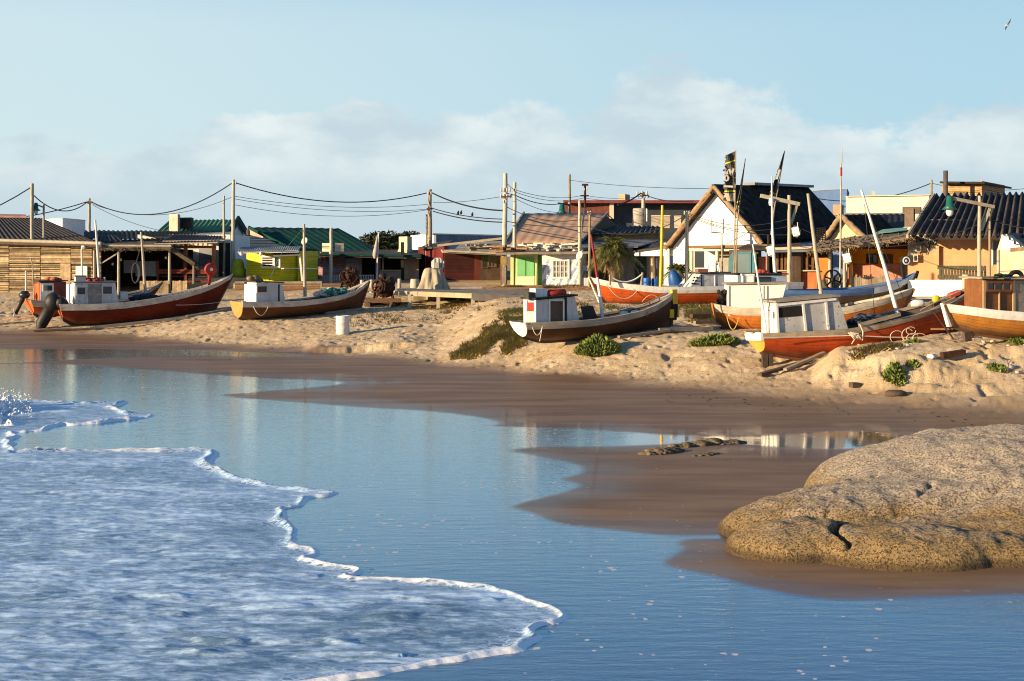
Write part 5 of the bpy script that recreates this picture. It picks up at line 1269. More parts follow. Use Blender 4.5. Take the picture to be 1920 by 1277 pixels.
slab(h, 'roof', W(930, 474, 69.3), W(1020, 472, 69.3), W(1024, 466, 76), W(936, 468, 76), .12, GREYW)
m, nt, p = newmat('mural_wall')
tc = nt.new('ShaderNodeTexCoord').outputs['Object']
sx_ = nt.new('ShaderNodeSeparateXYZ'); nt.l.new(tc, sx_.inputs[0])
band = nt.math('ADD', nt.math('SUBTRACT', nt.math('MULTIPLY', sx_.outputs[0], 1.0), nt.math('MULTIPLY', sx_.outputs[2], .55)), nt.math('MULTIPLY', nt.noise(tc, 2.2, 3), .16))
st_ = nt.math('PINGPONG', band, .21)
nn = nt.noise(tc, 4.5, 5, .65)
mask = nt.math('MULTIPLY', nt.ramp(st_, .10, .13), nt.ramp(nn, .38, .5))
mask = nt.math('MULTIPLY', mask, nt.ramp(sx_.outputs[2], 1.9, 1.5))
c = nt.mix(mask, (.74, .73, .70), (.26, .31, .46))
m2 = nt.math('MULTIPLY', nt.ramp(nt.noise(tc, 3, 3), .52, .6), nt.ramp(sx_.outputs[2], 1.2, 2.0)); c = nt.mix(nt.math('MULTIPLY', m2, .5), c, (.66, .62, .3))
c = nt.mix(nt.ramp(nt.noise(tc, 10, 4), .6, .68, 0, .5), c, (.4, .4, .42))
nt.put(p.inputs['Base Color'], c); p.inputs['Roughness'].default_value = .9; nt.put(p.inputs['Normal'], nt.bump(nn, .3, .02)); MURAL = m
h = house('mural_cottage', 'white cottage painted with blue slanting brush stripes', W(1050, 545, 70))
pl = PL(1016, 69.5, 1085, 69.2)
face(h, 'wall', pl, [(1016, 472), (1084, 474), (1084, 543), (1062, 547), (1030, 545), (1017, 541)], 5, MURAL)
win(h, pl, 1036, 488, 1066, 521, WHITE, M('lace_curtain_pane', (.34, .32, .28), .3, .6, 7, .1, 14), 4, 3, .1, .05)
slab(h, 'roof', W(1010, 473, 68.6), W(1102, 472, 68.6), W(1110, 463, 76), W(1010, 463, 76), .12, GREYW)
plankheap('plank_heap', 'pile of whitewashed planks and boards on the mural cottage roof', 985, 1092, 457, 470, 69.6, 46, M('whitewashed_plank', (.55, .5, .42), .85, .35, 3, .4, 20, isl=.5))
plankheap('plank_heap', 'brown boards lying on the green booth roof', 930, 985, 463, 471, 70.0, 18, BROWNW)
# --- tan roof house
TAN = M('tan_sheet', (.52, .32, .19), .75, .18, 1.4, .25, 14, streak=.2)
h = house('tan_roof_house', 'house with a broad tan corrugated roof crossed by pole shadows', W(1040, 545, 78))
A, B, C_, D = W(946, 460, 73), W(1086, 455, 73), W(1138, 400, 82), W(984, 400, 82)
corr(h, 'roof', A, B, C_, D, TAN, .55, .012)
block(h, 'wall', [(962, 74.5), (1078, 74.5), (1120, 86), (990, 86)], 1.8, zat(459, 74.5), M('ochre_wall', (.4, .3, .14), .85))
MB().prism([B+Vector((-.15, .4, -.1)), C_+Vector((-.1, .1, -.12)), W(1172, 436, 88), W(1172, 470, 88), B+Vector((-.15, .4, -1.2))], (.05, .05, 0)).build('gable_wall', DARKW, h)  # shade on this right-facing gable put in as a dark colour
slab(h, 'rear_slope', C_, C_+Vector((.02, .02, 0)), W(1178, 436, 90), W(1176, 436, 90), .08, BLACK)
mb = MB(); mb.bar(A+Vector((-.05, 0, .05)), D+Vector((-.05, 0, .05)), .1, .14); mb.bar(B+Vector((.06, 0, .04)), C_+Vector((.06, 0, .04)), .1, .14); mb.build('barge_board', GREYW, h)
# --- long dark red roofed building behind
h = house('red_roof_building', 'long dark building with an oxide red flat roof edge and brick chimney', W(1190, 545, 112))
block(h, 'wall', [(1150, 110), (1330, 110), (1330, 122), (1062, 122), (1062, 112)], 2, zat(381, 110), M('navy_grey_wall', (.05, .06, .075), .85, .35, 1, .3))
face(h, 'brick_wall', PL(1058, 110, 1144, 109.5), rect(1058, 380, 1144, 440), .4, M('maroon_brick', (.16, .05, .04), .9, .35, 3, .4, 30), .2); face(h, 'pillar', PL(1144, 109.5, 1151, 109.5), rect(1143, 380, 1151, 410), .5, CREAM, .3)
block(h, 'roof', [(1056, 108.8), (1335, 108.8), (1335, 123), (1056, 123)], zat(381, 109), zat(375.5, 109), M('oxide_roof', (.24, .06, .05), .7, .3))
block(h, 'chimney', [(1159, 111), (1172, 110.4), (1181, 111.6), (1168, 112.2)], zat(376, 111), zat(364.5, 111), M('tan_brick', (.48, .31, .19), .9, .3))
# --- cluttered cream and grey workshop
h = house('grey_workshop', 'cream walled workshop under a dark ragged roof and grey sheet awning', W(1165, 540, 76))
pl = PL(1085, 77.5, 1240, 77)
face(h, 'wall', pl, rect(1088, 437, 1236, 535), 6, M('stained_cream', (.58, .48, .34), .9, .25, 1.6, .3, 20, stain=((.25, .17, .1), .16, 3), streak=.3))
corr(h, 'roof', W(1084, 440, 76.6), W(1242, 436, 76.2), W(1245, 424, 85), W(1105, 424, 86), DGREY, .3, .05, 0, .3)
slab(h, 'awning', W(1082, 466, 70.4), W(1196, 462, 70.4), W(1243, 449, 76.3), W(1092, 450, 76.8), .07, M('grey_sheet', (.19, .19, .195), .7, .3, 1.6, .3, 12, streak=.3))
face(h, 'shaded_wall', PL(1150, 73.8, 1192, 73.5), rect(1148, 463, 1190, 535), .2, GREY)
mb = MB(); q = PL(1190, 71, 1262, 68.5); mb.prism([q.hit(x, y) for x, y in ((1188, 471), (1262, 462), (1262, 480), (1190, 480))], -q.N*.15); mb.build('fascia_board', WHITEC, h)
slab(h, 'side_roof', W(1186, 470, 70.8), W(1262, 461, 68.3), W(1250, 448, 76), W(1192, 449, 77), .08, DGREY)
face(h, 'doorway', PL(1190, 73.6, 1213, 73.4), rect(1192, 480, 1212, 535), .1, M('teal_dark_door', (.03, .06, .075), .5, .3)); face(h, 'pale_wall', PL(1213, 73.4, 1262, 72), rect(1213, 480, 1260, 535), .15, M('mottled_cream', (.6, .53, .42), .9, .3, 4, .3))
win(h, PL(1213, 73.4, 1262, 72), 1237, 484, 1256, 505, WHITE, GLASS, 2, 1, .08)
MB().tube([W(1223, 540, 71), W(1222, 484, 71), W(1223, 470, 71)], [.15, .14, .12], 10).build('column', M('trunk_post', (.5, .4, .29), .9, .3), h)
MB().tube([W(1232, 540, 70.5), W(1232.5, 482, 70.5)], .05, 8).build('blue_post', M('navy_paint', (.02, .03, .12), .5), h)
r = thing('water_tank', 'round pale grey roof tank left of the white gable', 'water tank', tuple(W(1200, 425, 90)))
MB().lathe(W(1200, 424, 90), [(.44, 0), (.44, .4), (.46, .42), (.46, .48), (.47, .8), (.49, .82), (.49, .9), (.5, 1.2), (.47, 1.24), (.01, 1.28)], 20).build('tank', M('cement_tank', (.40, .36, .31), .85, .3, 2, .3, 20, streak=.35), r)
MB().tube([W(1211, 392, 89.8), W(1213, 392, 89.6), W(1213, 415, 89.6)], .05, 6).build('pipe', WHITE, r)
for k, (x0, x1, y0, y1, Y, lb) in enumerate(((1221, 1256, 405, 428, 88, 'wide concrete roof block left of the white gable'), (1264, 1277, 406, 428, 87, 'narrow pinkish roof block beside the thatched barge'))):
    r = thing('roof_block', lb, 'roof block', tuple(W(x0, y1, Y))); block(r, 'block', [(x0, Y), (x1, Y-.3), (x1+3, Y+1), (x0+3, Y+1.3)], zat(y1, Y), zat(y0, Y), M('blockwork', (.40, .33, .26), .9, .3)); block(r, 'coping', [(x0-.5, Y-.1), (x1+.5, Y-.4), (x1+3.5, Y+1.1), (x0+2.5, Y+1.4)], zat(y0, Y)+.003, zat(y0-1.2, Y), CREAM)
# --- white gable house
h = house('white_gable_house', 'big white gabled house with a black thatched roof', W(1345, 540, 67))
pl = PL(1255, 68.5, 1427, 64.8)
face(h, 'wall', pl, [(1262, 540), (1262, 452), (1338, 357), (1421, 446), (1421, 540)], .35, WHITEC)
Dp = pl.hit(1338, 345, .35); Cp = W(1516, 352, 73.5); Ap = pl.hit(1429, 449, .35); Lp = pl.hit(1247, 458, .35); dv = Cp-Dp; dv.z = .2
thatch(h, 'roof', Ap, Ap+dv, Dp+dv, Dp, .3, DTHATCH, .25, 160)
thatch(h, 'rear_roof', Lp, Lp+dv, Dp+dv, Dp, .3, DTHATCH, .2, 20)
for nm, a, b in (('barge_thatch', Lp, Dp), ('barge_thatch', Ap, Dp)): barge(h, nm, [a-Vector((0, 0, .22)), b-Vector((0, 0, .12))], .125, M('barge_thatch', (.34, .23, .13), .95, .4, 5, .8, 30))
barge(h, 'barge_pole', [pl.hit(1256, 459, .4), pl.hit(1333, 362, .4)], .06, BROWNW)
mb = MB(); mb.bar(Dp.lerp(Dp+dv, .35)+Vector((0, 0, .08)), Dp+dv+Vector((0, 0, .06)), .7, .14); mb.build('ridge_cap', GREY, h)
face(h, 'side_wall', PL(1255, 68.4, 1266, 75), rect(1255, 455, 1266, 540), .3, WHITEC)
win(h, pl, 1336, 411, 1355, 436, WHITE, WHITEC, 1, 1, .06, .05); face(h, 'window_gap', pl, rect(1333.6, 410, 1336, 437), .02, BLACK, .03); face(h, 'window_slot', pl, rect(1402, 429, 1408, 437), .02, GLASS, .02)
pp = pl.shift(1.6)
mb = MB(); mb.prism([pp.hit(x, y) for x, y in ((1286, 461), (1450, 458), (1450, 464), (1286, 466))], -pl.N*1.7); mb.build('porch_roof', BROWNW, h)
mb = MB(); mb.bar(pp.hit(1288, 469, .02), pp.hit(1450, 469, .02), .08, .1); mb.build('porch_beam', CREAM, h)
for x in (1297, 1345): MB().tube([pp.hit(x, 545, -.1), pp.hit(x, 468, -.1)], .1, 8).build('porch_post', CREAM, h)
face(h, 'glass_door', pl, rect(1302, 471, 1320, 502), .03, GLASS, .03); face(h, 'green_door', pl, rect(1290, 470, 1294.5, 510), .03, MG, .03); face(h, 'wall_panel', pl, rect(1346, 471, 1370, 520), .03, M('grey_beige', (.30, .27, .23), .9, .2), .03)
# antenna
r = thing('antenna_mast', 'thin stepped pipe antenna before the white gable', 'antenna', tuple(W(1355, 540, 64.5)))
MB().tube([W(1355, 540, 64.3), W(1354, 480, 64.3), W(1353.5, 437, 64.3)], .035, 6).build('pole', PALEW, r); MB().tube([W(1353.5, 437, 64.3), W(1334, 435.5, 64.6)], .025, 6).build('arm', DGREY, r)
# --- teal kiosk
TEAL = M('teal_glass', (.008, .06, .085), .4, .3, 1.5, .05, 8, spec=.25); TEALP = M('teal_paint', (.02, .13, .17), .6, .2)
h = house('teal_kiosk', 'teal glass fronted kiosk under the white gable house porch', W(1393, 535, 63), 'kiosk')
pl = PL(1365, 62.8, 1424, 61.8); block(h, 'core', [(1367, 63.2), (1422, 62.2), (1424, 64), (1368, 64.6)], 1.7, zat(468, 62.5), DARKW)
win(h, pl, 1380, 474, 1407, 517, TEALP, TEAL, 1, 1, .1, .06); face(h, 'side_pane', pl, rect(1409, 474, 1418, 520), .05, TEALP, .04); face(h, 'side_panel', pl, [(1366, 485), (1375, 470), (1376, 540), (1365, 540)], .05, M('teal_shade', (.02, .11, .14), .6), .04)
slab(h, 'roof', W(1385, 464, 60.6), W(1442, 466, 60.6), W(1452, 457, 65), W(1402, 457, 65), .1, DGREY)
# --- brown timber bar
h = house('timber_bar', 'brown timber bar cabin with open posts and orange counter panels', W(1490, 540, 61))
pl = PL(1436, 62, 1560, 60.5)
block(h, 'core', [(1440, 64.5), (1560, 63), (1562, 68), (1442, 69)], 1.8, zat(462, 64), DARKW)
face(h, 'pink_door', pl, rect(1418, 481, 1442, 515), .06, M('salmon_door', (.52, .19, .12), .8, .25), -.1)
ORP = M('rust_orange_panel', (.40, .115, .025), .6, .3, 2, .25, 18, streak=.35)
for x0, x1 in ((1466, 1490), (1493, 1512), (1514, 1532)): face(h, 'counter_panel', pl, rect(x0, 509, x1, 548), .06, ORP, .05)
face(h, 'orange_wall', pl, rect(1534, 482, 1557, 524), .06, M('vivid_orange', (.55, .17, .03), .8, .2), .02)
for x in (1457.5, 1466, 1473, 1484, 1503, 1513, 1524): MB().bar(pl.hit(x, 509, .1), pl.hit(x, 466, .1), .09, .09, (0, 1, 0)).build('post', BROWNW, h)
for x in (1489, 1496): MB().bar(pl.hit(x, 548, .3), pl.hit(x, 456, .3), .22, .22, (0, 1, 0)).build('big_post', DARKW, h)
MB().bar(pl.hit(1455, 507.5, .14), pl.hit(1534, 507.5, .14), .2, .06).build('counter_top', PALEW, h)
slab(h, 'roof', pl.hit(1434, 468, 1.2), pl.hit(1562, 466, 1.2), W(1565, 452, 68), W(1436, 452, 69), .14, M('blue_grey_roof', (.10, .13, .18), .7, .3))
MB().bar(pl.hit(1434, 467, 1.25), pl.hit(1532, 464, 1.25), .08, .12).build('fascia', PALEW, h)
mb = MB()
for i in range(3): mb.box(W(1536, 443-i*0, 63)+Vector((0, 0, 0)), (.0, 0, 0), (0, 0, 0), (0, 0, 0))
h2 = thing('lattice_screen', 'black lattice screen standing above the timber bar roof', 'screen', tuple(W(1537, 456, 62.5)))
mb = MB()
for i in range(8): mb.bar(W(1527, 429+i*3.6, 62.5), W(1548, 427+i*3.6, 62.5), .02, .045)
for i in range(5): mb.bar(W(1527.5+i*5, 455, 62.53), W(1527.5+i*5, 427, 62.53), .045, .02, (0, 1, 0))
mb.build('lattice', BLACK, h2); MB().bar(W(1526, 458, 62.5), W(1526, 426, 62.5), .07, .07, (0, 1, 0)).build('post', BLACK, h2)
# --- orange house with thatched awning
h = house('orange_house', 'orange and terracotta house under a long thatched awning', W(1640, 545, 60.5))
pl = PL(1590, 62, 1712, 59.5)
face(h, 'upper_wall', pl, rect(1588, 452, 1714, 495), .3, M('amber_wall', (.62, .24, .015), .8, .18, 2, .2)); face(h, 'lower_wall', pl, rect(1588, 495, 1714, 548), .34, M('terracotta_wall', (.42, .17, .115), .9, .25, 3, .35, 24), .04)
win(h, pl, 1625, 477, 1645, 493, M('dark_brown_frame', (.08, .04, .02), .7), GLASS, 2, 1, .06); win(h, pl, 1656, 478, 1672, 493, M('dark_brown_frame', (.08, .04, .02)), M('shutter_brown', (.2, .1, .02), .7, .3), 1, 4, .06)
face(h, 'upper_band', pl, rect(1588, 445, 1714, 467), .05, M('umber', (.07, .03, .015), .9, .3), .03)
thatch(h, 'awning', W(1512, 470, 57.2), W(1716, 444, 56.6), W(1722, 428, 61.8), W(1540, 452, 62.8), .16, THATCH, .3, 200)
for x in (1556, 1583.5): MB().tube([W(x, 545, 57.6), W(x, 466 if x < 1570 else 462, 57.6)], .075, 8).build('awning_post', PALEW, h)
MB().bar(W(1514, 474, 57.5), W(1710, 447, 57), .1, .12).build('awning_beam', BROWNW, h)
slab(h, 'teal_sheet', W(1640, 437, 60.5), W(1700, 432, 60.3), W(1702, 426, 62.5), W(1655, 430, 62.6), .03, M('sea_green_sheet', (.17, .36, .31), .7, .2))
for x in (1595,): MB().bar(pl.hit(x, 545, .5), pl.hit(x, 494, .5), .16, .16, (0, 1, 0)).build('gate_post', M('pale_ochre_wood', (.58, .36, .12), .8), h)
fence('picket_fence', 'rough grey picket fence before the terracotta wall', 1598, 56.5, 1660, 56, 507, 545, 17, M('mossy_picket', (.30, .24, .15), .9, .35, 3, .4, 20, isl=.4), None, 2, .075, False)
# --- small thatched gable behind
h = house('thatched_gable_hut', 'cream hut with a small thatched gable behind the awning', W(1582, 540, 63.5))
pl = PL(1543, 64.3, 1628, 63); face(h, 'wall', pl, [(1545, 470), (1545, 448), (1578, 408), (1622, 444), (1622, 470)], .3, M('honey_wall', (.62, .50, .32), .9, .18))
a, b, c = pl.hit(1540, 452, .3), pl.hit(1577, 402, .3), pl.hit(1628, 448, .3); dv2 = Vector((3.2, 4.5, .1))
for k, e_ in enumerate((a, c)): thatch(h, 'roof', e_, e_+dv2, b+dv2, b, .2, DTHATCH, .2, 40); barge(h, 'barge_thatch', [e_-Vector((0, 0, .1)), b-Vector((0, 0, .06))], .14, M('barge_thatch', (.34, .23, .13)))
h = house('black_roof_house', 'low house with a broad black roof between hut and peach house', W(1650, 540, 74))
block(h, 'wall', [(1592, 71), (1712, 71), (1715, 82), (1596, 82)], 1.9, zat(442, 71), DARKW); corr(h, 'roof', W(1584, 446, 69.5), W(1716, 440, 69.5), W(1712, 401, 82), W(1586, 402, 82), BLACK, .35, .03); mb = MB(); mb.bar(W(1584, 402, 82), W(1714, 401, 82), .3, .15); mb.build('ridge_cap', GREY, h)
block(h, 'chimney', [(1696, 66.5), (1713, 66), (1716, 67.2), (1699, 67.6)], zat(450, 66.5), zat(391, 66.5), M('umber_brick', (.16, .115, .085), .9, .3, 6, .5)); block(h, 'chimney_base', [(1694, 66.3), (1716, 65.8), (1718, 67.5), (1696, 67.9)], zat(452, 66.5), zat(426, 66.5)-.0, CREAM)
h = house('parapet_building', 'plain cream parapet wall building above the black roof', W(1665, 545, 90))
block(h, 'wall', [(1586, 90), (1742, 88), (1752, 98), (1596, 100)], 2, zat(368, 89), M('rain_stained_cream', (.70, .63, .50), .9, .12, 1.2, .2, 14, streak=.18)); block(h, 'coping', [(1585, 89.8), (1743, 87.8), (1753, 98.2), (1595, 100.2)], zat(368, 89)+.003, zat(366.6, 89), CREAM)
block(h, 'vent', [(1634, 92), (1641, 92), (1641, 93), (1634, 93)], zat(367, 92), zat(358, 92), CREAM); block(h, 'small_chimney', [(1692, 86.5), (1726, 86.2), (1728, 87.4), (1694, 87.6)], zat(400, 86.5), zat(388, 86.5), M('umber_brick', (.16, .115, .085)))
h = house('blue_wall_building', 'plain cobalt blue upper wall right of the black thatched roof', W(1555, 545, 95))
block(h, 'wall', [(1524, 96), (1588, 93), (1592, 100), (1530, 103)], 2, zat(357, 95), M('cobalt_wall', (.08, .145, .30), .85, .15, 1.2, .2)); block(h, 'coping', [(1523, 95.9), (1588.6, 92.9), (1592.6, 100.2), (1529, 103.2)], zat(357, 95)+.003, zat(355.8, 95), GREY)
mb = MB(); 
block(thing('brick_tank', 'small terracotta block tank below the blue wall', 'water tank', tuple(W(1572, 402, 78))), 'tank', [(1562, 78), (1576, 77.6), (1582, 78.6), (1568, 79)], zat(404, 78), zat(384, 78), M('terracotta_block', (.45, .25, .15), .9, .3))
# --- peach house
PEACH = M('peach_render', (.62, .325, .16), .9, .14, 1.3, .3, 22, stain=((.72, .60, .44), .12, .9), streak=.12)
h = house('peach_house', 'peach rendered house with a big black corrugated roof', W(1810, 550, 57))
pl = PL(1702, 57.5, 1945, 55.5)
face(h, 'wall', pl, rect(1702, 441, 1945, 560), .35, PEACH)
face(h, 'peeling_panel', pl, [(1703, 441), (1760, 441), (1757, 470), (1740, 476), (1722, 472), (1712, 486), (1703, 484)], .03, M('peeling_grey', (.42, .37, .30), .9, .35, 3, .5, 20, stain=((.12, .1, .08), .3, 5)), .012)
face(h, 'top_band', pl, rect(1760, 441, 1945, 449), .03, M('whitewash', (.72, .66, .54), .9, .15, 3), .01); face(h, 'pilaster', pl, rect(1756, 462, 1760.5, 522), .2, PEACH, .2)
corr(h, 'roof', W(1703, 443, 55.6), W(1950, 445, 53.8), W(1950, 362, 63), W(1753, 365, 64.2), M('black_corrugated', (.085, .07, .062), .85, .5, 1.4, .4, 14, spec=.1, stain=((.2, .15, .12), .1, 2)), .31, .1)
MB().bar(W(1741, 412.5, 58.6), W(1945, 415, 57.4), .05, .06).build('roof_rail', M('pink_board', (.45, .25, .2)), h)
mb = MB(); mb.bar(W(1701, 443, 55.7), W(1751, 365, 64.3), .1, .16); mb.build('barge_board', PALEW, h)
face(h, 'window', pl, rect(1862, 453, 1875, 496), .03, GLASS, .02); face(h, 'window_frame', pl, rect(1859.5, 451, 1862, 498), .05, WHITE, .03)
def mbox(label, x0, y0, x1, y1, pl, d, mat):
    r = thing('meter_box', label, 'meter box', tuple(pl.hit(x0, y1)), 'meter boxes on the peach house'); MB().prism([pl.hit(x, y, d) for x, y in rect(x0, y0, x1, y1)], -pl.N*d).build('box', mat, r); face(r, 'door', pl, rect(x0+1.5, y0+1.5, x1-1.5, y1-1.5), .02, GLASS if d > .2 else CREAM, d+.012)
mbox('upper dark fronted meter box on the peach house corner', 1717.5, 457.5, 1727, 472, pl, .28, GREYW); mbox('lower cream meter box on the peach house corner', 1712.5, 477.5, 1721, 490.5, pl, .25, CREAM)
mb = MB()
for i in range(9):
    x = rnd(1706, 1756); mb.tube([pl.hit(x, 443, .05), pl.hit(x+rnd(-6, 10), rnd(450, 462), .12), pl.hit(x+rnd(-8, 12), rnd(455, 480), .06)], .018, 5)
mb.build('tangled_wiring', ROPEB, h)
h2 = thing('slatted_screen', 'dark olive slatted screen before the peach wall', 'fence', tuple(G(1798, 53.5)))
OLV = M('olive_slats', (.085, .075, .045), .85, .3, 3, .3, 20, isl=.25)
q = PL(1758, 54.2, 1845, 53.2)
for y in (501, 518.5): MB().bar(q.hit(1758, y), q.hit(1845, y+3), .06, .16).build('rail', OLV, h2)
mb = MB()
for i in range(16): x = 1760+i*5.6; mb.prism([q.hit(x, 498, .04), q.hit(x+4.3, 498, .04), q.hit(x+6.8, 548, .04), q.hit(x+2.5, 548, .04)], -q.N*.03)
mb.build('slats', OLV, h2)
h2 = house('rooftop_cabin', 'wooden box cabin on top of the peach house roof', W(1800, 368, 70), 'cabin')
bwall(h2, 'front_wall', PL(1765, 69, 1841, 67.5), 1766, 1840, 341, 372, 9, M('honey_boards', (.44, .27, .13), .8, .3, 3, .4, 24, isl=.3)); bwall(h2, 'side_wall', PL(1841, 67.5, 1886, 72), 1841, 1884, 343, 372, 9, M('honey_boards', (.44, .27, .13)))
block(h2, 'core', [(1767, 69.4), (1841, 67.9), (1884, 72.2), (1810, 74)], zat(373, 68), zat(344, 69), DARKW)
slab(h2, 'roof', W(1762, 340, 68.3), W(1846, 341, 66.8), W(1897, 351, 72.6), W(1800, 342, 75), .1, BLACK); win(h2, PL(1765, 69, 1841, 67.5), 1790, 360, 1812, 368, BROWNW, GLASS, 2, 1, .06, .08)
mb = MB(); mb.lathe(W(1773, 372, 67), [(.12, 0), (.12, zat(320, 67)-zat(372, 67)), (.09, zat(320, 67)-zat(372, 67)), (.09, .5)], 14); item('stove_pipe', 'thick dark stove pipe beside the rooftop wooden cabin', 'stove pipe', mb, M('brown_iron', (.09, .07, .06), .7, .3))
# --- right edge annex
h = house('white_annex', 'little white annex with a striped roof at the right edge', W(1900, 545, 51))
pl = PL(1870, 52.5, 1955, 51); face(h, 'wall', pl, [(1870, 545), (1870, 468), (1878, 441), (1890, 441), (1925, 468), (1950, 470), (1950, 545)], .3, M('sand_brick', (.60, .47, .31), .9, .2, 3, .4, 28)); face(h, 'white_gable', pl, [(1878, 440), (1888, 440), (1924, 467), (1876, 469)], .05, WHITEC, .03)
corr(h, 'roof', pl.hit(1912, 462, .15), pl.hit(1882, 438, .15)+Vector((0, 0, 0)), pl.hit(1882, 438, .15)+Vector((3, 5, .2)), pl.hit(1912, 462, .15)+Vector((3.4, 5, .2)), M('striped_sheet', (.10, .085, .08), .7, .4), .3, .06)
MB().bar(W(1894, 469, 50.6), W(1950, 463, 50.2), .35, .16).build('porch_log', THATCH, h)
post(h, 'post', 1872, 468, 518, 50.8, .07, PALEW)
# low white wall behind the boats
h = house('white_wall', 'low flat topped white wall between the tyre hauler and the slatted screen', G(1770, 48.5), 'wall')
q = PL(1700, 49.3, 1845, 48.3); face(h, 'wall_body', q, [(1705, 560), (1705, 529), (1842, 529), (1842, 562)], .3, GREY); MB().prism([q.hit(x, y, .1) for x, y in rect(1702, 526, 1845, 556)], -q.N*.03).build('white_face', WHITEC, h)
MB().prism([q.hit(x, y, .12) for x, y in rect(1702, 525, 1845, 527)], -q.N*.5).build('coping', WHITEC, h)
MB().tube([W(1811, 562, 48), W(1811, 515, 48)], [.15, .14], 12).build('end_post', M('bleached_post', (.5, .42, .34), .9, .2), h)
# ------------------------------------------------------------------ poles, lamps, cables
CONC = M('concrete_pole', (.50, .46, .37), .85, .18, 2, .3, 30, grain=(10, 10, .7))
OLDW = M('old_pole_wood', (.33, .26, .18), .85, .3, 3, .4, 30, grain=(12, 12, .7))
def upole(label, x, y0, y1, Y, wpx, mat=PALEW, x1=None, name='utility_pole', cat='utility pole', group='poles standing in the village'):
    x1 = x if x1 is None else x1
    a = W(x1, y1, Y); g = gz(a.x, Y); a.z = min(a.z, g)-.1 if abs(a.z-g) < 1.2 else min(a.z, g)
    t = thing(name, label, cat, tuple(a), group); r = wpx*Y/F/2; top = W(x, y0, Y)
    mb = MB(); n = 9
    mb.tube([a.lerp(top, i/n)+Vector((rnd(-1, 1)*r*.12, 0, 0)) for i in range(n+1)], [r*1.15, r*.85], 10); mb.build('pole', mat, t)
    t['px'] = 0; del t['px']
    return t
def insul(t, x, y, Y, s=1.0, n=2):
    for i in range(n):
        c = W(x+(i*2-n+1)*2.2*s, y, Y-.12); mb = MB(); mb.lathe(c, [(.02, -.09*s), (.05*s, -.07*s), (.03*s, 0), (.05*s, .04*s), (.02, .09*s)], 10); mb.build('insulator', M('porcelain', (.5, .45, .4), .35, .2), t)
def xarm(t, x0, y0, x1, y1, Y, mat=DARKW, w=.1):
    mb = MB(); mb.bar(W(x0, y0, Y-.14), W(x1, y1, Y-.14), w, w); return mb.build('crossarm', mat, t)
def lamp(t, x, y, Y, s=1.0):
    c = W(x, y, Y); mb = MB(); mb.lathe(c, [(.05, .34*s), (.1*s, .3*s), (.13*s, .0), (.26*s, -.12*s), (.2*s, -.13*s), (.01, -.1*s)], 14)
    o = mb.build('lamp_shade', M('enamel_green', (.015, .11, .085), .4, .2), t); MB().blob(c-Vector((0, 0, .2*s)), .12*s, .12*s, .16*s, .02, 2).build('lamp_globe', M('frosted_glass', (.7, .68, .62), .25, .05), o)
P1 = upole('pale wooden pole rising over the timber wall, thickest of the two there', 60, 344, 470, 74, 7.5)
t = upole('short pole with a green lamp beside the pole over the timber wall', 82, 382, 470, 74.5, 4.5, name='street_lamp', cat='street lamp', group='street lamps in the village'); xarm(t, 82, 389, 67, 383, 74.4, GREY, .08); lamp(t, 67.5, 391, 74.2)
P2 = upole('pole with insulators behind the black roofs left of the thatched shelter', 167.5, 372, 470, 86, 6); insul(P2, 167, 379, 86, 1.2); xarm(P2, 163, 379, 173, 379, 86)
upole('slim pale pole standing close left of the verandah pole', 420, 367, 530, 77, 4.6, CONC)
P3 = upole('tall pale pole at the yellow shack, taller of the close pair', 438, 337, 530, 76, 7, CONC, 436); insul(P3, 440, 343, 76, 1)
upole('short thick pole before the pink shack', 621, 427, 530, 76, 6.5, CONC, 620, group=None)
P4 = upole('pole carrying heavy cables beside the red shack', 806, 355, 500, 83, 7.5, OLDW, 807); insul(P4, 806, 362, 83, 1.2); insul(P4, 805, 391, 83, 1.4); xarm(P4, 800, 392, 813, 391, 83)
upole('short stub pole strapped close to the red shack pole', 800, 402, 500, 82.5, 4.5, OLDW)
P5 = upole('tallest pale concrete pole between red shack and green booth', 948, 325, 484, 70, 9, CONC, 945); insul(P5, 948, 356, 70, 1.2, 4); insul(P5, 948, 368, 70, 1.3, 4); xarm(P5, 940, 369, 960, 368, 70); insul(P5, 947, 378, 70, 1)
P6 = upole('pale square topped pole at the tan roof left edge', 965, 342, 450, 71.5, 7, CONC); insul(P6, 965, 356, 71.5, .9)
P7 = upole('thin grey pole rising behind the tan roof ridge', 1068, 327, 402, 92, 5.5, OLDW)
t = thing('street_lamp', 'green street lamp on an arm above the tan roof', 'street lamp', tuple(W(1055, 405, 91)), 'street lamps in the village'); mb = MB(); mb.bar(W(1046, 381, 91.6), W(1068, 384, 91.8), .12, .12); mb.build('arm', DGREY, t); lamp(t, 1053.5, 395, 91.5, 1.6)
P8 = upole('rusty iron pole with two crossarms behind the tan roof', 1097, 346, 402, 90, 5, RUST); xarm(P8, 1091, 346.5, 1103, 346.5, 90, RUST, .14); xarm(P8, 1088, 367, 1104, 367, 90, RUST); insul(P8, 1098, 355, 90, 1)
P9 = upole('pale pole in front of the tan roof, with a slanting strut', 1087, 376, 475, 69, 6, CONC); mb = MB(); mb.bar(W(1097, 390, 69.2), W(1089, 440, 69.2), .1, .1); mb.build('strut', PALEW, P9)
P10 = upole('brown pole with wire clips right of the mural cottage', 1106, 397, 545, 67, 5, OLDW, 1105); insul(P10, 1105, 399, 67, 1); xarm(P10, 1101, 400, 1112, 398, 67, DARKW, .07)
P11 = upole('stubby pole with a cable knot before the oxide red roof', 1206, 360, 400, 105, 7.5, CONC); insul(P11, 1204, 362, 105, 2, 3); insul(P11, 1206, 368, 105, 1.5, 4); xarm(P11, 1200, 367, 1216, 366, 105)
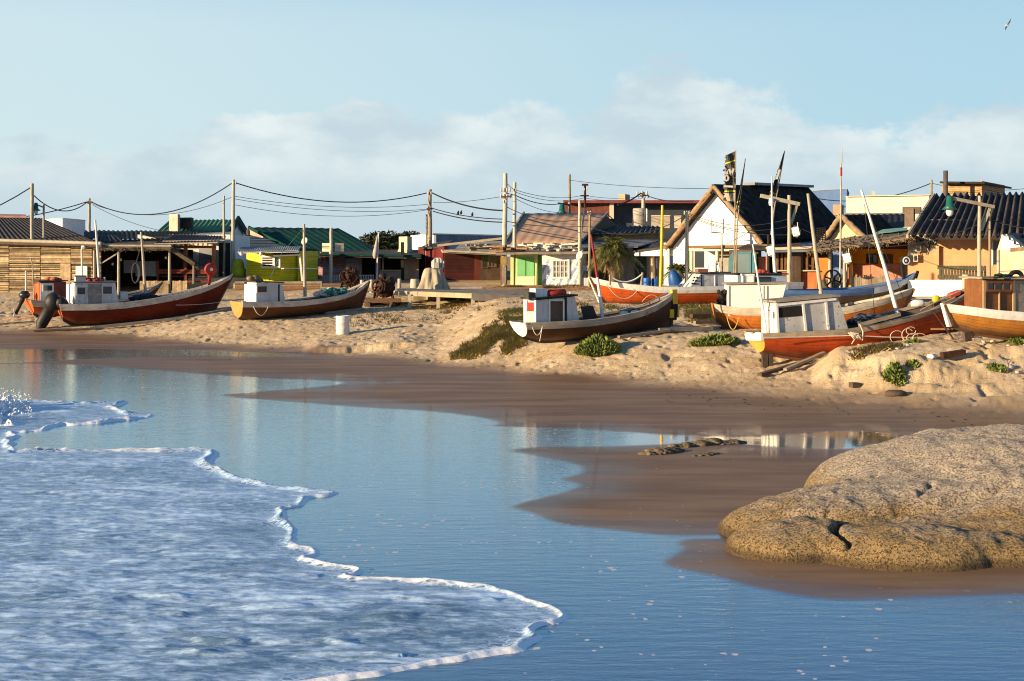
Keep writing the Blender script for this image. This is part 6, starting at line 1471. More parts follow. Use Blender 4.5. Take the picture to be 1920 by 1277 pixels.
P12 = upole('pale pole with insulators against the white gable left barge', 1289, 400, 470, 63.5, 5.5, PALEW); insul(P12, 1288, 399, 63.5, 1, 3)
P13 = upole('pole with a crooked crossarm before the timber bar', 1480, 366, 540, 55, 7.5, PALEW); xarm(P13, 1426, 367, 1499, 383, 55, PALEW, .16); mb = MB(); mb.bar(W(1495, 382, 55.1), W(1483, 422, 55.1), .1, .1); mb.build('strut', PALEW, P13)
mb = MB(); mb.lathe(W(1446, 380, 54.7), [(.03, .2), (.09, .16), (.11, 0), (.09, -.12), (.01, -.14)], 12); mb.build('lamp_globe', WHITE, P13)
upole('black tarred post beside the white metal mast', 1441, 440, 535, 55.5, 6, BLACK, group=None)
P14 = upole('grey pole behind the parapet building corner', 1746.5, 337, 372, 88, 5, OLDW)
P15 = upole('tall pale pole with a green lamp beside the varnished cabin', 1837, 367, 580, 47, 7.5, PALEW, 1836, name='street_lamp', cat='street lamp', group='street lamps in the village'); xarm(P15, 1777, 370, 1864, 388, 47, GREYW, .12); lamp(P15, 1780.5, 386, 46.8, 1.1); mb = MB(); mb.bar(W(1856, 390, 47.1), W(1840, 432, 47.1), .09, .09); mb.build('strut', PALEW, P15)
upole('brown pole close right of the pale lamp pole', 1856, 400, 530, 47.5, 5, OLDW, 1855)
def cable(label, pts, r, group=None, mat=ROPEB):
    """pts: (x, y, Y, sag before this point)"""
    P = [W(pts[0][0], pts[0][1], pts[0][2])]
    for q in pts[1:]:
        P += hang(P[-1], W(q[0], q[1], q[2]), q[3], 18)[1:]
    mb = MB(); mb.tube(P, r, 5); return item('overhead_cable', label, 'cable', mb, mat, group or 'overhead cables')
TH, TN = .035, .016
cable('black cable leaving the frame at the left top of the timber wall', [(-420, 352, 74, 0), (57, 352, 74, 2.4)], TH)
cable('black cable sagging from the thick wall pole to the insulator pole', [(63, 366, 74, 0), (163, 379, 86, .75)], TH)
cable('lower black cable passing behind the short green lamp', [(-300, 385, 80, 0), (165, 378, 86, 1.2)], TH)
cable('heavy black cable sagging from the black roofs to the tall yellow shack pole', [(172, 379, 86, 0), (434, 344, 76, 1.3)], TH)
cable('heavy black cable sagging between the yellow shack and red shack poles', [(442, 343, 76, 0), (800, 362, 83, .85)], TH)
cable('thin upper wire between the yellow shack and red shack poles', [(440, 368, 76, 0), (804, 383, 83, .4)], TN)
cable('thin middle wire between the yellow shack and red shack poles', [(440, 373, 76, 0), (804, 392, 83, .4)], TN)
cable('thin lower wire between the yellow shack and red shack poles', [(440, 384, 76, 0), (804, 393, 83, .55)], TN)
cable('thin wire crossing the sky above the thatched shelter', [(172, 382, 86, 0), (434, 370, 76, .9)], TN)
cable('thin wire dropping from the insulator pole to the green roof', [(175, 385, 86, 0), (300, 432, 93, .2)], TN)
cable('thick twin cable falling from red shack pole to the tallest pole', [(811, 362, 83, 0), (944, 395, 70, .25)], .045)
cable('middle black cable from red shack pole to the tallest pole', [(812, 391, 83, 0), (944, 411, 70, .15)], TH*.8)
cable('lowest black cable from red shack pole to the tallest pole', [(812, 396, 83, 0), (944, 417, 70, .15)], TH)
cable('thin wire from red shack pole rising to the tallest pole', [(812, 380, 83, 0), (944, 368, 70, .1)], TN)
cable('black cable from the tallest pole over the tan roof to the thin grey pole', [(950, 362, 70, 0), (966, 366, 71.5, .02), (1067, 378, 92, .35)], TH*.8)
cable('upper thin wire from the square topped pole to the rusty iron pole', [(950, 343, 70, 0), (966, 356, 71.5, .05), (1095, 366, 90, .3), (1203, 368, 105, .2)], TN)
cable('lower thin wire from the square topped pole to the rusty iron pole', [(966, 360, 71.5, 0), (1095, 371, 90, .35), (1203, 372, 105, .2)], TN)
cable('first thin wire slanting down to the green street lamp', [(966, 372, 71.5, 0), (1053, 399, 91, .2)], TN)
cable('cable crossing the tan roof from the tallest pole', [(950, 388, 70, 0), (1086, 412, 69, .35), (1104, 413, 67, .02)], TN*1.3)
cable('cable crossing the tan roof low down, ending at the brown clip pole', [(950, 415, 70, 0), (1104, 424, 67, .15), (1288, 402, 63.5, .7)], TN*1.3)
cable('long thin wire from the thin grey pole over the oxide red roof', [(1069, 338, 92, 0), (1345, 354, 66, .15)], TN)
cable('heavy cable dipping from the cable knot pole to the brick chimney', [(1203, 361, 105, 0), (1158, 384, 100, .15)], .06)
cable('cable from the cable knot pole toward the white gable ridge', [(1211, 366, 105, 0), (1300, 377, 70, .2)], TH)
cable('highest wire across the white gable wall', [(1290, 399, 63.5, 0), (1480, 410, 55, .45)], TN)
cable('second wire across the white gable wall', [(1290, 401, 63.5, 0), (1480, 424, 55, .45)], TN)
cable('lowest wire across the white gable wall', [(1290, 405, 63.5, 0), (1480, 440, 55, .3)], TN)
cable('wire from the crooked crossarm pole across the black roofs', [(1484, 420, 55, 0), (1836, 420, 47, .9)], TN)
cable('black cable rising over the cobalt wall to the grey parapet pole', [(1500, 368, 92, 0), (1530, 372, 92, .1), (1745, 344, 88, .6)], TH)
cable('black cable from the grey parapet pole past the rooftop cabin', [(1748, 344, 88, 0), (1990, 342, 84, .5)], TN*1.3)
cable('thin wire low over the peach house roof', [(1858, 412, 47.5, 0), (2010, 425, 46, .2)], TN*1.2)
for k, (x, y, lb) in enumerate(((859, 399.5, 'left bird of the close pair perched on the wire'), (864.5, 399, 'right bird of the close pair perched on the wire'), (885.5, 402.5, 'lone bird perched on the wire near the tallest pole'))):
    c = W(x, y, 76.5); mb = MB(); mb.blob(c, .075, .06, .1, .05, 2); mb.blob(c+Vector((.03, 0, .11)), .045, .045, .045, .03, 1); mb.bar(c+Vector((-.03, 0, -.05)), c+Vector((-.09, 0, -.2)), .05, .02)
    item('perched_bird', lb, 'bird', mb, BLACK, 'birds on the wire')
# gull
gc = W(1888.5, 47.5, 190); g = thing('flying_gull', 'lone gull gliding high in the upper right sky', 'gull', tuple(gc))
mb = MB(); mb.tube([gc+Vector((-.32, 0, .0)), gc+Vector((-.18, 0, .03)), gc, gc+Vector((.2, 0, -.02)), gc+Vector((.34, 0, -.03))], [.03, .075, .1, .06, .02], 8); mb.build('body', WHITE, g)
for s_, e_ in ((1, 1.05), (-1, .85)):
    d1 = Vector((.28*s_, -.2, .45*s_)); d2 = Vector((.42*s_, -.3, .95*s_))*e_
    MB().add([gc+Vector((-.1, 0, 0)), gc+d1+Vector((-.12, 0, .03)), gc+d2, gc+d1+Vector((.12, 0, -.02)), gc+Vector((.12, 0, 0))], [(0, 1, 3, 4), (1, 2, 3)]).add([gc+Vector((-.1, .03, 0)), gc+d1+Vector((-.12, .03, .03)), gc+d2+Vector((0, .02, 0)), gc+d1+Vector((.12, .03, -.02)), gc+Vector((.12, .03, 0))], [(4, 3, 1, 0), (3, 2, 1)]).build('wing', M('gull_grey', (.11, .12, .13), .8), g)
# ------------------------------------------------------------------ flags
FB = M('faded_black_cloth', (.07, .066, .056), .9, .4, 3, .3, 20); FY = M('lime_stripe', (.5, .55, .04), .8); FL = M('bleached_cloth', (.40, .33, .26), .9, .3, 5); FW = M('flag_white', (.6, .58, .54), .9)
def flag(label, pole, Y, poly_top, poly_bot, stripes, letters=(), seed=0, bleached=.84):
    t = thing('beach_flag', label, 'flag', tuple(W(pole[0][0], pole[0][1], Y)), 'tattered beach flags')
    MB().tube([W(x, y, Y) for x, y in pole], [.045, .02], 7).build('pole', OLDW, t)
    (ax, ay), (bx, by) = poly_top; (dx, dy), (cx, cy) = poly_bot      # a,d pole side; b,c free side
    nu, nv = 8, 36; vs = []
    for j in range(nv+1):
        v = j/nv
        for i in range(nu+1):
            u = i/nu
            tear = (rnd(-.42, .06) if i == nu else (rnd(-.1, .0) if i == nu-1 else 0))
            x = (ax+(bx-ax)*(u+tear))*(1-v)+(dx+(cx-dx)*(u+tear))*v; y = (ay+(by-ay)*u)*(1-v)+(dy+(cy-dy)*u)*v
            vs.append(W(x, y, Y+.18*math.sin(u*7+v*9+seed)*u))
    N = len(vs); mb = MB()
    q = lambda i, j: j*(nu+1)+i
    for j in range(nv):
        v = (j+.5)/nv; mi = 0
        if any(abs(v-s_) < .012 for s_ in stripes): mi = 1
        elif v > bleached: mi = 2
        mb.mi = mi
        base = [vs[q(i, j)] for i in range(nu+1)]+[vs[q(i, j+1)] for i in range(nu+1)]
        mb.add(base+[p+Vector((0, .012, 0)) for p in base], [(i, i+1, nu+2+i, nu+1+i) for i in range(nu)]+[(2*nu+2+i, 3*nu+3+i, 3*nu+4+i, 2*nu+3+i) for i in range(nu)])
    cl = mb.build('cloth', [FB, FY, FL], t, normals=False)
    for kind, pts in letters:
        mb = MB()
        for i in range(len(pts)-1): mb.bar(W(pts[i][0], pts[i][1], Y-.26), W(pts[i+1][0], pts[i+1][1], Y-.26), .02, .085, (0, 0, 1) if abs(pts[i][0]-pts[i+1][0]) > abs(pts[i][1]-pts[i+1][1]) else (1, 0, 0))
        mb.build('letter', FW, t)
    return t
ring = [(1362+3.6*math.cos(a), 334+4.6*math.sin(a)) for a in np.linspace(0, 2*math.pi, 11)]
flag('broad tattered black flag with white letters and lime stripes', [(1376.5, 540), (1378, 420), (1379.5, 281)], 56, ((1379.5, 283), (1357, 293)), ((1378, 378), (1354, 376)), (.18, .79),
     (('V', [(1367, 317), (1371, 328), (1375.5, 316)]), ('I', [(1358.5, 327), (1361.5, 318), (1364, 327)]), ('o', ring), ('bar', [(1357, 349), (1374, 350)])))
flag('narrow furled black flag leaning right beside the broad flag', [(1379.5, 540), (1382, 420), (1397.5, 297)], 55.6, ((1397.5, 297), (1396.5, 299)), ((1379, 394), (1385.5, 392)), (.25, .85), (), 2, .93)
flag('furled black flag leaning over the black thatched roof', [(1446, 440), (1452, 390), (1471.5, 282)], 56, ((1471.5, 282), (1470, 284)), ((1452, 374), (1442, 366)), (.9,), (('I', [(1462, 318), (1456, 336)]),), 4, .97)
# tall thin crooked mast
t = thing('whip_mast', 'very tall thin crooked mast before the orange house', 'mast', tuple(G(1575, 53)))
MB().tube([W(1575, 550, 53), W(1576, 455, 53), W(1577, 360, 53), W(1576, 318, 53), W(1578.5, 300, 53), W(1578.5, 277, 53)], [.045, .042, .035, .03, .022, .012], 7).build('pole', PALEW, t)
MB().tube([W(1577, 330, 53), W(1577, 314, 53)], .05, 7).build('collar', REDP, t)
# corner reflectors / lantern heads
def reflector(label, x, y, Y, r):
    c = W(x, y, Y); t = thing('radar_reflector', label, 'reflector', tuple(c), 'white corner reflectors'); n = 4
    ax = Vector((-.75, -.6, -.15)).normalized(); u = ax.orthogonal().normalized(); v = ax.cross(u)
    rim = [c+(u*math.cos(a*math.pi/4)+v*math.sin(a*math.pi/4))*r for a in range(8)]
    MB().add(rim+[c-ax*r*.9], [(i, (i+1) % 8, 8) for i in range(8)]).build('shell', M('grey_shell', (.16, .155, .15), .8), t)
    MB().add([rim[0], rim[2], rim[4], rim[6], c+ax*r*.35], [(0, 1, 4), (1, 2, 4), (2, 3, 4), (3, 0, 4)]).build('face', WHITE, t)
    MB().tube([c-ax*r*.5+Vector((0, 0, .1)), c+Vector((.1, .1, r*1.5))], .02, 5).build('bracket', ROPE, t)
reflector('white corner reflector hanging by the crooked crossarm pole', 1492, 434, 54.6, .26); reflector('white corner reflector hanging under the thatched awning', 1588, 484, 54, .27); reflector('white corner reflector beside the white metal mast', 1445, 470, 54, .27)
# ------------------------------------------------------------------ things on the beach
barrel('steel_drum', 'white painted drum with flaking rust standing alone on the sand', 642.5, 592, 629, 50.4, .265, M('flaking_white_drum', (.66, .63, .58), .7, .15, 3, .3, 20, stain=((.2, .13, .15), .16, 4), streak=.2))
def winch(label, x, y, Y, s, seed):
    random.seed(seed); c = G(x, Y); t = thing('winch', label, 'winch', tuple(c), 'rusty boat winches')
    MB().box(c+Vector((0, 0, .08)), (.75*s, 0, 0), (0, .45*s, 0), (0, 0, .08)).build('base_frame', RUST, t)
    mb = MB(); mb.lathe(c+Vector((.05, -.35*s, .72*s)), [(.02, 0), (.42*s, 0), (.42*s, .05), (.2*s, .07), (.2*s, .6*s), (.42*s, .62*s), (.42*s, .68*s), (.02, .68*s)], 20, (0, 1, 0)); mb.build('drum', RUST, t)
    mb = MB(); mb.lathe(c+Vector((-.3*s, -.45*s, .85*s)), [(.26*s, 0), (.33*s, .02), (.34*s, .06), (.33*s, .1), (.26*s, .1), (.26*s, 0)], 20, (.5, 1, 0)); mb.build('gear_wheel', RUST, t)
    for a in (-.5, .45): MB().bar(c+Vector((a*s, -.3, .1)), c+Vector((a*.5*s, -.2, 1.25*s)), .1, .1).build('leg', RUST, t)
    mb = MB(); mb.blob(c+Vector((.28*s, 0, 1.05*s)), .24*s, .3*s, .26*s, .12, 2); mb.blob(c+Vector((-.1*s, .1, 1.3*s)), .2*s, .2*s, .16*s, .12, 2); mb.build('engine', M('oily_iron', (.03, .02, .018), .6, .4, 6, .5), t)
    mb = MB()
    for i in range(7): mb.tube([c+Vector((rnd(-.5, .5)*s, -.3, rnd(.1, .4)*s)), c+Vector((rnd(-.5, .5)*s, -.4, rnd(.6, 1.0)*s)), c+Vector((rnd(-.4, .4)*s, -.2, rnd(.9, 1.45)*s))], .03, 5)
    mb.build('pipework', RUST, t); return t
winch('big rusty winch drum standing before the pink picket fence', 657, 532, 68, .95, 3); winch('tangled rusty winch engine on a timber sledge by the brown boat bow', 721, 575, 60, 1.0, 5); random.seed(11)
t = thing('timber_sledge', 'low timber sledge on log rollers under the rusty winch engine', 'sledge', tuple(G(712, 58.8)))
g0 = G(712, 58.8)
MB().bar(g0+Vector((-.9, 0, .2)), g0+Vector((.95, .2, .25)), .35, .1).build('runner', BROWNW, t); MB().bar(g0+Vector((-.9, .7, .3)), g0+Vector((.9, .9, .3)), .3, .1).build('runner', BROWNW, t)
for a in (-.55, .6): MB().tube([g0+Vector((a, -.25, .08)), g0+Vector((a+.1, 1.0, .1))], .14, 12).build('roller', DARKW, t)
def bollard(label, x, y0, Y, r, src=None):
    c = G(x, Y); h = zat(y0, Y)-c.z
    o = MB().lathe(c-Vector((0, 0, .2)), [(r*1.05, 0), (r, .2+h*.5), (r*.95, .18+h), (r*.8, .2+h), (.01, .2+h)], 12).build('mooring_post', M('bleached_post', (.5, .42, .34)))
    return tag(o, label, 'post', 'row of short mooring posts')
bp = bollard('first short mooring post from the left, near the brown boat bow', 678.5, 525, 67, .1)
for x, lb in ((696.5, 'short mooring post second from the left of the row'), (710, 'short mooring post third from the left, left of the winch engine'), (737, 'short mooring post just right of the rusty winch engine'), (749, 'short mooring post farthest right of the low rail')):
    o = bp.copy(); COL.objects.link(o); g0 = G(x, 67); o.location = (g0.x, g0.y, g0.z-.2); o['label'] = lb
mb = MB(); mb.tube([G(676, 66.5)+Vector((0, 0, .22)), G(760, 66.3)+Vector((0, 0, .12)), G(905, 66)+Vector((0, 0, .1))], .1, 8); item('log_rail', 'long grey log lying along the row of mooring posts', 'log', mb, GREYW)
bb_ = bollard('thick pale mooring post left of the tarpaulin covered machine', 777.5, 523, 64, .22)
# tarpaulin-covered machine
c = G(812, 62); mb = MB(); NR, NA = 22, 56; vs = []; top = zat(504, 62)-c.z
for j in range(NR+1):
    v = j/NR
    for i in range(NA):
        a = 2*math.pi*i/NA; r0 = .42+(.72-.42)*v**.8+.28*v**3; fold = 1+(.17*math.sin(a*5+v*2.2)+.15*math.sin(a*9-v*3+1)+.09*math.sin(a*17+2+v*4))*(.25+.75*v)
        sq = 1/max(abs(math.cos(a)), abs(math.sin(a)))**.55
        vs.append(c+Vector((math.cos(a)*r0*fold*sq*.95, math.sin(a)*r0*fold*sq*.8, top*(1-v)+.05*math.sin(a*3+1)*(v < .1)-.1*(v == 1))))
mb.add(vs, [(j*NA+i, j*NA+(i+1) % NA, (j+1)*NA+(i+1) % NA, (j+1)*NA+i) for j in range(NR) for i in range(NA)], True); mb.add([vs[i] for i in range(NA)], [list(range(NA))])
item('covered_machine', 'machine draped in a tan folded tarpaulin beside the low platform', 'covered machine', mb, M('tan_tarp', (.40, .335, .24), .85, .25, 3, .5, 14))
t = thing('octagon_board', 'white octagonal plank board with dark gaps behind the tan tarpaulin', 'board', tuple(W(820, 515, 63.5)))
oc = [(820.5+13*math.cos(math.pi/8+k*math.pi/4), 495.5+13*math.sin(math.pi/8+k*math.pi/4)) for k in range(8)]
MB().prism([W(x, y, 63.5) for x, y in oc], (0, .08, 0)).build('board', WHITE, t)
for x in (814.5, 822, 827.5): MB().bar(W(x, 484, 63.47), W(x, 507, 63.47), .025, .02, (0, 1, 0)).build('gap_batten', DARKW, t)
MB().bar(W(820, 520, 63.3), W(819.5, 492, 63.3), .2, .14, (0, 1, 0)).build('post', PALEW, t); MB().bar(W(822.5, 520, 63.4), W(822.5, 492, 63.4), .1, .1, (0, 1, 0)).build('post', DARKW, t)
# low timber platform
t = thing('timber_platform', 'low long timber platform on stout posts above the sloping sand', 'platform', tuple(G(885, 57)))
A_, B_, C_, D_ = W(739, 547, 58.5), W(885, 552.5, 56), W(1076, 560, 57), W(1070, 548, 62)
E_ = W(752, 542, 63)
MB().prism([A_, B_, C_, D_, E_], (0, 0, .06)).build('deck', GREYW, t)
MB().bar(A_-Vector((0, .06, .06)), B_-Vector((0, .06, .06)), .06, .2).build('front_beam', M('sunlit_beam', (.42, .34, .22), .85, .25, 3, .3), t); MB().bar(B_+Vector((.02, -.06, -.1)), C_+Vector((0, -.06, -.1)), .06, .3).build('side_beam', M('shaded_beam', (.26, .22, .19), .9, .25, 3, .4), t)  # sunny and shaded faces of one timber put into two beam colours
for x, yb, Y in ((768, 590, 57.8), (822, 595, 57.1), (886.5, 595, 56.2), (858, 580, 60), (958, 590, 57), (1040, 590, 57.6)):
    top = W(x, 551, Y); g0 = G(x, Y); MB().bar(Vector((top.x, top.y, g0.z-.2)), Vector((top.x, top.y, A_.z-.1 if x < 880 else min(A_.z-.1, B_.z-.05))), .16, .16, (0, 1, 0)).build('leg', PALEW, t)
# skids, planks and driftwood
def plank(label, a, b, w_, h_, mat, lift=.05):
    p, q = G(*a)+Vector((0, 0, lift)), G(*b)+Vector((0, 0, lift)); mb = MB(); mb.bar(p, q, w_, h_); item('skid_plank', label, 'plank', mb, mat, 'skids and planks on the sand')
plank('dark plank on the damp edge below the long dark red boat', (64, 55.6), (182, 56.2), .16, .07, DARKW); plank('long grey skid beam along the long dark red boat', (168, 56.3), (352, 57.8), .2, .12, GREYW); plank('short skid timber under the long dark red boat bow', (350, 58.1), (425, 59.5), .18, .1, GREYW)
plank('thin plank left of the long dark red boat', (-20, 57.5), (64, 58.6), .1, .05, GREYW); plank('grey log beyond the dark brown boat bow', (1235, 40.8), (1335, 41.5), .14, .12, GREYW, .12); plank('long thin skid plank below the dark brown boat', (1160, 40), (1255, 40.8), .14, .07, GREYW, .1)
plank('dark skid plank reaching down the sand below the orange red boat', (1424, 34.2), (1520, 35.4), .16, .08, DARKW, .08); plank('second grey skid plank below the orange red boat', (1472, 34.5), (1545, 35.2), .14, .07, GREYW, .1); plank('skid timber under the brown boat bow', (610, 56), (680, 57.2), .18, .1, GREYW)
plank('stack timber left of the amber orange boat, upper one', (1296, 44.5), (1330, 44.8), .2, .12, DARKW, .14); plank('stack timber left of the amber orange boat, lower one', (1302, 43.4), (1345, 43.8), .16, .1, GREYW, .08); plank('thin stick leaning on the sand bank top by the amber boat', (1745, 34.8), (1786, 34.6), .05, .05, BROWNW, .25)
mb = MB(); mb.tube([G(1749, 34.7)+Vector((0, 0, .75)), G(1788, 34.4)+Vector((0, 0, .0))], .025, 6); item('bent_rod', 'thin rusty rod slanting by the amber boat stem', 'rod', mb, RUST)
# big flywheel
t = thing('flywheel_winch', 'black spoked flywheel winch behind the grey blue striped boat', 'winch', tuple(G(1562, 52)))
c = W(1561, 524, 51); ax = Vector((.35, -1, 0)).normalized(); r = .40
mb = MB(); mb.lathe(c, [(r*.88, -.04), (r, -.04), (r, .04), (r*.88, .04), (r*.88, -.04)], 28, ax); mb.build('rim', BLACK, t)
for k in range(6):
    u = ax.orthogonal().normalized(); v = ax.cross(u); a = k*math.pi/3; MB().bar(c, c+(u*math.cos(a)+v*math.sin(a))*r*.92, .05, .06, ax).build('spoke', BLACK, t)
mb = MB(); mb.lathe(c-ax*.08, [(.01, 0), (.09, 0), (.09, .16), (.01, .16)], 14, ax); mb.build('hub', BLACK, t)
g0 = G(1566, 51.5); MB().box(Vector((g0.x, g0.y+.2, (g0.z+c.z-.35)/2)), (.5, 0, 0), (0, .25, 0), (0, 0, max(.1, (c.z-.35-g0.z)/2))).build('frame', BLACK, t)
# upturned dinghy
mb = MB(); c = W(1272, 530, 58); ax = Vector((-.35, -.2, 1)).normalized()
mb.lathe(c-Vector((0, 0, .35)), [(.001, 0), (.34, 0), (.36, .1), (.33, .45), (.25, .75), (.12, .95), (.01, 1.02)], 20, ax)
item('dinghy', 'blue dinghy standing on end beside the small palm', 'dinghy', mb, M('dinghy_blue', (.012, .075, .24), .45, .15))
# ------------------------------------------------------------------ plants
def leaves(mb, c, rx, ry, rz, n, L, wv, up=.5):
    for i in range(n):
        a = rnd(0, 6.28); q = rnd(0, 1)**.5; p = Vector((c.x+rx*q*math.cos(a), c.y+ry*q*math.sin(a), 0)); p.z = gz(p.x, p.y)+rnd(0, 1)*rz*(1-q*q)
        d1 = Vector((math.cos(a)*q+rnd(-.5, .5), math.sin(a)*q+rnd(-.5, .5), up+rnd(0, .8))).normalized()*L*rnd(.6, 1.4); s_ = d1.cross(Vector((rnd(-1, 1), rnd(-1, 1), .3))).normalized()*wv
        mb.add([p-s_*.5, p+d1*.55-s_, p+d1, p+d1*.55+s_], [(0, 1, 2, 3)])
BUSH = M('bush_leaf', (.19, .235, .05), .7, .4, 2, .1, 9, isl=.5); GRASS = M('dune_grass', (.46, .38, .10), .85, .4, .8, .1, 9, isl=.6); DEAD = M('dead_grass', (.46, .32, .13), .9, .4, 1.5, .1, 9, isl=.4)
def bush(label, x, Y, rx, ry, rz, n, L=.14, w_=.035, mat=BUSH):
    c = G(x, Y); mb = MB(); leaves(mb, c, rx, ry, rz, n, L, w_); o = mb.build('beach_shrub', mat, normals=False); tag(o, label, 'shrub', 'green beach shrubs')
bush('rounded green shrub at the foot of the dark brown boat', 1120, 38.9, .62, .5, .42, 2200); bush('low green shrub patch before the amber orange boat', 1340, 38.3, .7, .35, .16, 1100); bush('small bright green shrub growing on the cut sand bank', 1678, 31.8, .24, .22, .34, 700, .1, .03)
bush('green shrub at the right frame edge on the bank', 1914, 33.6, .33, .3, .2, 700, .1, .03); bush('tiny green sprig on the bank below the wire coils', 1712, 32.1, .14, .1, .08, 160, .09, .025); bush('small green sprig high on the bank at the right', 1868, 31.9, .2, .15, .1, 220, .09, .025); bush('little tuft behind the wire coils on the bank top', 1712, 34.2, .2, .15, .08, 160, .08, .02)
bush('flowering green shrub behind the low white wall', 1785, 51.5, .75, .3, .5, 900, .13, .05, M('flowering_leaf', (.17, .16, .05), .8, .4, 3, .1, 9, isl=.6)); bush('shrub clump at the peach house corner', 1735, 53, .5, .3, .3, 500, .13, .05)
def grasspatch(label, polys, n, L, mats, dens_edge=True):
    """tussocky ground cover: one object"""
    mb = MB()
    for (x0, x1, Y0, Y1) in polys:
        for i in range(n):
            x = rnd(x0, x1); Y = rnd(Y0, Y1); k = float(fbm(np.array([x*.03]), np.array([Y*.9]), 51, 3)[0])
            if k < .42+rnd(0, .1): continue
            p = G(x, Y); mb.mi = 1 if rnd(0, 1) < .28 else 0
            for q in range(4):
                d1 = Vector((rnd(-.7, .7), rnd(-.7, .7), rnd(.4, 1))).normalized()*L*rnd(.5, 1.4)*(.6+1.2*(k-.4)); s_ = d1.orthogonal().normalized()*.022; o = p+Vector((rnd(-.12, .12), rnd(-.12, .12), -.02))
                mb.add([o-s_, o+d1, o+s_], [(0, 1, 2)])
    o = mb.build('dune_grass', mats, normals=False); tag(o, label, 'grass', kind='stuff')
grasspatch('rough olive dune grass on the bank around the dark brown boat', [(905, 1000, 42.3, 46), (870, 985, 41.4, 44), (850, 960, 41.0, 43), (940, 1010, 44, 49), (985, 1100, 45, 49)], 1100, .17, [GRASS, DEAD])
grasspatch('dark grass strip under the bright orange boat', [(1130, 1350, 46.5, 50), (1290, 1345, 44, 48)], 1200, .18, [GRASS, DEAD])
grasspatch('dry straw and weeds on top of the cut bank and by the platform', [(1600, 1690, 32.9, 33.7), (770, 880, 55, 58), (1020, 1090, 66, 69), (930, 1000, 68.5, 70), (640, 1000, 52, 58)], 420, .16, [DEAD, GRASS])
def palm(label, x, Y, y_top, nf, L, trunk_h, r, dead=10):
    g0 = G(x, Y); t = thing('palm_tree', label, 'palm', tuple(g0)); top = Vector((g0.x, g0.y, zat(y_top, Y)))
    MB().tube([g0-Vector((0, 0, .1)), g0.lerp(top, .5)+Vector((.04, 0, 0)), top], [r*1.2, r, r*.9], 10).build('trunk', M('palm_trunk', (.20, .135, .075), .95, .4, 6, .8, 20), t)
    def frond(mb, a, el, L, droop):
        d = Vector((math.cos(a), math.sin(a), 0)); pts = []
        for i in range(11):
            u = i/10; pts.append(top+d*L*u*math.cos(el)*(1-.15*u)+Vector((0, 0, L*(u*math.sin(el)-droop*u*u))))
        mb.tube(pts, [.022, .006], 4)
        for i in range(1, 11):
            for s_ in (1, -1):
                for h_ in (0, .5):
                    p = pts[i-1].lerp(pts[i], h_); ln = L*.34*(1-.6*abs(i/10-.45)); tan = (pts[i]-pts[i-1]).normalized(); sd_ = tan.cross(Vector((0, 0, 1))).normalized()*s_
                    e = p+(tan*.75+sd_*.75-Vector((0, 0, .12+rnd(0, .3)))).normalized()*ln; w_ = tan*.025
                    mb.add([p-w_, p+w_, e], [(0, 1, 2)])
    mb = MB()
    for i in range(nf): frond(mb, rnd(0, 6.28), rnd(.1, 1.35), L*rnd(.75, 1.1), rnd(.45, .95))
    mb.build('crown', M('palm_leaf', (.15, .15, .035), .6, .4, 2, .1, 9, isl=.5), t, normals=False)
    mb = MB()
    for i in range(dead): frond(mb, rnd(0, 6.28), rnd(-.9, -.3), L*rnd(.4, .6), rnd(.3, .6))
    mb.build('dead_fronds', M('dead_palm', (.34, .22, .10), .9, .4, 3), t, normals=False)
palm('bushy palm with dead skirt before the grey workshop', 1149, 62, 474, 80, 1.75, 1.7, .2, 26); palm('smaller low palm beside the white gable corner', 1272, 60, 510, 40, 1.0, .8, .16, 22)
# ------------------------------------------------------------------ stones and litter
def rocks(label, x0, x1, y0, y1, n, s, mat, group):
    mb = MB(); P = []
    for i in range(n):
        u = i/max(1, n-1); x = x0+(x1-x0)*u; y = y0+(y1-y0)*u+rnd(-1, 1); Y = F*CH/(y-YH); c = W(x, y, Y); c.z = 0; k = s*(.5+math.sin(math.pi*(u*.8+.1)))
        mb.blob(c, k*rnd(.5, .9)*Y/25, k*rnd(.4, .7), k*rnd(.16, .3), .22, 3)
    o = mb.build('flat_rock', mat); tag(o, label, 'rock', group)
RK = M('barnacled_rock', (.17, .125, .075), .9, .45, 6, .9, 34, stain=((.33, .27, .18), .25, 16))
rocks('low dark rock half buried in wet sand, nearest of the three', 1208, 1272, 853, 846, 8, .22, RK, 'rocks in the wet sand'); rocks('long low dark rock ridge by the tidal pool', 1262, 1388, 838, 829, 11, .22, RK, 'rocks in the wet sand'); rocks('smallest sliver of rock right of the other two', 1302, 1342, 856, 851, 5, .14, RK, 'rocks in the wet sand')
STN = M('pale_stone', (.52, .46, .38), .9, .3, 5, .5)
for i in range(46):
    x = rnd(1590, 1925); Y = rnd(31.3, 36.5); c = G(x, Y); r = rnd(.02, .07)*(2.2 if i < 4 else 1); mb = MB(); mb.blob(c+Vector((0, 0, r*.3)), r*1.3, r, r*.8, .2, 1)
    item('beach_stone', 'small stone or shell fragment scattered over the cut sand bank', 'stone', mb, STN if i % 3 else BROWNW, 'stones on the sand bank')
mb = MB(); c = G(1745, 32.4); mb.blob(c+Vector((0, -.05, .03)), .1, .08, .07, .35, 2); mb.blob(c+Vector((.1, -.02, .03)), .07, .06, .06, .3, 1); item('rubble_lump', 'large white lump of rubble sticking out of the bank', 'rubble', mb, WHITE)
mb = MB(); c = G(1788, 32.3); mb.bar(c+Vector((-.3, 0, .12)), c+Vector((.3, .1, .2)), .2, .14); item('rusty_scrap', 'rust red scrap sheet half buried in the bank', 'scrap', mb, RUST)
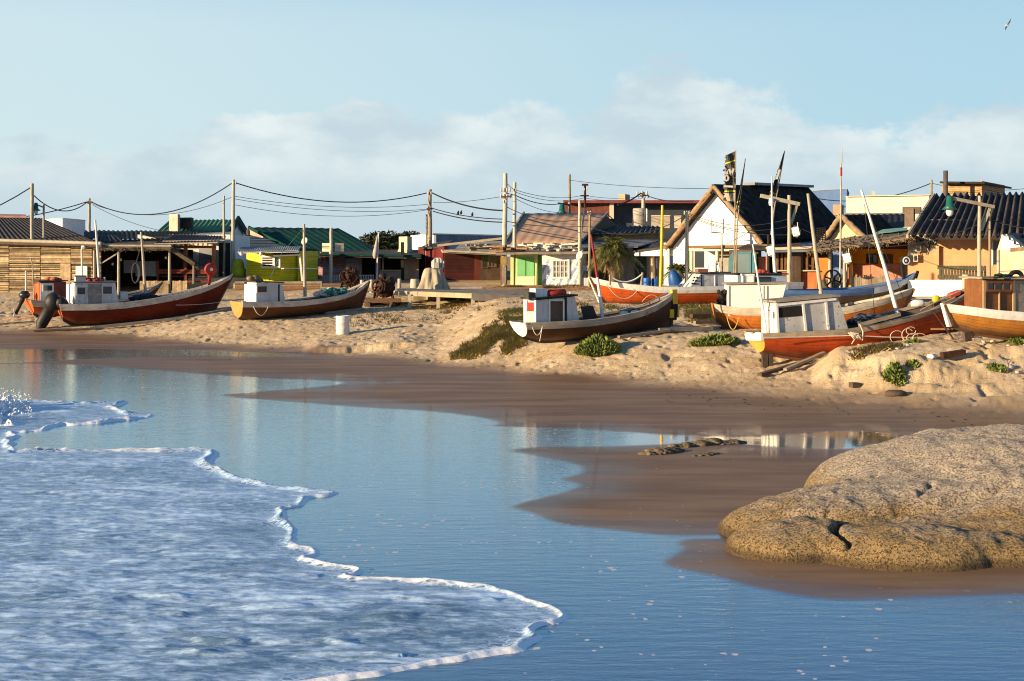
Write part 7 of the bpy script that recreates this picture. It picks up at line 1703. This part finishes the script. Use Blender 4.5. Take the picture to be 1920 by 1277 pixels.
mb = MB(); c = G(1602, 31.9); mb.box(c+Vector((0, 0, .05)), (.1, .03, 0), (-.03, .09, 0), (0, 0, .06)); item('wood_block', 'dark square wood block lying at the foot of the bank', 'block', mb, DARKW)
mb = MB(); c = G(1678, 31.0); mb.blob(c+Vector((0, 0, .04)), .28, .16, .1, .15, 2); item('tree_stump', 'dark flat stump on the sand below the small bright shrub', 'stump', mb, DARKW)
mb = MB(); c = G(1889, 31.7); mb.tube([c, c+Vector((.02, 0, .2)), c+Vector((.0, 0, .36))], [.02, .015, .008], 5); mb.tube([c+Vector((.01, 0, .22)), c+Vector((.14, 0, .4))], [.012, .006], 5); item('bare_twig', 'bare forked twig planted in the bank at the right', 'twig', mb, DARKW)

# small village clutter
t = thing('meter_post', 'timber post with a brown meter cabinet left of the green booth', 'meter post', tuple(G(944, 68.5)))
for x in (940.5, 949): MB().bar(W(x, 535, 68.5), W(x, 482, 68.5), .12, .12, (0, 1, 0)).build('post', BROWNW, t)
MB().prism([W(x, y, 68.3) for x, y in rect(938.5, 481, 950, 498)], (0, .2, 0)).build('cabinet', M('ochre_box', (.34, .24, .08), .8, .3), t); MB().prism([W(x, y, 68.4) for x, y in rect(941, 499, 949, 532)], (0, .1, 0)).build('board', GREYW, t)
t = thing('board_fence', 'patched white and brown board fence right of the mural cottage', 'fence', tuple(G(1094, 69)))
for i, (x0, x1, y0, mt) in enumerate(((1087, 1092, 500, GREYW), (1092.5, 1097, 521, WHITE), (1097.5, 1103, 521, WHITE))): MB().prism([W(x, y, 69) for x, y in rect(x0, y0, x1, 543)], (0, .06, 0)).build('board', mt, t)
MB().prism([W(x, y, 69.1) for x, y in rect(1088, 498, 1104, 508)], (0, .05, 0)).build('panel', M('pale_grey_wall', (.40, .42, .46)), t)
dish('grey satellite dish at the mural cottage corner, facing left', 1089, 480, 68.3, .24, .9)
for x0, Y0, x1, Y1, lb in ((605, 72, 668, 72.2, 'low dark retaining board wall behind the brown boat, right part'), (440, 70, 600, 70.4, 'low dark retaining board wall in front of the yellow shack')):
    a, b = W(x0, 531, Y0), W(x1, 531, Y1); mb = MB(); boards(mb, (a.x, a.y), (b.x, b.y), zat(545, Y0), zat(531, Y0), 3, .06, (0, -1, 0), .012, .015); item('retaining_wall', lb, 'retaining wall', mb, BROWNW, 'retaining board walls')
